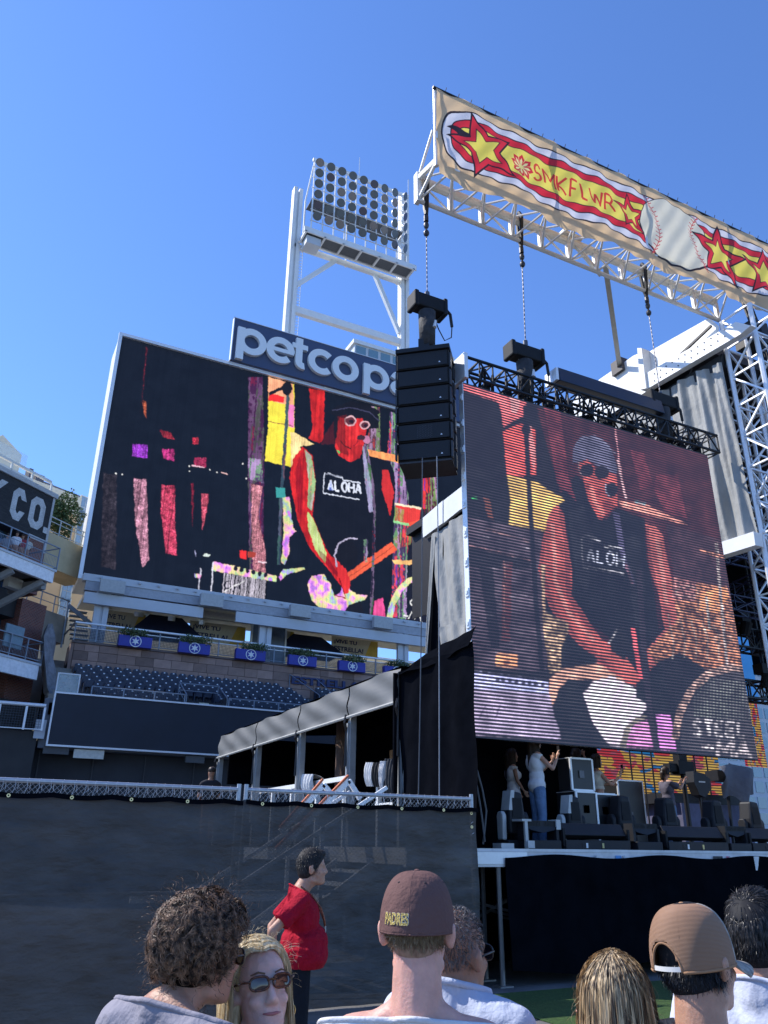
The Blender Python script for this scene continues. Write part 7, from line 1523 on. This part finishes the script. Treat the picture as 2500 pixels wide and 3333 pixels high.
# --- long haired woman from behind
ex_, ey_, ez_ = at_px(1985, 3092, 2.5)
T_, C0, R, k, hs = person('woman with long streaked dark blonde hair, seen from behind right of centre', ex_, ey_, AZ+D(18), ez_-.015, SKL, cloth('plum_top', (.10, .03, .05)), MATS['dark_jeans'], vox=.009, female=True, sleeve='none', neckcut=(0, -.02, 1.40), neckno=(0, .1, 1))
DB = hairmat('streaked_hair', (.075, .045, .028), (.70, .52, .30), .42, (55, 55, 2))
put('hair_mass', blob('hair_mass', [('e', C0+R@Vector((0, -.02, .145)), (.080, .098, .094), R), ('c', C0+R@Vector((0, -.07, .08)), C0+R@Vector((0, -.105, -.35)), .068, .09), ('c', C0+R@Vector((.05, -.05, .06)), C0+R@Vector((.09, -.07, -.35)), .04, .05), ('c', C0+R@Vector((-.05, -.05, .06)), C0+R@Vector((-.09, -.07, -.35)), .04, .05)], .009, 4), DB, T_, True, smooth=True)
r = np.random.default_rng(13); n = 10000; K = 24; S_ = np.zeros((n, K, 3)); u_ = r.uniform(-1, 1, n); dpt = r.random(n); st = r.random(n)
px_s = .004+.010*np.sign(u_)*st*.5
for k_ in range(K):
    t = k_/(K-1); s = t*.62; wrap = np.minimum(s/.20, 1); ang = wrap*math.pi/2; az2 = u_*1.75
    rad_ = np.sin(ang); x = np.sin(az2)*(.091)*rad_**1.15; y = -.012-np.cos(az2)*(.110)*rad_+(.03-.0*st)*(1-rad_)*(st-.3)*3; z = .138+.106*np.cos(ang)
    fall = max(0, s-.20); fl = min(fall/.30, 1.4); z = z-fall*1.0; x = x*(1+.30*fl)+.005*np.sin(s*30+u_*14+st*6)*min(1, fall*8); y = np.where(y < 0, y*(1+.12*fl), y*.6)-.012*fl
    S_[:, k_] = np.stack([x+px_s, y+(dpt-.5)*.012, z+(dpt-.5)*.006], 1)
S_ += (r.normal(size=(n, 1, 3))*.0022); S_ = S_@np.array(R).T+np.array(C0); strands('hair', S_, .0009, .0006, DB, T_)
r = np.random.default_rng(14); n = 110; P, N = scalp(n, C0, R, 1, 82, .05); S_ = np.zeros((n, 10, 3))
for k_ in range(10): tt_ = k_/9; S_[:, k_] = P+N*(.014+.03*tt_)+np.array([0, 0, -.07])*tt_+.012*np.sin(tt_*5+np.arange(n))[:, None]*np.array([1, .3, .2])
strands('flyaway_hair', S_, .0005, .0003, DB, T_)
# --- man in the tan trucker cap
fx_, fy_, fz_ = at_px(2245, 2932, 2.45)
T_, C0, R, k, hs = person('man in a tan mesh trucker cap and charcoal tee with a shoulder strap', fx_, fy_, AZ+D(47), fz_-.012, SKM, cloth('charcoal_tee', (.032, .032, .033), bump=.4), MATS['dark_jeans'], head=(D(10), D(2), D(-3)), vox=.0085, neckcut=(0, -.045, 1.455), neckno=(0, .36, .93), neckr=1.12, wide=1.15, necklen=.01)
BH_ = hairmat('glossy_black_hair', (.006, .006, .008), (.035, .035, .04), .28, (60, 60, 20))
hair_base(T_, C0, R, 1.02, hairmat('black_hair_base', (.006,.006,.008), (.012,.012,.014), .6), .010, .035)
nape_hair(T_, C0, R, 9000, .026, BH_, 16, zlo=.03, zhi=.105, fade=False, out=.26, hw=1.12, rad=.0009); None
TAN = cloth('tan_mesh', (.36, .20, .11), bump=.1, bscale=30)
mm = mat('tan_trucker_mesh', (.36, .20, .115), .7, var=.08); n_ = mm.node_tree.nodes; L2 = mm.node_tree.links; wv = n_.new('ShaderNodeTexWave'); wv.wave_type = 'BANDS'; wv.bands_direction = 'Z'; wv.inputs['Scale'].default_value = 115; wv.inputs['Distortion'].default_value = 1.5; wv.inputs['Detail Scale'].default_value = .5; tc_ = n_.new('ShaderNodeTexCoord'); L2.new(tc_.outputs['Object'], wv.inputs['Vector']); bq = n_.new('ShaderNodeBump'); bq.inputs['Distance'].default_value = .0015; bq.inputs['Strength'].default_value = .8; L2.new(wv.outputs['Fac'], bq.inputs['Height']); L2.new(bq.outputs[0], n_['Principled BSDF'].inputs['Normal'])
mq = n_.new('ShaderNodeMapRange'); mq.inputs['To Min'].default_value = .78; mq.inputs['To Max'].default_value = 1.0; L2.new(wv.outputs['Fac'], mq.inputs[0]); L2.new(mq.outputs[0], n_['Principled BSDF'].inputs['Alpha'])
cam_m = mat('camo_print', (.30, .27, .23), .8, var=.75, scale=35, bump=.05)
cp_, F, Pm = cap(T_, C0, R, 1.04, TAN, 'tan mesh trucker cap with camouflage front, brim and white snap strap', brim_m=cam_m, front_m=cam_m, mesh_m=mm, opening=True, z0=.098, hgt=.142, rx=.091, ry=.113, tilt=D(6))
g = G(); g.grid(lambda i, j: F(((-.078+.156*i/16) % 1.0), 0)+Vector((0, 0, .002+.011*j))+(F(((-.078+.156*i/16) % 1.0), 0)-Pm(0, -.01, .088)).normalized()*.001, 16, 1); o = put('snap_strap', g, mat('white_plastic_strap', (.72, .70, .66), .3), cp_, True, smooth=True)
g = G(); pts = [F(((.46*math.cos(q_)/(2*math.pi)) % 1.0), max(0, .30*math.sin(q_))) for q_ in [math.pi*i/18 for i in range(19)]]; g.path(pts, .0032, 6); put('opening_trim', g, TAN, cp_, True, smooth=True)
g = G(); g.path([F(i/72+.075, .0) for i in range(0, 62)], .004, 6); put('sweat_band', g, TAN, cp_, True, smooth=True)
g = G(); pts = [Vector((-.115*k, .03*k, 1.475*k)), Vector((-.118*k, -.05*k, 1.478*k)), Vector((-.105*k, -.115*k, 1.42*k)), Vector((-.08*k, -.150*k, 1.30*k)), Vector((-.02*k, -.158*k, 1.15*k))]
for i in range(4): g.beam(pts[i], pts[i+1], .026, .006, (0, -1, .4))
bs_ = solo('shoulder_strap', g, mat('black_webbing', (.05, .055, .06), .35, bump=.1, bscale=60), 'grey black bag strap over the left shoulder of the man in the tan cap', 'strap'); bs_.location = T_.location; bs_.rotation_euler = T_.rotation_euler
# --- dark haired man at the right edge
hx_, hy_, hz_ = at_px(2445, 2895, 2.8)
T_, C0, R, k, hs = person('man with thick black hair in a pale blue tee at the right edge', hx_, hy_, AZ+D(50), hz_-.005, SKM, cloth('pale_blue_tee', (.56, .60, .72), bump=.3), MATS['dark_jeans'], head=(D(0), 0, 0), vox=.009, wide=1.32, neckcut=(0, -.05, 1.46), neckno=(0, .36, .93), neckr=1.1, necklen=-.055)
BH2 = hairmat('thick_black_hair', (.006, .006, .006), (.05, .045, .042), .3, (50, 50, 25))
hair_base(T_, C0, R, 1.03, MATS['black_hair_base'], .003, .05); short_hair(T_, C0, R, 1.03, 14000, .032, BH2, 51, .05, down=1.5, wild=.06, rad=.0010); nape_hair(T_, C0, R, 3000, .025, BH2, 52, zlo=.035, zhi=.12, hw=1.05)
# ------------------------------------------------------------ people and equipment on stage
DENIM = cloth('blue_denim', (.13, .20, .32), var=.25, scale=8)
WTK = cloth('white_tank', (.66, .64, .64), bump=.15)
def stage_person(label, px, Y, H, phi, skinm, top, bottom, hair, hl, arms, female=True, sleeve='none', crop=False, phone=True, lean=0):
    x = float(aY(px, 2600, Y)[0]); T_, C0, R, k, hs = person(label, x, Y, phi, H, skinm, top, bottom, arms=arms, female=female, vox=.013, z0=DZ, sleeve=sleeve, crop=crop, collar=False, neckcut=(0, -.01, 1.42), neckno=(0, .1, 1), wide=.95 if female else 1, lean=lean)
    put('hair_mass', blob('hair_mass', [('e', C0+R@Vector((0, -.022, .148)), (.086, .098, .092), R), ('c', C0+R@Vector((0, -.075, .09)), C0+R@Vector((0, -.10, .09-hl)), .07, .045)], .012, 3), hair, T_, True, smooth=True)
    hf = long_hair(T_, C0, R, 500, 10, hair, 61, .14+hl, topth=.008, r0=.004)
    if phone:
        wr = Vector(arms[1][1])*k; hd = Vector(arms[1][2] or (0, 0, 1)).normalized(); p = Vector((wr.x*.95*.8, wr.y, wr.z))+hd*.09
        ph_ = thing('smartphone', 'black phone held up by the '+' '.join(label.split()[:9]), 'phone', tuple(T_.location)); ph_.rotation_euler = T_.rotation_euler
        g = G(); g.box(p.x-.036, p.x+.036, p.y+.02, p.y+.03, p.z-.04, p.z+.11); put('case', g, BLK, ph_, True)
    return T_
DKH = hairmat('dark_brown_hair', (.012, .008, .006), (.05, .03, .02)); 
up_l = {1: ((.20, .20, 1.20), (.08, .36, 1.38), (0, .2, 1)), -1: ((-.20, .18, 1.18), (-.05, .34, 1.34), (.3, .2, 1))}
stage_person('woman in a white tank top and blue jeans filming on the stage wing', 1750, 10.92, 1.76, AZ+D(72), SKM, WTK, DENIM, DKH, .35, up_l)
stage_person('woman in a cropped cream top and pale jeans holding her phone out', 1950, 11.65, 1.62, AZ+D(78), SKM, cloth('cream_top', (.58, .52, .42), bump=.15), cloth('pale_denim', (.36, .39, .42)), DKH, .18, {1: ((.18, .20, 1.18), (.10, .46, 1.36), (0, .3, 1)), -1: ((-.2, .1, 1.2), (-.1, .3, 1.2), None)}, crop=1.10)
stage_person('woman in a plum sleeveless top shading her eyes with one hand', 1885, 11.9, 1.74, AZ+D(60), SKT, cloth('plum_top', ()), cloth('black_trousers', ()), DKH, .3, {1: ((.26, .12, 1.36), (.10, .12, 1.60), (-.4, 0, .8)), -1: ((-.22, .0, 1.17), (-.2, .1, .95), None)}, phone=False)
stage_person('woman in sunglasses and a white tank top at the dark edge of the wing', 1672, 12.0, 1.66, AZ+D(80), SKT, WTK, cloth('black_trousers', ()), DKH, .35, {1: ((.2, .02, 1.17), (.18, .14, 1.0), None), -1: ((-.2, .02, 1.17), (-.18, .14, 1.0), None)}, phone=False)
stage_person('camera operator in grey shirt and jeans standing behind the haze on stage', 2175, 13.6, 1.72, AZ+D(70), SKM, cloth('grey_shirt', (.12, .11, .14)), DENIM, DKH, .1, {1: ((.20, .20, 1.28), (.12, .40, 1.45), (0, .6, .6)), -1: ((-.20, .20, 1.28), (-.05, .40, 1.42), (0, .6, .6))}, female=False, sleeve='short', phone=False)
# person by the tent and people on the balcony
T_, C0, R, k, hs = person('stage hand in dark clothes and a cap behind the fence at the tent end', float(aY(687, 2560, 16.2)[0]), 16.2, AZ+D(75), 2.78, SKT, cloth('dark_grey_tee', (.03, .03, .035)), cloth('black_trousers', ()), vox=.02, collar=False) if False else (None,)*5
def small_person(label, x, y, z, top, hairm, H=1.6):
    t = thing('person', label, 'person', (x, y, z)); me, _ = blob('body', [('e', (0, 0, H-.12), (.085, .10, .12)), ('c', (0, 0, H-.3), (0, 0, H-.2), .06, .06), ('c', (-.12, 0, H-.38), (.12, 0, H-.38), .08, .08), ('e', (0, 0, H-.6), (.19, .13, .26)), ('e', (0, 0, H-.85), (.18, .13, .16)), ('c', (-.2, 0, H-.4), (-.26, .05, H-.68), .05, .04), ('c', (-.26, .05, H-.68), (-.15, .2, H-.78), .04, .03), ('c', (.2, 0, H-.4), (.26, .05, H-.68), .05, .04), ('c', (.26, .05, H-.68), (.15, .2, H-.78), .04, .03), ('c', (-.09, 0, H-.85), (-.1, 0, .06), .085, .05), ('c', (.09, 0, H-.85), (.1, 0, .06), .085, .05)], .03, 2, cut=[((0, 0, 0), Vector((0, 0, -1)))])
    put('body', me, SKT, t, True, smooth=True); me = blob('shirt', [('c', (-.12, 0, H-.38), (.12, 0, H-.38), .095, .095), ('e', (0, 0, H-.6), (.205, .145, .27)), ('c', (-.2, 0, H-.4), (-.24, .03, H-.55), .07, .065), ('c', (.2, 0, H-.4), (.24, .03, H-.55), .07, .065)], .03, 2); put('shirt', me, top, t, True, smooth=True)
    me = blob('hair', [('e', (0, -.01, H-.07), (.095, .11, .09))], .02, 1); put('hair', me, hairm, t, True, smooth=True); return t
zB = zu+.0
for (px, py, l, mt_) in ((62, 1712, 'man in a white shirt seated high on the upper warehouse balcony', WTK), (80, 1722, 'person in a red top on the upper warehouse balcony', cloth('red_top', (.3, .05, .06))), (97, 1730, 'person with black hair at the end of the upper warehouse balcony', cloth('cream_shirt', (.5, .48, .42))), (25, 1745, 'person in a grey shirt at the left of the upper warehouse balcony', cloth('grey_shirt2', (.2, .2, .22)))):
    t_, z_ = bl(px, py, 1.4); p = bp(t_, 1.4, zB); small_person(l, p[0], p[1], zB, mt_, DKH, H=max(1.3, min(1.85, z_-zB+.15)))
p = aY(690, 2500, 20); small_person('stage hand in a dark cap and shirt behind the fence beside the tent', float(p[0]), 20, float(p[2])-1.7+.02, cloth('dark_grey_tee', (.03, .03, .035)), DKH, 1.7)
# rear video wall of the stage
vw = thing('rear_video_wall', 'orange, red and blue video wall at the back of the stage', 'video wall', (19, 21.5, DZ))
vc = Canvas(600, 300, lambda x, y: (x, y), (.85, .50, .08)); mm1 = snoise(300, 600, 60, 91, .5); mm2 = snoise(300, 600, 35, 92, .4)
vc.a[mm1 > .58] = (.75, .05, .06); vc.a[mm2 > .66] = (.03, .22, .62); vc.a[(mm1 < .33)] = (.95, .62, .12); vc.a[(mm2 < .30)] = (.55, .10, .16)
vc.poly([(180, 95), (420, 130), (430, 175), (180, 150)], (.02, .25, .65)); vc.poly([(0, 30), (70, 30), (60, 300), (0, 300)], (.75, .04, .06))
imv = image_of('rear_wall_picture', np.clip(vc.a, 0, 1))
uv_plane('led_face', 13.6, 24.6, 21.4, DZ+.9, 7.6, screen_mat('rear_led', imv, (.03, .03, .035), .38, line=.09, lo=.15), vw)
g = G(); g.box(13.6, 24.6, 21.404, 21.6, DZ, 7.6); put('cabinet_back', g, BLK, vw)
uv_plane('side_face', 26.0, 27.2, 21.4, 4.6, 7.2, bpy.data.materials['rear_led'], vw); g = G(); g.box(25.2, 27.3, 21.35, 21.38, 7.0, 9.6); put('blue_panel', g, mat('blue_lit_panel', (.03, .15, .4), .5, emit=(.02, .14, .45), estr=.6), vw)
# lighting rig silhouettes at the right
rg = thing('lighting_rig', 'black lighting truss with moving lights hanging at the right rear of the stage', 'lighting rig', (26, 19, 9))
g = G(); truss(g, (22, 19, 8.4), (31, 19, 8.4), (0, 0, .7), (0, .7, 0), 14, .05, .03); truss(g, (22, 19, 6.6), (31, 19, 6.6), (0, 0, .6), (0, .6, 0), 14, .05, .03)
for x in (23, 25.2, 27, 29): g.tube((x, 19.3, 6.6), (x, 19.3, 12), .06, 6)
put('truss_frame', g, BLK, rg)
for k_, (x, z) in enumerate(((24, 9.4), (25.3, 9.0), (26.2, 8.0), (27.2, 9.2), (24.6, 7.6), (25.8, 6.2), (27.4, 7.4), (28.4, 8.7))):
    g = G(); g.box(x-.22, x+.22, 18.7, 19.1, z-.15, z+.2); g.tube((x, 18.9, z-.6), (x+.05, 18.75, z-.15), .17, 10, .2); put('lamp_head', g, BLK2, rg)
# gear along the stage edge
GRG = mat('dark_grey_gear', (.016, .017, .021), .55, spec=.3, var=.15, bump=.04, bscale=40); LGG = mat('light_grey_gear', (.50, .50, .48), .45)
def wedge(x0, x1, label, y=10.35):
    t = thing('floor_monitor', label, 'floor monitor', ((x0+x1)/2, y, DZ), group='long black strobe bars along the stage edge')
    g = G(); g.box(x0, x1, y-.18, y+.18, DZ, DZ+.14); g.box(x0+.3, x0+.36, y-.186, y-.181, DZ+.04, DZ+.10); put('base', g, GRG, t, bev=.01)
    g = G(); g.yz([(y-.02, DZ+.16), (y-.14, DZ+.21), (y-.02, DZ+.38), (y+.12, DZ+.37), (y+.12, DZ+.16)], x0+.02, x1-.02); put('head', g, GRG, t, bev=.01)
    for x in (x0-.01, x1+.01): g = G(); g.box(x-.02, x+.02, y-.16, y+.16, DZ+.05, DZ+.30); put('bracket', g, BLK2, t)
    for x, c_ in ((x0+(x1-x0)*.3, WHT), (x0+(x1-x0)*.55, mat('yellow_label', (.6, .5, .2), .6))): g = G(); g.box(x, x+.035, y-.188, y-.182, DZ+.03, DZ+.10); put('label_tape', g, c_, t)
wedge(aY(1815,2700,10.35)[0], aY(2020,2700,10.35)[0], 'longest black strobe bar on the stage edge, left of centre'); wedge(aY(2145,2700,10.35)[0], aY(2335,2700,10.35)[0], 'black strobe bar on the stage edge in front of the haze'); wedge(aY(2415,2700,10.35)[0], aY(2590,2700,10.35)[0], 'black strobe bar on the stage edge at the right of the frame')
def blinder(px0, px1, label, y=10.35, zs=.66):
    x0, x1 = aY(px0, 2700, y)[0], aY(px1, 2700, y)[0]; t = thing('floor_blinder', label, 'stage light', ((x0+x1)/2, y, DZ), group='small open frame stage lights between the strobe bars')
    g = G(); g.box(x0, x1, y-.18, y+.2, DZ, DZ+.13); put('base', g, GRG, t, bev=.01)
    g = G(); g.box(x0, x1, y-.1, y+.1, DZ+.32, DZ+.40); g.prism([(x0, y-.1, DZ+.32), (x1, y-.1, DZ+.32), (x1-.07, y-.12, DZ+.27), ((x0+x1)/2, y-.13, DZ+.23), (x0+.07, y-.12, DZ+.27)], (0,0,0), (0, .2, 0)); put('head', g, GRG, t)
    for xx_ in (x0+.01, x1-.01): g = G(); g.box(xx_-.025, xx_+.025, y-.12, y+.1, DZ+.13, DZ+.32); put('bracket', g, GRG, t)
    g = G()
    for i in range(2):
        for j in range(8): xx = x0+.05+i*(x1-x0)/2+j*.028; g.box(xx, xx+.012, y-.106, y-.101, DZ+.33, DZ+.39)
    put('fins', g, BLK, t, kind='stuff'); return t
tb_ = blinder(1700, 1800, 'open frame stage light nearest the left end of the stage, with a pale bracket'); g = G(); x = aY(1690, 2700, 10.35)[0]; g.box(x-.05, x+.12, 10.2, 10.45, DZ+.385, DZ+.415); g.box(x+.0, x+.05, 10.2, 10.24, DZ+.0, DZ+.385); g.box(x-.0, x+.12, 10.15, 10.165, DZ+.02, DZ+.12); put('pale_bracket', g, LGG, tb_); g = G(); x = aY(1800, 2700, 10.35)[0]; g.box(x-.03, x+.05, 10.22, 10.42, DZ+.28, DZ+.42); put('pale_bracket', g, LGG, tb_)
blinder(2045, 2125, 'open frame stage light between the two left strobe bars'); blinder(2345, 2410, 'open frame stage light between the two right strobe bars')
def mover(px, Y, label, s=1.0, sunlit_left=True):
    x = float(aY(px, 2650, Y)[0]); t = thing('moving_head_light', label, 'stage light', (x, Y, DZ), group='moving head lights in a row on the stage')
    g = G(); g.box(x-.28*s, x+.28*s, Y-.22*s, Y+.22*s, DZ, DZ+.17*s); put('base', g, GRG, t, bev=.02)
    for sg_ in (-1, 1):
        g = G(); X = x+sg_*.27*s; g.yz([(Y-.10*s, DZ+.17*s), (Y+.10*s, DZ+.17*s), (Y+.11*s, DZ+.62*s), (Y+.06*s, DZ+.70*s), (Y-.06*s, DZ+.70*s), (Y-.11*s, DZ+.62*s)], X-.05*s, X+.05*s); put('yoke_arm', g, LGG if (sunlit_left and sg_ < 0) else GRG, t, bev=.02)  # left arm gets the pale grey as painted sunlight
    g = G(); g.xz([(x-.19*s, DZ+.28*s), (x+.19*s, DZ+.28*s), (x+.20*s, DZ+.62*s), (x+.14*s, DZ+1.06*s), (x-.12*s, DZ+1.08*s), (x-.19*s, DZ+.70*s)], Y-.17*s, Y+.17*s); h_ = put('lamp_head', g, GRG, t, bev=.04)
    g = G(); g.box(x-.15*s, x+.15*s, Y-.185*s, Y-.171*s, DZ+.33*s, DZ+.52*s); g.box(x-.12*s, x+.10*s, Y-.185*s, Y-.171*s, DZ+.58*s, DZ+.95*s); put('vent_panel', g, BLK2, h_)
    if sunlit_left: g = G(); g.xz([(x-.205*s, DZ+.72*s), (x-.14*s, DZ+1.09*s), (x-.05*s, DZ+1.10*s), (x-.10*s, DZ+.72*s)], Y-.178*s, Y+.1*s); put('painted_sun_side', g, LGG, h_)  # pale slab paints the sunlit left side of the dark head
mover(1668, 10.62, 'moving head light with painted sunlit side at the left end of the stage', .76); mover(1857, 10.7, 'second moving head light, sunlight painted on its left side, in front of the flight case', .74)
for px, l in ((2020, 'dark moving head light left of the haze'), (2165, 'dark moving head light in the haze right of the camera operator'), (2320, 'dark moving head light in front of the covered equipment'), (2440, 'dark moving head light at the right edge')): mover(px, 10.95, l, .80, False)
g = G(); x = aY(1635, 2730, 10.25)[0]; g.box(x-.11, x+.11, 10.12, 10.34, DZ+.0, DZ+.08); g.box(x-.08, x+.08, 10.118, 10.122, DZ+.0, DZ+.0); o = solo('floor_box', g, LGG, 'small pale control box on the left corner of the stage edge', 'box', bev=.015); g = G(); g.box(x-.06, x+.06, 10.18, 10.28, DZ+.082, DZ+.086); put('screen', g, BLK, o, True)
# flight cases, racks, tripods, stands
CASE = mat('black_case_panel', (.015, .016, .018), .4)
def case(x0, x1, y0, y1, z0, z1, label, panels=1):
    t = thing('flight_case', label, 'flight case', ((x0+x1)/2, y0, z0)); g = G(); g.box(x0, x1, y0, y1, z0, z1); put('shell', g, CASE, t)
    g = G(); e = .03
    for x in (x0, x1): g.box(x-e/2-.003, x+e/2+.003, y0-.012, y0+.02, z0-.0, z1+.003)
    for z in (z0, z1): g.box(x0+e/2+.004, x1-e/2-.004, y0-.010, y0+.02, z-e/2, z+e/2)
    g.box(x0-.01, x1+.01, y0+.021, y1, z1+.002, z1+.012); put('edge_trim', g, ALU, t)
    for k_ in range(panels):
        for zz in ((z0+z1)/2,) if panels == 1 else (z0+(z1-z0)*.25, z0+(z1-z0)*.7):
            g = G(); xx = x0+(x1-x0)*.35; g.box(xx, xx+.10, y0-.02, y0-.001, zz-.06, zz+.06); put('latch', g, mat('case_latch', (.10, .10, .11), .4, .5), t)
    return t
cA, cB = aY(1880, 2650, 11.0)[0], aY(1945, 2650, 11.0)[0]; zc_ = aY(1910, 2578, 11.0)[2]; case(cA, cB, 11.0, 11.5, DZ, zc_, 'tall black flight case with dish handles behind the second moving light', 2)
case(aY(1862,2550,11.05)[0], aY(1932,2550,11.05)[0], 11.05, 11.4, zc_+.03, aY(1900,2476,11.05)[2]+.03, 'pale edged rack case standing on the tall flight case'); case(cB+.04, aY(2010,2650,11.1)[0], 11.1, 11.6, DZ, zc_-.01, 'black flight case to the right of the tall one', 2)
case(aY(2010,2550,14)[0], aY(2090,2550,14)[0], 14, 14.8, DZ, 3.1, 'black rack of equipment with a pale upright beside the camera operator')
for (px, Y, zt_, l) in ((1840, 13.0, 3.5, 'black microphone boom tripod behind the women'), (2060, 15.0, 4.15, 'thin microphone stand in front of the rear video wall, left'), (2100, 15.3, 4.3, 'thin microphone stand in front of the rear video wall, second from left'), (2130, 15.2, 4.25, 'thin microphone stand beside the camera operator'), (2270, 16, 4.5, 'thin microphone stand right of the camera operator'), (2310, 16, 4.6, 'tall dark stand with crossbar before the rear video wall')):
    x = float(aY(px, 2550, Y)[0]); t = thing('microphone_stand', l, 'microphone stand', (x, Y, DZ)); g = G(); g.tube((x, Y, DZ), (x, Y, zt_), .02, 6); put('pole', g, BLK, t)
    for a in (0, 2.1, 4.2): g = G(); g.tube((x, Y, DZ+.3), (x+.3*math.cos(a), Y+.3*math.sin(a), DZ), .015, 5); put('leg', g, BLK, t)
    g = G(); g.tube((x-.15, Y, zt_), (x+.25, Y, zt_+.08), .02, 5); g.tube((x+.2, Y, zt_+.07), (x+.38, Y, zt_+.1), .04, 8); put('microphone', g, BLK, t)
x, Y = float(aY(2225, 2540, 14.4)[0]), 14.4; t = thing('broadcast_camera', 'large broadcast camera in front of the rear video wall', 'camera', (x, Y, DZ)); g = G(); g.box(x-.25, x+.25, Y-.15, Y+.15, 3.35, 3.65); g.box(x-.5, x-.26, Y-.1, Y+.1, 3.4, 3.58); g.box(x-.15, x+.1, Y-.1, Y+.1, 3.66, 3.85); put('camera_body', g, BLK2, t); g = G(); g.tube((x, Y, DZ), (x, Y, 3.35), .06, 8); put('pedestal', g, BLK, t)
x, Y = float(aY(2268, 2520, 13.8)[0]), 13.8; t = thing('monitor_hood', 'dark hooded monitor on a stand beside the broadcast camera', 'monitor', (x, Y, DZ)); g = G(); g.xz([(x-.25, 3.12), (x-.12, 2.85), (x+.05, 2.8), (x+.28, 3.0), (x+.28, 3.2), (x+.1, 3.32), (x-.22, 3.36)], Y-.12, Y+.12); put('hood', g, GRG, t); g = G(); g.box(x-.1, x+.1, Y-.124, Y-.121, 3.12, 3.15); put('label_tape', g, LGG, t); g = G(); g.tube((x, Y, DZ), (x, Y, 2.82), .03, 6); put('pole', g, BLK, t)
# covered equipment
x0, x1, Y = float(aY(2335,2500,14.6)[0]), float(aY(2445,2500,14.6)[0]), 14.6
def P(i, j): a = i/24; b = j/14; return (lerp(x0, x1, a), Y-.12*math.sin(a*9+b*3)-.1*math.sin(b*3), 3.75-.15*abs(a-.45)*2-b*(.45+.5*math.sin(a*math.pi)+.12*math.sin(a*14)))
g = G(); g.grid(P, 24, 14); t = thing('covered_equipment', 'equipment under a crumpled grey cloth at the right of the stage', 'covered equipment', ((x0+x1)/2, Y, DZ)); put('grey_cover', g, cloth('grey_cover_cloth', (.16, .16, .18)), t, smooth=True); g = G(); g.tube((x0+.4, Y+.2, DZ), (x0+.5, Y+.2, 3.6), .04, 6); g.tube((x1-.3, Y+.2, DZ), (x1-.3, Y+.2, 3.6), .04, 6); g.box(x0+.1, x1-.1, Y+.1, Y+.5, 3.3, 3.55); put('frame', g, BLK, t)
g = G(); xa, xb = float(aY(2215,2600,15)[0]), float(aY(2435,2600,15)[0]); g.box(xa, xb, 15, 16.5, DZ, 2.75); solo('drum_riser', g, mat('purple_lit_riser', (.10, .10, .17), .7, var=.2), 'low grey riser with painted purple stage light behind the haze', 'riser')  # purple stage glow is put into the riser colour
g = G(); g.box(xa-.2, xb, 15.2, 16.6, 2.76, 3.0); g.box(xa+.4, xa+.9, 15.18, 15.198, 2.83, 2.9); solo('riser_top', g, GRG, 'dark table top unit on the riser', 'unit')
# thin stage haze
hz = bpy.data.materials.new('stage_haze'); hz.use_nodes = True; n_ = hz.node_tree.nodes; n_.clear(); vo = n_.new('ShaderNodeVolumePrincipled'); vo.inputs['Color'].default_value = (.55, .6, .9, 1); vo.inputs['Density'].default_value = .06; vo.inputs['Emission Color'].default_value = (.12, .13, .4, 1); vo.inputs['Emission Strength'].default_value = .0; oo = n_.new('ShaderNodeOutputMaterial'); hz.node_tree.links.new(vo.outputs[0], oo.inputs['Volume'])
